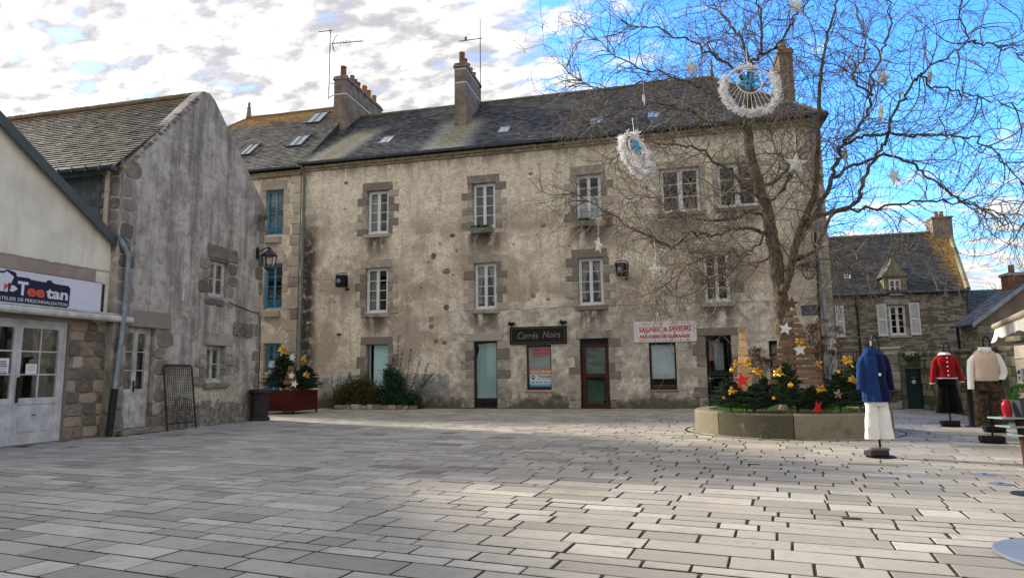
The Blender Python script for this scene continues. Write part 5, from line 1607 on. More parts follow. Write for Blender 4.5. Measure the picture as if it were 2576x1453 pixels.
# window boxes with plants
def leaf_tuft(mb, c, rx, ry, rz, n, s, r=rnd):
    for _ in range(n):
        p = Vector((r.gauss(0, .45) * rx, r.gauss(0, .45) * ry, r.gauss(0, .45) * rz)) + Vector(c)
        d = Vector((r.uniform(-1, 1), r.uniform(-1, 1), r.uniform(-.2, 1))).normalized()
        e = d.orthogonal().normalized()
        e = Matrix.Rotation(r.uniform(0, 6.3), 3, d) @ e
        L = s * r.uniform(.6, 1.4)
        mb.add([p - e * L * .25, p + d * L * .5 - e * L * .02, p + e * L * .25, p + d * L], [(0, 1, 2), (1, 3, 2)], 0, r.random())
for x0, x1, z, lab in ((-7.22, -6.37, 6.56, 'mossy grey flower box under the second upper window'), (-3.2, -2.57, 6.57, 'short mossy flower box under the upper window nearest the tree')):
    t = thing('window_box', lab, 'window box', ((x0 + x1) / 2, FY - .14, z), 0, 'window boxes')
    hw = (x1 - x0) / 2
    MB().cbox(-hw, hw, -.1, .09, 0, .21, .01, .003).build('trough', M['box_green'], t)
    mb = MB()
    leaf_tuft(mb, (0, 0, .25), hw, .09, .07, 500, .07)
    mb.build('plants', M['leaf_green'], t)
tpz = thing('flower_pot', 'small terracotta pot on the ledge beside the flower box', 'flower pot', (-2.02, FY - .12, 6.62))
MB().lathe([(.08, 0), (.12, .17), (.135, .17), (.135, .22), (.11, .22), (.10, .18)], 12).build('pot', M['terracotta'], tpz)
MB().box(-.16, .16, -.1, .11, -.05, -.002).build('bracket_shelf', M['granite_dark'], tpz)

# ------------------------------------------------------------------ planting along the facade
kb = thing('bed_kerb', 'low kerb of rough stones edging the bed by the facade', 'kerb')
x = -12.5
while x < -9.4:
    wd = rnd.uniform(.22, .4)
    MB().cbox(x, x + wd - .015, 22.72, 22.95, -.02, .17 + rnd.uniform(-.02, .02), .03, .015, c=rnd.random()).build('kerb_stone', M['granite'], kb)
    x += wd
sb = MB()
sb.quad((-13.0, 22.95, .10), (-9.2, 22.9, .10), (-9.2, 23.49, .12), (-13.0, 23.49, .12))
tag(sb.build('bed_soil', M['soil']), kind='structure')

def bush(name, label, loc, blobs, mat, n, s, stems=10):
    t = thing(name, label, 'shrub', loc)
    st = MB()
    for i in range(stems):
        bl_ = rnd.choice(blobs)
        st.tube(smooth_path([(rnd.uniform(-.12, .12), rnd.uniform(-.06, .06), 0), (bl_[0] * .5 + rnd.uniform(-.08, .08), bl_[1] * .5, bl_[2] * .55), (bl_[0], bl_[1], bl_[2])], 4), [.014 - .001 * k for k in range(9)], 5, cap=False)
    st.build('stems', M['twig'], t)
    mb = MB()
    tot = sum(b[3] * b[4] for b in blobs)
    for b_ in blobs:
        leaf_tuft(mb, b_[:3], b_[3], min(b_[3], .3), b_[4], int(n * b_[3] * b_[4] / tot), s)
    mb.build('foliage', mat, t)
    return t
bush('leafy_shrub', 'spreading olive-green shrub in the bed by the boarded doorway', (-11.6, 23.1, .08), [(-.7, 0, .5, .42, .38), (-.3, 0, .65, .4, .42), (.1, 0, .75, .42, .42), (.5, -.05, .55, .42, .4), (.8, 0, .42, .38, .32), (-.9, 0, .3, .36, .28), (.1, -.1, .3, .9, .25), (.95, 0, .3, .3, .25)], M['leaf_olive'], 7500, .095, 26)
cane_b = bush('climbing_rose', 'dark green bush with tall thorny canes rising against the facade', (-10.2, 23.05, .06), [(-.15, 0, .5, .42, .45), (.1, 0, .9, .34, .45), (-.2, 0, 1.15, .24, .4), (.45, -.1, .35, .55, .35), (.75, -.1, .25, .4, .25), (0, -.1, .25, .6, .25)], M['leaf_green'], 9000, .10, 16)
for (tx, tz) in ((.04, 2.66), (.53, 2.15), (.93, 1.82), (1.24, 1.61), (1.38, 1.22), (-.18, 1.84), (1.15, 1.0), (-2.0, 1.31), (.2, 2.1)):
    cm = MB(); lf = MB()
    b0 = Vector((tx * .55 if tx > -1 else -1.95, .1, .05))
    path = smooth_path([b0, b0.lerp(Vector((tx, .3, tz)), .5) + Vector((rnd.uniform(-.05, .08), 0, .05)), Vector((tx, .34, tz))], 8)
    cm.tube(path, [.013 - .0005 * k for k in range(len(path))], 5)
    co_ = cm.build('cane', M['leaf_green'] if 0 else M['twig'], cane_b)
    for q in path[3:]:
        leaf_tuft(lf, q, .05, .05, .06, 12, .055)
    lf.build('cane_leaves', M['leaf_green'], co_)

# ------------------------------------------------------------------ firs, bows, stars
def fir_mesh(h, r0, seed, layers=17, dens=1.0):
    """young fir: whorls of drooping branches with side twigs set with needles"""
    r = random.Random(seed)
    mb = MB()
    def needles(p0, p1, n, L):
        ax = (p1 - p0).normalized()
        sd = ax.cross(Vector((0, 0, 1)))
        sd = sd.normalized() if sd.length > .05 else Vector((1, 0, 0))
        up = sd.cross(ax)
        for i in range(n):
            p = p0.lerp(p1, (i + r.random()) / n)
            w_ = r.choice((-1, 1)) * r.uniform(.5, 1.0)
            d = (sd * w_ + up * r.uniform(-.1, .8) + ax * r.uniform(.4, .9)).normalized()
            q = ax.cross(d).normalized() * (L * .16)
            mb.add([p - q, p + q, p + d * L * r.uniform(.7, 1.2)], [(0, 1, 2)], 0, r.random() ** 1.3)
    needles(Vector((0, 0, h * .05)), Vector((0, 0, h)), 200, .05)
    for l in range(layers):
        t = l / (layers - 1)
        z = h * (.17 + .77 * t)
        R_ = r0 * (1 - t) ** .8 + .05
        nb = max(4, int((10 - 5 * t) * dens))
        for k in range(nb):
            a = 2 * PI * (k + r.random() * .7) / nb + l
            L = R_ * r.uniform(.7, 1.15)
            d = Vector((math.cos(a), math.sin(a), 0))
            p0 = Vector((0, 0, z + r.uniform(-.03, .03)))
            up0 = .62 - .28 * (1 - t) + r.uniform(-.1, .12)
            pts = [p0 + d * L * s_ + Vector((0, 0, L * (up0 * s_ - .12 * s_ * s_))) for s_ in (0, .35, .7, 1)]
            for i in range(3):
                needles(pts[i], pts[i + 1], int(15 * dens) + 3, .046)
            for s_ in (.3, .5, .7, .85):
                bq = pts[0].lerp(pts[3], s_)
                for sg in (1, -1):
                    e = (d * .7 + Vector((-d.y, d.x, 0)) * sg * .8 + Vector((0, 0, r.uniform(-.1, .15)))).normalized()
                    needles(bq, bq + e * L * .42 * (1.1 - s_ * .6), int(13 * dens) + 2, .042)
    needles(Vector((0, 0, h * .9)), Vector((0, 0, h * 1.08)), 16, .03)
    return mb.mesh('foliage', M['fir'])
FIR = [fir_mesh(1.0, .52, 3), fir_mesh(1.0, .46, 8)]
FIRT = MB().tube([(0, 0, -.02), (0, 0, .5), (0, 0, 1.02)], [.03, .02, .006], 6).mesh('trunk', M['twig'])
def fir(label, loc, h, k=0, rot=0.0, wide=1.0, group=None):
    t = thing('fir_tree', label, 'fir tree', loc, rot, group or 'young decorated firs')
    t.scale = (h * wide, h * wide, h)
    link('foliage', FIR[k], t)
    link('trunk', FIRT, t)
    return t

def bow_mesh(seed):
    """ribbon bow: flat loops round a knot and two long curling tails"""
    mb = MB(); r = random.Random(seed)
    n = 7
    for k in range(n):
        a = 2 * PI * k / n + r.uniform(-.3, .3)
        d = Vector((math.cos(a), r.uniform(-.6, .1), math.sin(a))).normalized()
        sd = Vector((r.uniform(-.4, .4), 1, r.uniform(-.4, .4))).cross(d).normalized()
        sd = (sd + Vector((0, r.uniform(.3, 1.0), 0))).normalized()
        nn = d.cross(sd).normalized()
        L, W = r.uniform(.11, .17), .021
        rings = []
        for i in range(11):
            w_ = 2 * PI * i / 10
            c = d * (L * .5 * (1 - math.cos(w_))) + nn * (.042 * math.sin(w_))
            rings.append([c - sd * W, c + sd * W])
        mb.loft(rings, closed=False, c=r.random())
    for sg in (-1, 1):
        rings = []
        for i in range(10):
            t = i / 9
            c = Vector((sg * (.02 + r.uniform(.12, .16) * t), -.03 - .025 * math.sin(t * 7), -.02 - .10 * t * (1 if sg > 0 else .5)))
            rings.append([c + Vector((0, .0, -.018)), c + Vector((0.006, .008, .018))])
        mb.loft(rings, closed=False)
    return mb.mesh('bow', M['gold'])
BOWS = [bow_mesh(q) for q in (4, 9, 15)]
BOWN = [0]
def bow(label, loc, s=1.0, rot=0.0, tilt=0.0, group=None):
    BOWN[0] += 1
    o = link('gold_bow', BOWS[BOWN[0] % 3], None, loc, (0, tilt, rot), s)
    return tag(o, label, 'bow', group or 'gold ribbon bows')
BALL = MB().lathe([(.0, -.05), (.019, -.046), (.035, -.035), (.046, -.018), (.05, 0), (.046, .018), (.035, .035), (.019, .046), (.014, .05), (.014, .062), (.0, .062)], 14).mesh('bauble', M['gold_ball'], True)
def ball(label, loc, s=1.0, group=None):
    return tag(link('gold_bauble', BALL, None, loc, None, s), label, 'bauble', group or 'gold baubles on the firs')

def star_mesh(R_, r_, th, mat, ridge=0.0, pts=5):
    mb = MB(); o = []
    for k in range(pts * 2):
        a = PI / 2 + PI * k / pts
        q = R_ if k % 2 == 0 else r_
        o.append((q * math.cos(a), q * math.sin(a)))
    n = len(o)
    if ridge:
        vs = [(x, 0, z) for x, z in o] + [(0, -ridge, 0), (0, ridge, 0)]
        fs = [(k, (k + 1) % n, n) for k in range(n)] + [((k + 1) % n, k, n + 1) for k in range(n)]
        mb.add(vs, fs, 0, .6)
    else:
        mb.prism(o, -th / 2, th / 2)
    return mb.mesh('star', mat)
ST_W = star_mesh(.10, .045, .012, M['star_white'])
ST_R = star_mesh(.17, .07, .014, M['star_red'])
ST_T = star_mesh(.09, .04, .012, M['star_tan'])
ST_B = star_mesh(.16, .065, .016, M['star_brown'])
def star(label, me, loc, rot=(0, 0, 0), s=1.0, name='star_ornament', group=None):
    return tag(link(name, me, None, loc, rot, s), label, 'star', group or 'flat star ornaments')

# ------------------------------------------------------------------ dark red planter box
rp = thing('planter_box', 'dark red wooden planter box beside the litter bin', 'planter', (-12.97, 20.47, 0), rad(-4))
hw = .68
for k in range(4):
    Mk = Matrix.Rotation(k * PI / 2, 4, 'Z')
    for j in range(4):
        MB().cbox(-hw + .03, hw - .03, -hw, -hw + .03, .1 + j * .17, .1 + j * .17 + .166, .005, .002, c=rnd.random(), M=Mk).build('plank', M['red_wood'], rp)
    MB().cbox(-hw - .005, -hw + .05, -hw - .005, -hw + .05, .0, .79, .006, 0, c=rnd.random(), M=Mk).build('corner_post', M['red_wood'], rp)
MB().box(-hw + .03, hw - .03, -hw + .03, hw - .03, .64, .68).build('soil', M['soil'], rp)
fir('bushy fir on the left in the red planter box, a gold bow at its tip', (-13.28, 20.6, .62), 1.42, 0, .3, .98)
fir('bushy fir on the right in the red planter box, nearer the pipe', (-12.45, 20.6, .62), 1.05, 1, 1.2, 1.15)
bow('gold bow on the tip of the taller fir in the red planter', (-13.28, 20.5, 2.18), 1.1, .2, .3)
bow('gold bow on the tip of the shorter fir in the red planter', (-12.45, 20.5, 1.83), 1.0, -.4, -.3)
bow('gold bow on the left flank of the red planter', (-13.72, 20.25, 1.28), .9, .2, 1.2)
bow('gold ribbon on the right flank of the red planter', (-12.12, 20.15, 1.30), .8, .2, .2)
gw = thing('white_garland', 'short white garland on the left fir in the red planter', 'garland', (-13.55, 20.2, 1.5))
mb = MB()
for i in range(160):
    t = rnd.random()
    leaf_tuft(mb, (-.12 + .2 * t + rnd.gauss(0, .03), rnd.gauss(0, .03), -.25 + .55 * t), .05, .05, .05, 2, .07)
mb.build('tufts', M['fluff'], gw)

def pallet_tree(name, label, loc, rotz, pts, nplanks, mat, gap=.024, th=.034, top=0.0, post=None, jag=0.01):
    """flat tree cut from boards nailed to a back post; pts = (half width at foot, half width at top, z foot, z top)"""
    wb, wt_, zb, zt = pts
    t = thing(name, label, 'pallet tree', loc, rotz, 'plank Christmas trees')
    hs = [rnd.uniform(.85, 1.15) for _ in range(nplanks)]
    k = (zt - zb) / sum(hs); z = zb
    for h in hs:
        h *= k
        def hwid(zz_):
            return wb + (wt_ - wb) * (zz_ - zb) / (zt - zb)
        za, zc = z + gap / 2, z + h - gap / 2
        j = rnd.uniform(-jag, jag)
        MB().prism([(-hwid(za), za), (hwid(za), za), (hwid(zc) + j, zc), (-hwid(zc) + j, zc)], -th / 2 + rnd.uniform(-.003, .003), th / 2, c=rnd.random()).build('plank', mat, t)
        z += h
    pz = post if post is not None else zb - .5
    MB().box(-.035, .035, th / 2 + .004, th / 2 + .045, pz, zt - .02, c=.3).build('back_post', mat, t)
    return t
pallet_tree('pallet_tree', 'small plank Christmas tree between the two firs in the red planter', (-12.62, 19.98, 0), rad(8), (.26, .07, .98, 1.62), 4, M['weathered_wood'], post=.62)
star('white star, upper one on the small plank tree in the red planter', ST_W, (-12.58, 19.95, 1.28), (0, .1, .35), 1.35)
star('white star, lower one on the small plank tree in the red planter', ST_W, (-12.47, 19.97, 1.0), (0, .3, .35), 1.4)
star('white star seen edge-on above the small plank tree in the red planter', ST_W, (-12.6, 20.0, 1.9), (0, .2, 1.2), 1.4)
# ------------------------------------------------------------------ round stone planter
RP = thing('round_planter', 'large round planter of curved stone blocks at the foot of the tree', 'planter', tuple(PLC))
NB = 8
for k in range(NB):
    a0 = 2 * PI * (k - .15) / NB + .004; a1 = 2 * PI * (k + .85) / NB - .004
    mb = MB(); rings = []
    for i in range(17):
        a = a0 + (a1 - a0) * i / 16
        c, s_ = math.cos(a), math.sin(a)
        rings.append([(r_ * c, r_ * s_, z) for r_, z in ((1.92, -.04), (1.92, .42), (1.895, .45), (1.62, .452), (1.60, .43), (1.60, -.04))])
    mb.loft(rings, c=rnd.random())
    mb.build('planter_block', M['planter'], RP, smooth=30)
MB().lathe([(1.60, .30), (1.60, .385), (1.2, .41), (.01, .44)], 32, cap=False).build('soil', M['soil'], RP)
MB().lathe([(2.10, -.012), (2.10, .006), (2.14, .006), (2.14, -.012)], 48, cap=False).build('drain_ring', M['iron'], RP)
gm2 = MB(); gr2 = random.Random(9)
for i in range(15000):
    a = gr2.uniform(0, 2 * PI); q = 1.595 * math.sqrt(gr2.uniform(.30, 1))
    p = Vector((q * math.cos(a), q * math.sin(a), .36 + .03 * (1 - q / 1.7)))
    hgt = gr2.uniform(.05, .13)
    d = Vector((gr2.uniform(-.6, .6), gr2.uniform(-.6, .6), 1)).normalized()
    s_ = Vector((math.cos(a * 7 + i), math.sin(a * 7 + i), 0)) * .0055
    gm2.add([p - s_, p + s_, p + d * hgt], [(0, 1, 2)], 0, gr2.random())
go2 = gm2.build('grass', M['grass'])
go2.location = tuple(PLC)
tag(go2, 'short bright green grass growing in the round planter', 'grass', kind='stuff')

# ------------------------------------------------------------------ bare tree with contorted twigs
LIMBS = {
    'trunk': [(2.4,15.1,0.42),(2.41,15.12,1.51),(2.39,15.15,2.34),(2.38,15.17,2.68),(2.38,15.19,3.07),(2.34,15.22,3.64),(2.29,15.24,4.18),(2.22,15.26,4.85),(2.1,15.28,5.37),(1.95,15.31,6.18),(1.93,15.33,6.81),(1.98,15.35,7.22),(2.05,15.38,7.87),(2.09,15.4,8.38)],
    'fork': [(2.44,15.1,2.95),(2.5,15.06,3.14),(2.58,15.03,3.38),(2.67,14.99,3.72),(2.74,14.96,4.01),(2.91,14.92,4.47),(3.14,14.89,4.96),(3.21,14.85,5.4),(3.24,14.81,5.84),(3.34,14.78,6.7),(3.38,14.74,7.32),(3.46,14.71,7.88),(3.56,14.67,8.29),(3.68,14.64,8.73),(3.87,14.6,9.36)],
    'f2': [(2.74,14.95,4.01),(3.11,14.86,4.5),(3.51,14.78,5.33),(3.64,14.69,5.71),(3.66,14.6,5.92),(3.84,14.52,6.08),(4.15,14.43,6.47),(4.28,14.35,6.9),(4.29,14.26,7.28),(4.5,14.17,7.73),(4.64,14.09,8.29),(4.68,14.0,8.87)],
    'f3': [(2.93,15.0,4.49),(3.37,14.88,4.6),(3.93,14.77,4.77),(4.12,14.65,5.34),(4.33,14.53,5.66),(4.53,14.42,6.05),(4.62,14.3,6.44),(4.94,14.18,6.89),(5.12,14.07,7.16),(5.53,13.95,7.38),(5.89,13.83,7.57),(5.78,13.72,8.09),(5.8,13.6,8.45)],
    'f4': [(3.66,14.6,5.92),(4.04,14.44,6.07),(4.49,14.29,6.01),(4.9,14.13,5.87),(5.29,13.98,5.81),(5.61,13.82,5.69),(5.93,13.67,5.48),(6.11,13.51,5.1),(6.34,13.36,4.52),(6.47,13.2,4.11)],
    'f5': [(2.67,15.0,3.72),(2.95,15.1,3.71),(3.24,15.2,4.0),(3.61,15.3,4.68),(4.27,15.4,4.73),(4.94,15.5,4.82),(5.75,15.6,4.85),(6.27,15.7,4.76),(6.72,15.8,4.47)],
    'f6': [(3.56,15.0,5.39),(4.12,15.15,5.7),(4.8,15.3,5.87),(5.3,15.45,5.63),(5.69,15.6,5.35),(6.11,15.75,5.02),(6.54,15.9,4.79),(7.08,16.05,4.62),(7.72,16.2,4.49)],
    'f7': [(4.3,14.4,6.92),(4.01,14.6,7.46),(4.35,14.8,7.97),(4.41,15.0,8.6),(4.34,15.2,9.27)],
    'f8': [(5.1,14.0,7.13),(5.4,14.12,6.85),(5.89,14.24,6.73),(6.33,14.36,6.57),(6.86,14.48,6.48),(7.23,14.6,6.52)],
    'f9': [(5.88,13.8,7.56),(6.14,13.7,7.48),(6.34,13.6,7.27),(6.49,13.5,7.13),(6.77,13.4,6.99)],
    't1': [(2.09,15.4,8.38),(1.96,15.55,9.0),(1.77,15.7,9.55),(1.59,15.85,9.87),(1.22,16.0,10.33)],
    't2': [(2.09,15.4,8.38),(2.29,15.3,8.59),(2.37,15.2,9.04),(2.27,15.1,9.78),(2.24,15.0,9.98)],
    't3': [(2.25,15.3,8.53),(2.61,15.12,8.58),(2.91,14.95,9.01),(3.09,14.78,9.2),(3.33,14.6,9.38)],
    't4': [(2.05,15.4,7.88),(1.63,15.12,8.24),(1.13,14.84,8.52),(0.5,14.56,8.85),(-0.19,14.28,9.03),(-0.65,14.0,8.91)],
    'l1': [(2.26,15.2,4.29),(1.81,15.04,4.37),(1.44,14.87,4.36),(1.04,14.71,4.22),(0.72,14.55,4.26),(0.4,14.38,4.25),(0.13,14.22,3.95),(-0.23,14.05,4.12),(-0.47,13.89,4.2),(-1.08,13.73,4.58),(-1.57,13.56,4.9),(-1.98,13.4,5.12)],
    'l2': [(2.27,15.1,3.81),(1.86,14.92,3.56),(1.53,14.73,3.56),(1.31,14.55,3.36),(1.04,14.37,3.19),(0.72,14.18,3.12),(0.47,14.0,3.17)],
    'l3': [(2.17,15.2,5.0),(1.71,15.03,5.4),(1.33,14.86,5.79),(0.85,14.69,6.14),(0.3,14.51,6.31),(-0.31,14.34,6.31),(-0.87,14.17,6.13),(-1.15,14.0,5.8)],
    'l4': [(1.99,15.3,6.42),(1.62,15.38,6.96),(1.16,15.47,7.04),(0.56,15.55,7.48),(-0.12,15.63,7.72),(-0.87,15.72,7.71),(-1.58,15.8,7.55)],
    'l5': [(2.23,15.2,4.64),(1.88,15.4,4.83),(1.39,15.6,4.67),(0.72,15.8,4.88),(0.02,16.0,5.3),(-0.59,16.2,5.66),(-1.12,16.4,5.55)],
    'l6': [(1.99,15.4,7.2),(1.56,15.27,7.44),(0.94,15.13,7.77),(0.38,15.0,8.09),(-0.32,14.87,8.31),(-1.01,14.73,8.65),(-1.4,14.6,9.09)],
    'l7': [(2.23,15.1,4.44),(1.88,14.85,3.95),(1.37,14.6,3.77),(0.82,14.35,3.7),(0.38,14.1,3.46),(0.05,13.85,3.11),(-0.22,13.6,2.67)],
    'l8': [(0.37,14.9,8.05),(-0.44,14.68,7.86),(-1.19,14.45,7.72),(-1.69,14.22,7.81),(-2.18,14.0,8.26)],
    'r1': [(2.19,15.2,4.94),(2.6,14.95,5.3),(2.69,14.7,5.68),(2.41,14.45,5.91),(2.25,14.2,6.35)],
    'b1': [(2.09,15.2,5.35),(2.6,15.5,5.64),(3.09,15.8,6.49),(2.97,16.1,7.37),(2.95,16.4,8.22)],
    'b2': [(2.35,15.1,3.4),(2.68,14.88,3.46),(3.1,14.65,3.57),(3.49,14.42,3.46),(3.82,14.2,3.51)],
}
TR = thing('bare_tree', 'big bare tree with tangled contorted twigs rising from the round planter', 'tree', (2.4, 15.1, .38))
T0 = Vector((2.4, 15.1, .38))
tr_ = random.Random(21)
tw = MB()
budget = [0]
def wander(p, d, L, r0, r1, step, curl, up, sides, tone):
    """one contorted shoot; returns its points"""
    n = max(3, int(L / step))
    pts = [p.copy()]
    ax = Vector((tr_.gauss(0, 1), tr_.gauss(0, 1), tr_.gauss(0, 1))).normalized()
    for i in range(n):
        ax = (ax + Vector((tr_.gauss(0, .6), tr_.gauss(0, .6), tr_.gauss(0, .6)))).normalized()
        d = (d + ax.cross(d) * curl + Vector((0, 0, up)) + Vector((tr_.gauss(0, .10), tr_.gauss(0, .10), tr_.gauss(0, .10)))).normalized()
        p = p + d * step * tr_.uniform(.75, 1.25)
        pts.append(p.copy())
    rs = [r0 + (r1 - r0) * i / (len(pts) - 1) for i in range(len(pts))]
    tw.tube(pts, rs, sides, c=tone, cap=False)
    return pts
def side_dir(t, spread):
    o = t.orthogonal().normalized()
    o = Matrix.Rotation(tr_.uniform(0, 2 * PI), 3, t) @ o
    return (t * math.cos(spread) + o * math.sin(spread)).normalized()
def shoots(pts, lvl, nper, tmin=0.1):
    n = len(pts)
    tot = sum((pts[i + 1] - pts[i]).length for i in range(n - 1))
    cnt = int(tot * nper + tr_.random())
    for _ in range(cnt):
        f = tr_.uniform(tmin, 1.0) * (n - 1.001)
        i = int(f)
        p = pts[i].lerp(pts[i + 1], f - i)
        t = (pts[i + 1] - pts[i]).normalized()
        d = side_dir(t, tr_.uniform(.5, 1.2))
        if lvl == 0:
            L = tr_.uniform(1.0, 2.5) * (.75 if p.x < -2 else 1.0)
            q = wander(p, d, L, tr_.uniform(.009, .015), .0032, .13, .22, tr_.uniform(-.05, .06), 4, tr_.random())
            shoots(q, 1, 3.6, .1)
        elif lvl == 1:
            L = tr_.uniform(.45, 1.25)
            q = wander(p, d, L, .0055, .0026, .10, .28, tr_.uniform(-.08, .05), 3, tr_.random())
            shoots(q, 2, 1.7, .15)
        else:
            wander(p, d, tr_.uniform(.2, .6), .0038, .0021, .09, .30, tr_.uniform(-.08, .06), 3, tr_.random())
RAD = {'trunk': (.185, .075), 'fork': (.105, .018), 'f2': (.07, .015), 'f3': (.06, .012), 'f4': (.045, .010), 'f5': (.065, .014), 'f6': (.05, .012), 'f7': (.035, .010), 'f8': (.03, .008), 'f9': (.028, .008),
       't1': (.06, .016), 't2': (.055, .016), 't3': (.05, .014), 't4': (.05, .012), 'l1': (.055, .012), 'l2': (.032, .010), 'l3': (.05, .011), 'l4': (.05, .011), 'l5': (.05, .011), 'l6': (.05, .012), 'l7': (.035, .009), 'l8': (.028, .008), 'r1': (.04, .010), 'b1': (.045, .011), 'b2': (.035, .010)}
for nm, P_ in LIMBS.items():
    pts = smooth_path([Vector(p) - T0 for p in P_], 5)
    wig = .012 if nm in ('trunk', 'fork') else .03
    for i in range(1, len(pts)):
        pts[i] = pts[i] + Vector((tr_.gauss(0, wig), tr_.gauss(0, wig * 1.5), tr_.gauss(0, wig)))
    r0, r1 = RAD[nm]
    if nm not in ('trunk', 'fork'):
        r0 *= .8; r1 *= .8
    n = len(pts)
    rs = [r0 + (r1 - r0) * (i / (n - 1)) ** .85 for i in range(n)]
    mb = MB()
    if nm == 'trunk':
        rs[0] *= 1.25; rs[1] *= 1.12
        # ridged bark on the stem
        o = len(mb.v); ns = 22
        for i, p in enumerate(pts):
            for k in range(ns):
                w_ = 2 * PI * k / ns
                q = rs[i] * (1 + .09 * mnoise.noise(Vector((math.cos(w_) * 2.6, math.sin(w_) * 2.6, p.z * 1.3))) + .05 * (k % 2))
                mb.v.append((p.x + q * math.cos(w_), p.y + q * math.sin(w_), p.z)); mb.c.append(.5)
        for i in range(n - 1):
            for k in range(ns):
                mb.f.append((o + i * ns + k, o + i * ns + (k + 1) % ns, o + (i + 1) * ns + (k + 1) % ns, o + (i + 1) * ns + k)); mb.m.append(0)
        mb.build('trunk', M['bark'], TR, smooth=True)
        shoots(pts[int(n * .35):], 0, 9.0)
    else:
        mb.tube(pts, rs, 10 if r0 > .05 else 7)
        mb.build('limb', M['bark'], TR, smooth=True)
        shoots(pts, 0, 3.6 if nm == 'l7' else 8.4 if nm[0] in 'ltrb' else 5.4, .12)
        end = (pts[-1] - pts[-3]).normalized()
        for _ in range(3):
            q = wander(pts[-1], side_dir(end, .4), tr_.uniform(.6, 1.4), r1 * .8, .004, .11, .4, 0, 4, tr_.random())
            shoots(q, 1, 3.8)
tag(tw.build('crown', M['twig'], TR, smooth=True), kind='stuff')

# ------------------------------------------------------------------ dried hydrangeas in the planter
def dry_bush(label, loc, w_, h, n):
    t = thing('dried_hydrangea', label, 'shrub', loc, 0, 'dried hydrangeas')
    st = MB(); hd = MB()
    for i in range(n):
        tip = Vector((rnd.gauss(0, w_ * .5), rnd.gauss(0, .18), h * rnd.uniform(.6, 1)))
        path = smooth_path([(tip.x * .2, tip.y * .2, 0), (tip.x * .5, tip.y * .6, tip.z * .55), tuple(tip)], 4)
        st.tube(path, [.009 - .0005 * k for k in range(len(path))], 4, c=rnd.random(), cap=False)
        leaf_tuft(hd, tip, .10, .10, .06, 46, .05)
    st.build('stems', M['twig'], t)
    hd.build('flower_heads', M['dry'], t)
    return t
dry_bush('brown dried hydrangea bush behind the big plank tree, on its right', (3.1, 15.7, .4), .42, 1.95, 60)
dry_bush('brown dried hydrangea between the two plank trees', (1.85, 15.4, .4), .3, 1.35, 30)

# ------------------------------------------------------------------ plank trees, firs and ornaments on the planter
pallet_tree('pallet_tree', 'tall weathered plank Christmas tree standing in the round planter', (2.375, 14.0, 0), 0, (.53, .075, .97, 2.46), 12, M['weathered_wood'], post=.4, jag=.012, gap=.032)
star('brown star at the tip of the tall weathered plank tree', ST_B, (2.39, 13.98, 2.58), (0, .1, .1), 1.0)
star('white star near the top left edge of the tall plank tree', ST_W, (2.245, 13.965, 2.08), (0, .25, 0), 1.35)
star('white star under the bow in the middle of the tall plank tree', ST_W, (2.48, 13.965, 1.66), (0, -.1, 0), 1.35)
pallet_tree('pallet_tree', 'slim pale plank Christmas tree at the left of the round planter', (1.445, 14.25, 0), 0, (.185, .05, .66, 2.06), 8, M['pale_wood'], post=.42)
star('pale wooden star at the tip of the slim pale plank tree', ST_T, (1.43, 14.22, 2.11), (0, .15, .1), 1.25)
star('large red star in front of the slim pale plank tree', ST_R, (1.33, 13.62, 1.07), (0, -.12, .1), 1.0)
star('red star lying tilted on the rim of the round planter', ST_R, (2.60, 13.28, .55), (.3, .65, 1.0), .95)
star('pale tan star on the dark fir at the right of the round planter', ST_T, (3.03, 13.55, .80), (0, .15, .1), 1.1)
for i, (x, y, h, k, w_, lab) in enumerate((
        (1.12, 14.0, .72, 0, 1.15, 'outermost fir on the left side of the round planter'),
        (1.55, 13.72, .60, 1, 1.3, 'low fir below the slim pale plank tree'),
        (2.15, 13.62, 1.0, 0, .62, 'slim-topped fir rising in front of the tall plank tree'),
        (2.62, 13.75, .56, 1, 1.4, 'low fir under the right foot of the tall plank tree'),
        (3.12, 13.85, .80, 0, 1.15, 'fir with the tan star, right of the tall plank tree'),
        (3.55, 14.2, 1.05, 1, 1.05, 'tallest dark fir, behind the blue cardigan'),
        (3.85, 14.6, .95, 0, 1.0, 'rightmost fir of the round planter, hidden behind the cardigan'),
        (1.85, 14.5, .75, 1, .9, 'fir set back between the two plank trees'))):
    fir(lab, (x, y, .40), h, k, i * 1.3, w_)
for i, (x, z, y, s_, lab) in enumerate((
        (1.25, 1.41, 13.9, .95, 'gold bow on the left edge of the slim pale plank tree'),
        (1.49, 1.42, 13.95, 1.25, 'gold bow on the right edge of the slim pale plank tree'),
        (1.63, 1.24, 13.7, 1.25, 'gold bow with long tails just below right of the slim plank tree'),
        (1.99, 1.22, 13.5, 1.25, 'gold bow at the lower left of the tall plank tree'),
        (2.48, 1.82, 13.93, 1.25, 'gold bow in the middle of the tall plank tree'),
        (2.71, .90, 13.5, 1.1, 'gold bow on the low fir under the tall plank tree'),
        (2.80, 1.38, 13.9, .9, 'gold bow at the right edge of the tall plank tree'),
        (3.30, 1.44, 13.8, 1.4, 'big gold bow at the left shoulder of the blue cardigan'),
        (3.34, 1.06, 13.7, 1.1, 'gold bow beside the sleeve of the blue cardigan'),
        (1.12, .88, 13.65, 1.0, 'gold bow low on the leftmost fir'))):
    bow(lab, (x, y, z), s_ * .54, rnd.uniform(-.4, .4), rnd.uniform(-.7, .7))
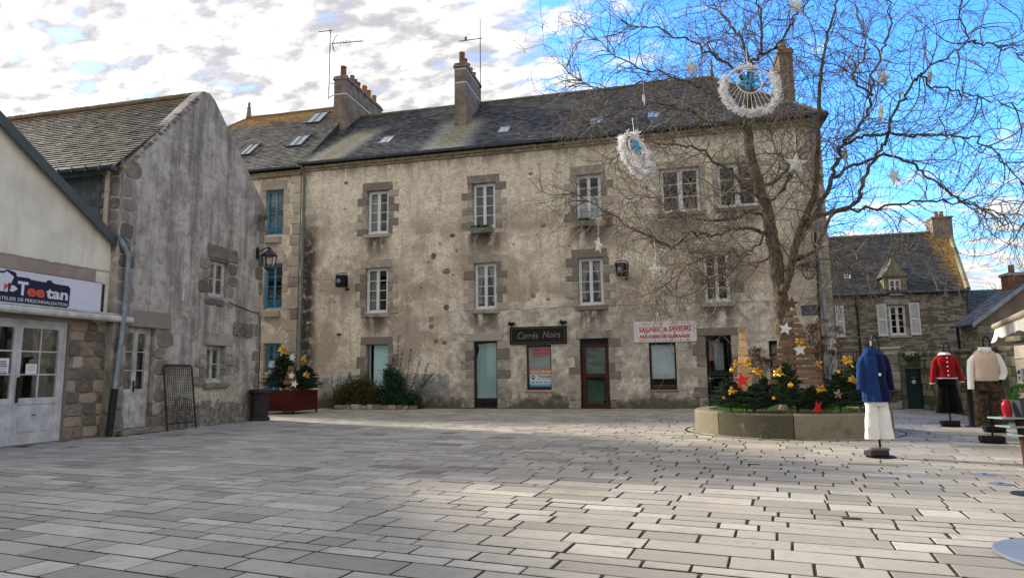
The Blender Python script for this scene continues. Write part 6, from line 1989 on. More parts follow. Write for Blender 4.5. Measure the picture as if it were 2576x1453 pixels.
for x, z, y, s_, lab in ((1.16, 1.27, 13.75, 1.0, 'gold bauble on the left of the slim pale plank tree'), (2.18, .97, 13.42, 1.15, 'largest gold bauble, under the foot of the tall plank tree'), (1.86, .73, 13.4, .75, 'small gold bauble low on the middle firs'), (3.09, 1.21, 13.7, .8, 'orange-gold bauble on the fir right of the tall plank tree'), (.99, .72, 13.8, .75, 'small gold bauble low on the leftmost fir')):
    ball(lab, (x, y, z), s_)

# ------------------------------------------------------------------ hanging stars and hoops in the tree
HS = {}
def hang_star(label, loc, R_, rotz, tilt=0.0, cord=.4):
    key = round(R_, 2)
    if key not in HS:
        HS[key] = star_mesh(R_ * .88, R_ * .37, 0, M['paper_star'], ridge=R_ * .2)
    t = thing('hanging_star', label, 'star', loc, rotz, 'paper stars hanging in the tree')
    link('star_body', HS[key], t, None, (0, tilt, 0))
    MB().tube([(0, 0, R_ * .9), (.02, 0, R_ + cord * .5), (0, .02, R_ + cord)], .006, 4).build('cord', M['hoop'], t)
    return t
for lab, loc, R_, rz, tl in (
        ('cream paper star hanging lowest in the tree, above the red-lettered sign', (-.24, 13.4, 3.3), .21, .35, -.1),
        ('narrow paper star hanging below the leftmost low branches', (-1.44, 14.0, 4.0), .24, 1.15, .1),
        ('paper star seen edge-on against the roof, above the oval hoop', (-.35, 14.0, 7.2), .17, 1.35, .2),
        ('large paper star against the sky left of the big round hoop', (.70, 14.2, 7.9), .26, .7, -.15),
        ('paper star at the very top of the tree', (2.88, 14.0, 8.92), .28, .5, .1),
        ('large white star against the facade right of the trunk', (2.62, 13.8, 5.41), .28, .15, .1),
        ('paper star turned aside against the corner of the roof', (3.72, 14.5, 5.75), .22, .9, -.3),
        ('paper star in the blue sky at mid height right of the tree', (4.41, 14.0, 7.12), .25, .5, .2),
        ('paper star seen edge-on like an icicle in the blue sky', (4.37, 14.2, 6.45), .26, 1.5, 0),
        ('edge-on paper star furthest right in the blue sky', (5.32, 14.2, 7.1), .22, 1.45, .1),
        ('paper star hanging low in the blue sky right of the tree', (4.45, 14.0, 5.05), .25, .6, -.4),
        ('small edge-on paper star between the two sky stars', (4.85, 14.5, 6.9), .14, 1.4, .1)):
    hang_star(lab, loc, R_, rz, tl)

def hoop(label, loc, R_, rot, s):
    t = thing('hoop_ornament', label, 'hoop', loc, 0, 'hoops hanging in the tree')
    t.rotation_euler = rot
    def ringpts(r_, cz, n=36):
        return [(r_ * math.cos(2 * PI * k / n), 0, cz + r_ * math.sin(2 * PI * k / n)) for k in range(n + 1)]
    MB().tube(ringpts(R_, 0), .02, 6).build('outer_ring', M['hoop'], t, smooth=True)
    ri, ci = R_ * .48, R_ * .34
    MB().tube(ringpts(ri, ci), .014, 6).build('inner_ring', M['hoop'], t, smooth=True)
    MB().tube([(-ri, 0, ci + .02), (ri, 0, ci + .02)], .010, 5).build('cross_bar', M['hoop'], t)
    for k in range(13):
        a = rad(-165 + k * 12.5)
        a2 = a
        MB().tube([(ri * math.cos(a2), 0, ci + ri * math.sin(a2)), (R_ * math.cos(a2) * .98, 0, R_ * math.sin(a2) * .98)], .005, 4).build('spoke', M['hoop'], t)
    fl = MB()
    for k in range(150):
        a = rad(rnd.uniform(-210, 30)) if k < 120 else rad(rnd.uniform(0, 360))
        leaf_tuft(fl, (R_ * math.cos(a) * rnd.uniform(.93, 1.1), rnd.gauss(0, .03), R_ * math.sin(a) * rnd.uniform(.93, 1.1)), .07, .06, .07, 17, .07)
    fl.build('garland', M['fluff'], t)
    sf = MB()
    for k in range(6):
        a = 2 * PI * k / 6 + .26
        c, s_ = math.cos(a), math.sin(a)
        rr = ri * .75
        sf.tube([(0, -.02, ci), (rr * c, -.02, ci + rr * s_)], .014, 5)
        for q in (.4, .65, .85):
            for sg in (-1, 1):
                b_ = a + sg * .8
                sf.tube([(rr * q * c, -.02, ci + rr * q * s_), (rr * q * c + rr * .28 * math.cos(b_), -.02, ci + rr * q * s_ + rr * .28 * math.sin(b_))], .011, 5)
    sf.build('snowflake', M['snow_blue'], t)
    MB().tube([(0, 0, R_), (0.01, 0, R_ + .45)], .008, 4).build('cord', M['hoop'], t)
    return t
hoop('big round white feathered hoop with a blue snowflake high in the tree', (1.83, 13.75, 7.05), .55, (rad(-8), 0, rad(12)), 1)
hoop('smaller white hoop with a pale blue snowflake, turned oval, on the left branches', (-.53, 13.6, 5.84), .47, (rad(-12), rad(8), rad(55)), 1)
# ------------------------------------------------------------------ stone house beyond the garden (local y = 0 at world y 34)
def rubble(mb, x0, x1, z0, z1, holes=(), rowh=(.05, .14), ln=(.10, .38), proud=.03, r=None, Mx=None, ch=.012):
    r = r or random.Random(31)
    z = z0
    while z < z1 - .03:
        h = min(r.uniform(*rowh), z1 - z)
        x = x0
        while x < x1 - .03:
            l = min(r.uniform(*ln), x1 - x)
            cx, cz = x + l / 2, z + h / 2
            if not any(a - l * .4 < cx < b + l * .4 and c - .02 < cz < d + .02 for a, b, c, d in holes):
                mb.cbox(x + .006, x + l - .006, -proud * r.uniform(.4, 1.2), .03, z + .005, z + h - .005, ch * r.uniform(.5, 1.2), .008, c=r.random(), M=Mx, r=r)
            x += l
        z += h
HS_ = thing('stone_house', 'stone house with dark slate roof, dormer and white shutters beyond the garden', 'house', (0, 34, 0))
HO = [(10.05, 10.78, 2.83, 4.26, .14), (6.95, 7.66, 2.83, 4.26, .14)]
w = MB()
wall_grid(w, 5.6, 13.3, -.05, 4.84, HO)
w.quad((13.3, 0, -.05), (14.4, 4, -.05), (14.4, 4, 8.3), (13.3, 0, 4.84)).quad((5.6, 0, -.05), (5.6, 0, 4.84), (5.6, 4, 8.3), (5.6, 4, -.05))
w.build('wall', [M['mortar'], M['dark_room']], HS_)
rb = MB()
rubble(rb, 7.2, 13.3, 0, 4.82, [h[:4] for h in HO])
tag(rb.build('rubble_stones', M['rubble'], HS_), kind='stuff')
hy, hz, ry, rz = -.2, 4.82, 4.0, 8.35
rf = MB()
rf.quad((5.6, hy, hz), (13.3, hy, hz), (14.35, ry, rz), (5.6, ry, rz)).quad((5.6, 8.2, hz), (14.6, 8.2, hz), (14.35, ry, rz), (5.6, ry, rz))
hroof = rf.build('roof', M['roof_under'], HS_)
sl = MB()
hl = math.hypot(ry - hy, rz - hz)
def clip_h(a, b):
    x = 7.0 + a; f = b / hl
    if x > 13.3 + 1.05 * f:
        return False
    zz_ = hz + (rz - hz) * f
    return not (9.92 < x < 10.92 and zz_ < 5.55)
slates(sl, (7.0, hy, hz), (1, 0, 0), (0, ry - hy, rz - hz), 7.4, hl, clip_h, .2, .12)
tag(sl.build('slate_covering', M['slate_house'], hroof), kind='stuff')
# gable coping and ridge
n = 9
for i in range(n):
    f0, f1 = i / n, (i + 1) / n
    p0 = Vector((13.36 + 1.05 * f0, hy + (ry - hy) * f0, hz + (rz - hz) * f0 + .05)); p1 = Vector((13.36 + 1.05 * f1, hy + (ry - hy) * f1, hz + (rz - hz) * f1 + .05))
    MB().tube([p0, p1 - (p1 - p0) * .03], .12, 6, c=rnd.random()).build('coping_stone', M['mossy'], HS_)
rg = MB()
for i in range(19):
    rg.tube([(7 + i * .38, ry, rz + .02), (7.39 + i * .38, ry, rz + .03)], .08, 7, c=rnd.random())
tag(rg.build('ridge_tiles', M['terra_orange'] if 0 else M['ridge'], hroof, smooth=50), kind='stuff')
ch = MB().box(13.5, 14.42, ry - .5, ry + .4, 7.9, 9.0).build('chimney', M['chimney'], HS_)
MB().cbox(13.44, 14.48, ry - .56, ry + .46, 9.0, 9.1, .02, .01).build('chimney_cap', M['granite'], ch)
for px, mm in ((13.86, 'terra_orange'), (14.1, 'terra_orange')):
    MB().lathe([(.10, 0), (.095, .3), (.11, .36), (.08, .36)], 10, (px, ry - .1, 9.09)).build('chimney_pot', M[mm], ch)
gutter(HS_, 5.6, 9.94, -.26, 4.82, .07, M['zinc_pale'])
gutter(HS_, 10.9, 13.36, -.26, 4.84, .07, M['zinc_pale'])
downpipe(HS_, [(13.32, -.2, 4.8), (13.34, -.1, 4.5), (13.36, -.1, 0)], .05, M['zinc'])
downpipe(HS_, [(8.68, -.24, 4.78), (8.68, -.08, 4.6), (8.72, -.08, 0)], .045, M['lamp_brown'])
for k in HO:
    x0, x1, z0, z1, dp = k
    rect_stone(HS_, x0 - .2, x1 + .2, z1 + .002, z1 + .26, .05, .1, 'granite', name='lintel')
    rect_stone(HS_, x0 - .15, x1 + .15, z0 - .12, z0 - .003, .06, .15, 'granite', name='window_ledge')
    jambs(HS_, x0, x1, z0, z1, 4, .26, .16, 'granite', deep=.12)
    window(HS_, x0 + .01, x1 - .01, z0 + .01, z1 - .01, dp, M['white_paint'], 4, 2, 1, fr=.045, st=.06, centre=.06)
def shutter(parent, x0, x1, z0, z1, y=-.09):
    s_ = MB()
    s_.box(x0, x0 + .06, y, y + .035, z0, z1).box(x1 - .06, x1, y, y + .035, z0, z1)
    zm = (z0 + z1) / 2
    for za, zb in ((z0, z0 + .12), (zm - .04, zm + .05), (z1 - .07, z1)):
        s_.box(x0 + .06, x1 - .06, y, y + .035, za, zb)
    o = s_.build('shutter', M['white_paint'], parent)
    lv = MB()
    for za, zb in ((z0 + .12, zm - .04), (zm + .05, z1 - .07)):
        n = int((zb - za) / .032)
        for i in range(n):
            z = za + (zb - za) * i / n
            lv.quad((x0 + .055, y + .004, z), (x1 - .055, y + .004, z), (x1 - .055, y + .03, z + .03), (x0 + .055, y + .03, z + .03))
    tag(lv.build('louvres', M['white_paint'], o), kind='stuff')
    for z in (z0 + .2, z1 - .2):
        MB().box(x1 - .02, x1 + .05, y - .01, y - .001, z, z + .03).build('hinge', M['white_paint'], o)
    return o
shutter(HS_, 9.52, 9.93, 2.80, 4.32)
shutter(HS_, 10.90, 11.33, 2.82, 4.33)
shutter(HS_, 7.72, 8.10, 2.80, 4.30)
# dormer
dm = MB()
wall_grid(dm, 9.94, 10.90, 4.7, 5.62, [(10.14, 10.68, 4.74, 5.50, .12)], y=-.06, room=.5)
dm.quad((9.94, -.06, 4.7), (9.94, .9, 4.7), (9.94, .9, 5.62), (9.94, -.06, 5.62)).quad((10.9, -.06, 4.7), (10.9, -.06, 5.62), (10.9, .9, 5.62), (10.9, .9, 4.7))
dormer = dm.build('dormer', [M['mossy'], M['dark_room']], HS_)
MB().prism([(9.84, 5.60), (11.0, 5.60), (10.96, 5.70), (10.70, 5.92), (10.52, 6.22), (10.46, 6.42), (10.38, 6.50), (10.30, 6.42), (10.24, 6.22), (10.10, 5.92), (9.88, 5.70)], -.12, .08).build('pediment', M['mossy'], dormer)
MB().prism([(9.80, 5.58), (11.04, 5.58), (10.42, 6.35)], .08, 1.9).build('dormer_roof', M['slate_house'], dormer)
window(dormer, 10.15, 10.67, 4.75, 5.49, .05, M['white_paint'], 2, 2, 1, fr=.04, st=.04, name='dormer_window')
skylight(hroof, 8.5, 8.76, .85, 1.1, hy, hz, (rz - hz) / (ry - hy), M['white_paint'], M['glass_sky'], .05, .03)

# ------------------------------------------------------------------ brown lean-to at the right with sunlit end
LN = thing('stone_annex', 'brown stone annex with a steep slate lean-to roof at the right edge', 'outbuilding', (0, 26, 0))
w = MB()
w.add([(10.45, 0, -.05), (17, 0, -.05), (17, 0, 5.9), (14.3, 0, 5.9), (10.45, 0, 2.93)], [(0, 1, 2, 3, 4)])
w.add([(10.45, 1.35, -.05), (17, 1.35, -.05), (17, 1.35, 5.9), (14.3, 1.35, 5.9), (10.45, 1.35, 2.93)], [(4, 3, 2, 1, 0)])
w.quad((10.45, 1.35, -.05), (10.45, 0, -.05), (10.45, 0, 2.93), (10.45, 1.35, 2.93))
w.build('wall', mk('annex_render', (0.25, 0.205, 0.155), (0.15, 0.125, 0.10), 2.0, 0.95, 0.6, 14.0, 0.03), LN)
rb = MB()
rubble(rb, 0, 1.35, 0, 2.9, (), (.07, .16), (.12, .4), .02, random.Random(8), Matrix(((0, 1, 0, 10.45), (-1, 0, 0, 1.35), (0, 0, 1, 0), (0, 0, 0, 1))))
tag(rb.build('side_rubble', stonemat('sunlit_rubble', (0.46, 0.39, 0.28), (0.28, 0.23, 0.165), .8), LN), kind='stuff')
for i in range(10):
    z = .3 + i * .27
    rect_stone(LN, 10.46, 10.46 + rnd.uniform(.3, .6), z, z + .26, .02, .05, 'rubble', name='corner_stone')
rf = MB()
rf.quad((10.25, -.12, 2.80), (14.3, -.12, 5.95), (14.3, 1.5, 5.95), (10.25, 1.5, 2.80))
lroof = rf.build('roof', M['roof_under'], LN)
sl = MB()
vv = Vector((14.3 - 10.25, 0, 5.95 - 2.80))
slates(sl, (10.25, 1.5, 2.80), (0, -1, 0), vv, 1.62, vv.length, lambda a, b: True, .22, .14)
tag(sl.build('slate_covering', slate('annex_slates', (0.10, 0.105, 0.10), (0.20, 0.21, 0.205), .3), lroof), kind='stuff')
MB().prism([(10.25, 2.66), (14.3, 5.81), (14.3, 5.97), (10.25, 2.82)], -.16, -.12).build('verge_board', M['zinc_pale'], lroof)
gq = MB()
gq.loft([[(10.2 + .07 * math.cos(PI + PI * k / 6), y, 2.80 + .07 * math.sin(PI + PI * k / 6)) for k in range(7)] for y in (-.2, 1.5)], closed=False)
gq.build('gutter', M['zinc_pale'], LN)
downpipe(LN, [(10.36, 1.42, 2.75), (10.38, 1.42, 0)], .05, M['iron'])
cb = MB().box(11.75, 12.25, .5, 1.0, 3.6, 4.62).build('chimney', mk('old_brick', (0.24, 0.11, 0.06), (0.14, 0.08, 0.055), 6.0, 0.9, 0.6), LN)
MB().cbox(11.7, 12.3, .45, 1.05, 4.5, 4.6, .015, .005).build('chimney_cap', M['granite'], cb)
MB().lathe([(.1, 0), (.09, .28), (.11, .3), (.08, .3)], 10, (12.0, .75, 4.61)).build('chimney_pot', M['terracotta'], cb)

OB = thing('far_roof', 'dark mossy slate roof seen between the stone house and the annex', 'outbuilding', (0, 33.5, 0))
rf = MB()
rf.quad((13.45, 0, 3.0), (20, 0, 3.0), (20, 2.6, 5.05), (14.1, 2.6, 5.05)).quad((20, 5.2, 3.0), (14.2, 5.2, 3.0), (14.1, 2.6, 5.05), (20, 2.6, 5.05))
fo_ = rf.build('roof', M['roof_under'], OB)
sl = MB()
slates(sl, (13.45, 0, 3.0), (1, 0, 0), (0, 2.6, 2.05), 6, math.hypot(2.6, 2.05), lambda a, b: True, .24, .14)
tag(sl.build('slate_covering', M['slate_clad'], fo_), kind='stuff')
MB().box(13.6, 20, .2, 5.0, -.05, 2.98).build('wall', M['mortar_dark'], OB)

# ------------------------------------------------------------------ garden walls, door, railings
GW = thing('garden_wall', 'stone garden wall with a low dark green door', 'wall', (0, 23.45, 0))
w = MB()
wall_grid(w, 7.08, 8.7, -.05, 1.66, [(7.26, 7.86, 0, 1.26, .12)], room=.1)
w.quad((7.08, 0, 1.66), (8.7, 0, 1.66), (8.7, .4, 1.66), (7.08, .4, 1.66)).quad((8.7, .4, -.05), (7.08, .4, -.05), (7.08, .4, 1.66), (8.7, .4, 1.66))
w.build('wall', [M['mortar_dark'], M['dark_room']], GW)
rb = MB()
rubble(rb, 7.1, 8.7, 0, 1.64, [(7.26, 7.86, 0, 1.30)], (.12, .26), (.2, .5), .03, random.Random(3))
tag(rb.build('rubble_stones', M['mossy'], GW), kind='stuff')
z = 0
while z < 1.86:
    h = rnd.uniform(.22, .34)
    MB().cbox(6.66 + rnd.uniform(0, .02), 7.08, -.08, .38, z, min(z + h - .01, 1.88), .015, .01, c=rnd.random()).build('pillar_stone', M['granite'], GW)
    z += h
MB().cbox(6.58, 7.14, -.15, .45, 1.885, 1.98, .02, .01).build('pillar_cap', M['granite_pale'], GW)
gd = MB().cbox(7.27, 7.85, .06, .10, .01, 1.25, .005, 0).build('garden_door', M['green_door'], GW)
MB().lathe([(.06, 0), (.06, .004)], 18, M=Matrix.Translation((7.50, .058, .85)) @ Matrix.Rotation(PI / 2, 4, 'X')).build('round_sticker', M['print_white'], gd)
MB().box(7.46, 7.54, .050, .0525, .845, .86, M=Matrix.Translation((7.50, 0, .85)) @ Matrix.Rotation(.7, 4, 'Y') @ Matrix.Translation((-7.50, 0, -.85))).build('sticker_bar', M['print_red'], gd)
MB().box(7.47, 7.54, .05, .06, .97, .99).build('letter_slot', M['zinc_pale'], gd)
iv = thing('ivy', 'dark ivy growing over the top of the garden wall', 'ivy', (0, 23.4, 0))
mb = MB()
for i in range(60):
    leaf_tuft(mb, (rnd.uniform(7.1, 8.6), rnd.uniform(-.05, .3), 1.62 + rnd.gauss(0, .07)), .12, .1, .08, 26, .07)
mb.build('leaves', M['leaf_green'], iv)
wb = thing('white_trough', 'small white trough standing on top of the garden wall', 'trough', (7.48, 23.62, 1.66))
MB().cbox(-.14, .14, -.08, .08, 0, .11, .008, 0).cbox(-.16, .16, -.1, .1, .11, .13, .004, 0).build('trough_body', M['print_white'], wb)

SW = thing('side_wall', 'mossy rubble wall running along the right side of the square', 'wall')
w = MB().box(7.72, 8.1, 17.2, 23.4, -.05, 1.64)
w.build('wall_core', M['mortar_dark'], SW)
rb = MB()
rubble(rb, 0, 6.2, 0, 1.64, (), (.12, .28), (.18, .5), .035, random.Random(14), Matrix(((0, 1, 0, 7.72), (-1, 0, 0, 23.4), (0, 0, 1, 0), (0, 0, 0, 1))))
tag(rb.build('rubble_stones', M['mossy'], SW), kind='stuff')
for i in range(20):
    a = 17.25 + i * .31
    MB().cbox(7.68, 8.14, a, a + .3, 1.64, 1.74 + rnd.uniform(-.02, .05), .03, .02, c=rnd.random()).build('coping_stone', M['mossy'], SW)
z = 0
while z < 1.8:
    h = rnd.uniform(.24, .34)
    MB().cbox(7.58 + rnd.uniform(0, .02), 8.1, 16.7, 17.2, z, min(z + h - .01, 1.83), .015, .01, c=rnd.random()).build('pillar_stone', M['granite_pale'], SW)
    z += h
MB().cbox(7.48, 8.2, 16.6, 17.3, 1.84, 1.96, .02, .01).build('pillar_cap', M['mossy'], SW)
ic = thing('intercom', 'grey metal intercom box on the gate pillar at the right edge', 'intercom', (7.57, 16.9, .97))
MB().cbox(-.06, 0, -.09, .09, 0, .27, .008, 0).build('case', M['intercom'], ic)
MB().box(-.066, -.061, -.05, .05, .15, .23).build('speaker_grille', M['iron'], ic)
MB().box(-.066, -.061, -.03, .03, .04, .09).build('call_button', M['iron'], ic)

FN = thing('iron_railing', 'black iron railings with spiked bars on a low garden wall', 'railing', (0, 24.6, 0))
MB().cbox(5.32, 6.66, -.15, .15, -.05, .95, .02, .01).build('low_wall', M['mortar_dark'], FN)
for i in range(13):
    x = 5.36 + i * .1
    h = 1.95 + .05 * math.sin(i * .5)
    MB().tube([(x, 0, .94), (x, 0, h - .1), (x, 0, h)], [.011, .011, .002], 5).build('bar', M['iron'], FN)
for z in (1.2, 1.85):
    MB().box(5.32, 6.62, -.015, .015, z, z + .03).build('rail', M['iron'], FN)
MB().cbox(6.50, 6.58, -.04, .04, .95, 2.15, .008, 0).build('post', M['plaque'], FN)

ft = thing('distant_tree', 'faint bare tree top far behind the annex roof', 'tree', (27.5, 62, 0))
MB().tube([(0, 0, 0), (.2, 0, 4), (.1, 0, 7)], [.3, .2, .1], 7).build('trunk', M['bark'], ft)
mb = MB(); fr_ = random.Random(2)
for i in range(260):
    p = Vector((fr_.gauss(0, .5), fr_.gauss(0, .5), fr_.uniform(4.5, 7)))
    d = Vector((fr_.uniform(-1, 1), fr_.uniform(-1, 1), fr_.uniform(.1, 1))).normalized()
    pts = [p]
    for k in range(5):
        d = (d + Vector((fr_.gauss(0, .3), fr_.gauss(0, .3), .05))).normalized()
        pts.append(pts[-1] + d * .42)
    mb.tube(pts, [.03, .025, .02, .016, .012, .008], 3, cap=False)
tag(mb.build('crown', M['twig'], ft), kind='stuff')

# ------------------------------------------------------------------ clothes stands
def ell(z, rx, ry, cx=0.0, cy=0.0, n=32, fold=0.0, nf=7, ph=0.0, a0=0.0, a1=2 * PI, closed=True):
    out = []
    for k in range(n if closed else n + 1):
        a = a0 + (a1 - a0) * k / n
        q = 1 + fold * math.sin(nf * a + ph) + fold * .5 * math.sin((nf * 2 + 1) * a + ph * 2.3 + z * 3)
        out.append((cx + rx * q * math.cos(a), cy + ry * q * math.sin(a), z))
    return out
def sleeve(t, name, mat, pts, rads, fold=.05):
    mb = MB(); path = smooth_path(pts, 4); n = len(path)
    rings = []
    for i, p in enumerate(path):
        f = i / (n - 1) * (len(rads) - 1); k = min(int(f), len(rads) - 2)
        r_ = rads[k] + (rads[k + 1] - rads[k]) * (f - k)
        rings.append([(p.x + r_ * (1 + fold * math.sin(5 * a + i)) * math.cos(a), p.y + r_ * 1.15 * math.sin(a), p.z + (r_ * .35 * math.cos(a) if i < 4 else 0)) for a in [2 * PI * j / 16 for j in range(16)]])
    mb.loft(crease(rings, len(name) + pts[0][0] * 9, .008))
    return mb.build(name, mat, t, smooth=50)
def crease(rings, seed, amp=.011):
    # soft wrinkles: push points out and in by smooth noise, pulled along the hang of the cloth
    sub = []
    for i in range(len(rings) - 1):
        for k in range(3):
            f = k / 3
            sub.append([tuple(a_ + (b_ - a_) * f for a_, b_ in zip(p, q)) for p, q in zip(rings[i], rings[i + 1])])
    sub.append(rings[-1])
    out = []
    for r_ in sub:
        cx = sum(p[0] for p in r_) / len(r_); cy = sum(p[1] for p in r_) / len(r_)
        nr = []
        for p in r_:
            d = Vector((p[0] - cx, p[1] - cy, 0))
            d = d.normalized() if d.length > 1e-5 else d
            n_ = mnoise.noise(Vector((p[0] * 13 + seed, p[1] * 13, p[2] * 5))) + .6 * mnoise.noise(Vector((p[0] * 24, p[1] * 24 + seed, p[2] * 17 + p[0] * 10)))
            nr.append((p[0] + d.x * n_ * amp, p[1] + d.y * n_ * amp, p[2] + n_ * amp * .3))
        out.append(nr)
    return out
def body(t, name, mat, prof, fold=.03, nf=6, a0=0.0, a1=2 * PI, grow=0.0):
    mb = MB()
    closed = abs(a1 - a0 - 2 * PI) < 1e-6
    nseed = len(t.name) * 3.7 + sum(ord(q_) for q_ in name)
    rings = [ell(z, rx + grow, ry + grow, cx, 0, 36, fold * (1 if i < len(prof) - 3 else .2), nf, i * .35, a0, a1, closed) for i, (z, rx, ry, cx) in enumerate(prof)]
    rings = crease(rings, nseed)
    mb.loft(rings, closed=closed, cap=closed)
    return mb.build(name, mat, t, smooth=60)
def trousers(t, mat, zt, zc, zb, top, knee, foot, dx, fold=.05):
    mb = MB()
    mb.loft([ell(zt, top, top * .72, 0, 0, 32, .01), ell((zt + zc) / 2, top * 1.12, top * .8, 0, 0, 32, .02), ell(zc, top * 1.16, top * .8, 0, 0, 32, .03)])
    for sg in (-1, 1):
        rings = []
        for i in range(10):
            f = i / 9
            z = zc + .05 + (zb - zc - .05) * f
            rx = (top * .60) + (foot - top * .60) * f ** .9
            rings.append(ell(z, rx, rx * .85, sg * (top * .52 + (dx - top * .52) * f), 0, 28, fold * (.2 + f), 4, sg * 1.3 + f * 1.2))
        mb.loft(crease(rings, sg * 5.0 + top * 40, .010))
    return mb.build('trousers', mat, t, smooth=60)
def stand(t, ztop, zpole, block, neck_r=.055):
    MB().lathe([(.19, 0), (.195, .012), (.18, .025), (.03, .03), (.03, .05)], 24).build('base_plate', M['black_paint'], t)
    MB().tube([(0, 0, .03), (0, 0, zpole)], .016, 8).build('pole', M['black_paint'], t)
    for (bx, by, rz, w_, d_, z0, h_, mm) in block:
        MB().cbox(-w_, w_, -d_, d_, z0, z0 + h_, .01, .004, c=rnd.random(), M=Matrix.Translation((bx, by, 0)) @ Matrix.Rotation(rz, 4, 'Z')).build('weight_block', M[mm], t)
    MB().lathe([(.085, ztop - .20), (.062, ztop - .12), (.055, ztop - .05), (.058, ztop - .015), (.05, ztop), (.02, ztop + .008), (.018, ztop + .05), (.0, ztop + .055)], 18).build('neck', M['black_paint'], t)
    MB().tube(smooth_path([(.0, 0, ztop + .03), (.005, 0, ztop + .13), (.04, 0, ztop + .185), (.085, 0, ztop + .15), (.10, 0, ztop + .05), (.105, .02, ztop - .06)], 4), .012, 6).build('hook', M['black_paint'], t)

# blue cardigan over white trousers
m1 = thing('clothes_stand', 'clothes stand with blue cable-knit cardigan and wide white trousers', 'clothes stand', (2.87, 10.6, 0), rad(10), 'clothes stands')
stand(m1, 1.56, 1.0, [(-.07, -.03, .15, .14, .09, .03, .07, 'bin'), (-.03, -.01, -.1, .13, .08, .10, .035, 'grey_wood')])
trousers(m1, M['white_cloth'], .95, .74, .26, .135, .17, .105, .095)
prof = [(.79, .195, .14, .015), (.90, .19, .14, .012), (1.0, .175, .13, .005), (1.10, .158, .12, 0), (1.20, .162, .125, 0), (1.30, .172, .135, 0), (1.40, .172, .115, 0), (1.46, .155, .09, 0), (1.505, .11, .07, 0), (1.535, .065, .06, 0)]
body(m1, 'cardigan', M['knit_navy'], prof, .025, 6)
body(m1, 'cardigan_front', M['knit_blue'], prof[:-1], .025, 6, rad(150), rad(268), .008)
sleeve(m1, 'sleeve', M['knit_blue'], [(-.13, 0, 1.455), (-.178, 0, 1.36), (-.205, -.01, 1.18), (-.225, -.02, .97)], [.045, .05, .048, .048])
sleeve(m1, 'sleeve', M['knit_navy'], [(.13, 0, 1.455), (.175, 0, 1.36), (.198, -.01, 1.18), (.215, -.02, .95)], [.045, .05, .046, .042])
cl = MB()
cl.loft([ell(1.47, .125, .095, -.02, -.01, 30, .03), ell(1.52, .10, .085, -.03, -.02, 30, .03), ell(1.565, .08, .075, -.03, -.01, 30, .03)], cap=False)
cl.build('collar', M['knit_blue'], m1, smooth=True)
MB().cbox(-.012, .02, -.168, -.155, 1.16, 1.2, .003, 0).build('clasp', M['hoop'], m1)
tg = MB().box(-.035, -.015, -.03, -.027, 1.60, 1.67)
tg.build('price_tag', M['print_white'], m1)

# red cardigan over black trousers
m2 = thing('clothes_stand', 'clothes stand with short red cardigan and wide black trousers', 'clothes stand', (5.86, 16.33, 0), rad(-6), 'clothes stands')
stand(m2, 1.64, 1.05, [(-.02, -.02, .1, .17, .10, .03, .10, 'black_paint')])
trousers(m2, M['black_cloth'], 1.13, .90, .29, .15, .19, .135, .13)
prof = [(1.05, .185, .135, 0), (1.1, .188, .138, 0), (1.22, .175, .13, 0), (1.34, .185, .14, 0), (1.44, .188, .135, 0), (1.51, .17, .11, 0), (1.555, .135, .09, 0), (1.585, .095, .08, 0), (1.60, .085, .072, 0)]
body(m2, 'cardigan', M['knit_red'], prof, .02, 5)
body(m2, 'hem_trim', M['white_cloth'], [(1.035, .208, .148, 0), (1.048, .212, .152, 0), (1.056, .212, .152, 0)], .0, 5)
for sg in (-1, 1):
    so_ = sleeve(m2, 'sleeve', M['knit_red'], [(sg * .14, 0, 1.51), (sg * .195, 0, 1.42), (sg * .24, -.01, 1.2), (sg * .275, -.02, .95 + .03 * (sg > 0))], [.048, .055, .052, .054])
    MB().lathe([(.056, 0), (.058, .02)], 16, (sg * .276, -.02, .925 + .03 * (sg > 0))).build('cuff', M['white_cloth'], so_)
for k in range(5):
    MB().lathe([(.0, .012), (.012, .010), (.016, 0)], 10, M=Matrix.Translation((.01, -.153 + .004 * k * (k < 3) * .5, 1.11 + k * .095)) @ Matrix.Rotation(PI / 2, 4, 'X')).build('button', M['hoop'], m2)
cl = MB()
cl.loft([ell(1.555, .135, .115, 0, -.015, 30, .02), ell(1.585, .105, .09, 0, -.01, 30, .02), ell(1.61, .085, .075, 0, 0, 30, .0)], cap=False)
cl.build('collar', M['white_cloth'], m2, smooth=True)

# beige slipover with white shirt over printed trousers
m3 = thing('clothes_stand', 'clothes stand with beige slipover, white shirt and brown patterned trousers', 'clothes stand', (5.22, 12.85, 0), rad(-8), 'clothes stands')
stand(m3, 1.61, 1.0, [(-.02, -.02, .05, .17, .11, .03, .09, 'black_paint')])
trousers(m3, M['print_cloth'], 1.1, .86, .29, .155, .2, .115, .12)
prof = [(1.04, .185, .14, -.01), (1.10, .20, .148, -.01), (1.22, .195, .148, 0), (1.34, .19, .145, 0), (1.43, .188, .135, 0), (1.49, .17, .11, 0), (1.53, .14, .09, 0), (1.56, .10, .08, 0), (1.575, .08, .072, 0)]
body(m3, 'slipover', M['knit_beige'], prof, .02, 5)
sleeve(m3, 'sleeve', M['white_cloth'], [(-.14, 0, 1.485), (-.195, 0, 1.39), (-.23, -.01, 1.14), (-.24, -.02, .90)], [.048, .058, .052, .046], .08)
sleeve(m3, 'sleeve', M['white_cloth'], [(.14, 0, 1.485), (.20, 0, 1.39), (.24, -.02, 1.2), (.19, -.08, 1.06)], [.048, .06, .06, .05], .08)
cl = MB()
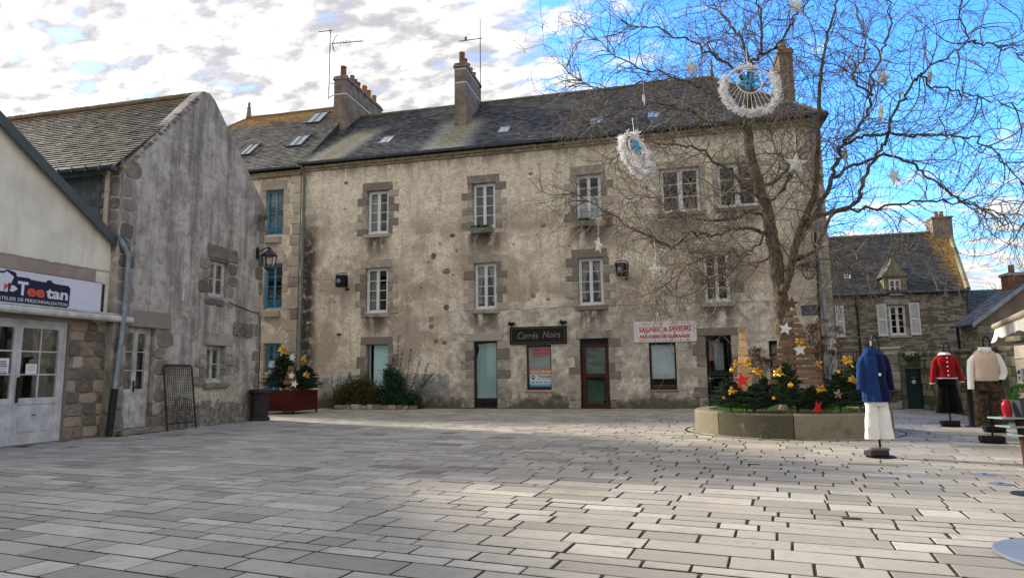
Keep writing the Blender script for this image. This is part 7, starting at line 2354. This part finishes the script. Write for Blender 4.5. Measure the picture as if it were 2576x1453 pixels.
for sg in (-1, 1):
    cl.prism([(sg * .0, 1.50), (sg * .085, 1.565), (sg * .075, 1.61), (sg * .02, 1.575)] if sg > 0 else [(0, 1.50), (-.02, 1.575), (-.075, 1.61), (-.085, 1.565)], -.115, -.10)
cl.loft([ell(1.555, .092, .085, 0, -.01, 28, 0), ell(1.61, .078, .07, 0, 0, 28, 0)], cap=False)
cl.build('shirt_collar', M['white_cloth'], m3)
# a further stand half hidden behind it
m4 = thing('clothes_stand', 'clothes stand mostly hidden behind the beige slipover, dark printed trousers', 'clothes stand', (6.15, 15.0, 0), rad(-8), 'clothes stands')
stand(m4, 1.5, 1.0, [(-.02, -.02, .05, .17, .11, .03, .09, 'black_paint')])
trousers(m4, M['print_cloth'], 1.0, .8, .36, .17, .2, .13, .14)
body(m4, 'jumper', M['black_cloth'], [(.96, .2, .14, 0), (1.1, .2, .14, 0), (1.25, .2, .14, 0), (1.36, .18, .12, 0), (1.43, .12, .09, 0), (1.46, .08, .07, 0)], .02)
bl_ = thing('black_bollard', 'slim black metal post beside the beige slipover stand', 'post', (6.30, 16.4, 0))
MB().lathe([(.16, 0), (.16, .015), (.07, .02), (.062, .04), (.062, 1.0), (.07, 1.02), (.05, 1.06), (.0, 1.07)], 16).build('post_body', M['black_paint'], bl_, smooth=40)

# ------------------------------------------------------------------ bistro tables at the right edge
tb = thing('wooden_stand', 'brown wooden post at the right edge carrying three thin glass shelves', 'stand', (3.42, 7.72, 0), rad(13.6))
path = smooth_path([(.05, 0, 0), (.03, 0, .25), (.0, 0, .5), (-.02, 0, .73)], 5)
MB().tube(path, [.055 + .008 * math.sin(i * .45) for i in range(len(path))], 12).build('post', M['brown_wood'], tb, smooth=True)
MB().lathe([(.17, 0), (.17, .012), (.09, .02)], 24).build('foot_plate', M['iron'], tb)
for xl, z in ((-.29, .745), (-.22, .66), (-.11, .575)):
    MB().cbox(xl, .55, -.11, .10, z, z + .016, .003, 0).build('glass_shelf', M['table_glass'], tb)
bp = thing('boxwood_pot', 'square dark grey pot with a clipped boxwood ball on the glass shelf', 'pot plant', (3.44, 7.72, .762), rad(12))
MB().loft([[(sx * s_, sy * s_, z) for sx, sy in ((-1, -1), (1, -1), (1, 1), (-1, 1))] for s_, z in ((.10, 0), (.125, .17), (.115, .17), (.105, .14))]).build('pot', M['grey_plastic'], bp)
mb = MB()
for i in range(2200):
    d = Vector((rnd.gauss(0, 1), rnd.gauss(0, 1), rnd.gauss(0, 1))).normalized()
    p = Vector((0, 0, .21)) + d * .115 * rnd.uniform(.8, 1.04)
    e = Matrix.Rotation(rnd.uniform(0, 6), 3, d) @ d.orthogonal().normalized()
    L = rnd.uniform(.012, .022)
    q = (d + e * .7).normalized()
    mb.add([p - e * L * .4, p + q * L, p + e * L * .4, p - q * L * .3], [(0, 1, 2, 3)], 0, rnd.random())
mb.build('foliage', M['leaf_box'], bp)
gf = thing('red_gift', 'small red foil gift beside the boxwood pot', 'gift', (3.27, 7.68, .762))
MB().loft([ell(0, .03, .03, .005, 0, 16, .06, 5), ell(.04, .042, .036, .003, 0, 16, .08, 5), ell(.09, .046, .038, 0, 0, 16, .08, 5), ell(.13, .04, .033, -.003, 0, 16, .1, 5), ell(.16, .028, .024, .004, 0, 16, .12, 5), ell(.175, .012, .012, .006, 0, 16, .1, 5)]).build('wrapped_gift', M['gift_red'], gf, smooth=50)

dp_ = thing('base_plate', 'big round pale blue-grey steel plate lying on the paving at lower right', 'base plate', (2.58, 5.20, .004))
MB().lathe([(.50, 0), (.505, .006), (.505, .016), (.495, .022)], 56).build('plate', M['steel_pale'], dp_)
MB().lathe([(.045, .022), (.045, .10), (.035, .10)], 16, (.12, .0, 0)).build('socket', M['steel_pale'], dp_)
for i, (x, y, lab) in enumerate(((3.55, 9.05, 'further of the two small round metal covers in the paving'), (3.42, 8.35, 'nearer of the two small round metal covers in the paving'))):
    d_ = thing('floor_cover', lab, 'cover', (x, y, .002), 0, 'round covers in the paving')
    MB().lathe([(.115, 0), (.115, .005), (.10, .008)], 28).build('disc', M['zinc_pale'], d_)
    MB().lathe([(.025, .009), (.025, .012)], 10).build('bolt', M['iron'], d_)

# ------------------------------------------------------------------ shop awning reaching in from the right
aw = thing('shop_awning', 'beige awning bar with white valance at the right edge', 'awning')
A0, A1 = Vector((6.50, 15.40, 2.10)), Vector((4.55, 8.9, 2.10))
ax = (A1 - A0).normalized()
MB().tube([A0, A0.lerp(A1, .5), A1], .055, 14).build('front_bar', M['awning_beige'], aw, smooth=40)
MB().lathe([(.062, -.01), (.062, .02)], 14, M=Matrix.Translation(A0) @ ax.to_track_quat('Z', 'Y').to_matrix().to_4x4()).build('end_cap', M['awning_beige'], aw)
vl = MB(); rings = []
nq = 60
for i in range(nq + 1):
    p = A0.lerp(A1, i / nq)
    dz = .20 + .02 * math.sin(i * .9) + (.09 * max(0, 1 - i / 4))
    sw_ = .03 * math.sin(i * .7)
    lead = Vector((-.10 * max(0, 1 - i / 6), 0, 0))
    rings.append([tuple(p + Vector((0, 0, -.05))), tuple(p + Vector((sw_ * .4, 0, -.05 - dz * .5)) + lead * .4), tuple(p + Vector((sw_, 0, -.05 - dz)) + lead)])
vl.loft(rings, closed=False)
vl.build('valance', M['awning_white'], aw, smooth=True)
side = Vector((1.5, -.45, .62))
cn_ = MB().quad(A0, A1, A1 + side, A0 + side)
cn_.build('canvas', M['awning_white'], aw)

for x, y, lab in ((1.02, 9.55, 'further of the two small dark drain slots in the paving'), (1.43, 6.25, 'nearer of the two small dark drain slots in the paving')):
    d_ = thing('drain_slot', lab, 'drain', (x, y, 0), PANG, 'small drain slots in the paving')
    MB().box(-.075, .075, -.03, .03, .001, .005).build('slot_plate', M['rust_iron'], d_)
    MB().box(-.06, .06, -.008, .008, .005, .007).build('slot', M['iron'], d_)
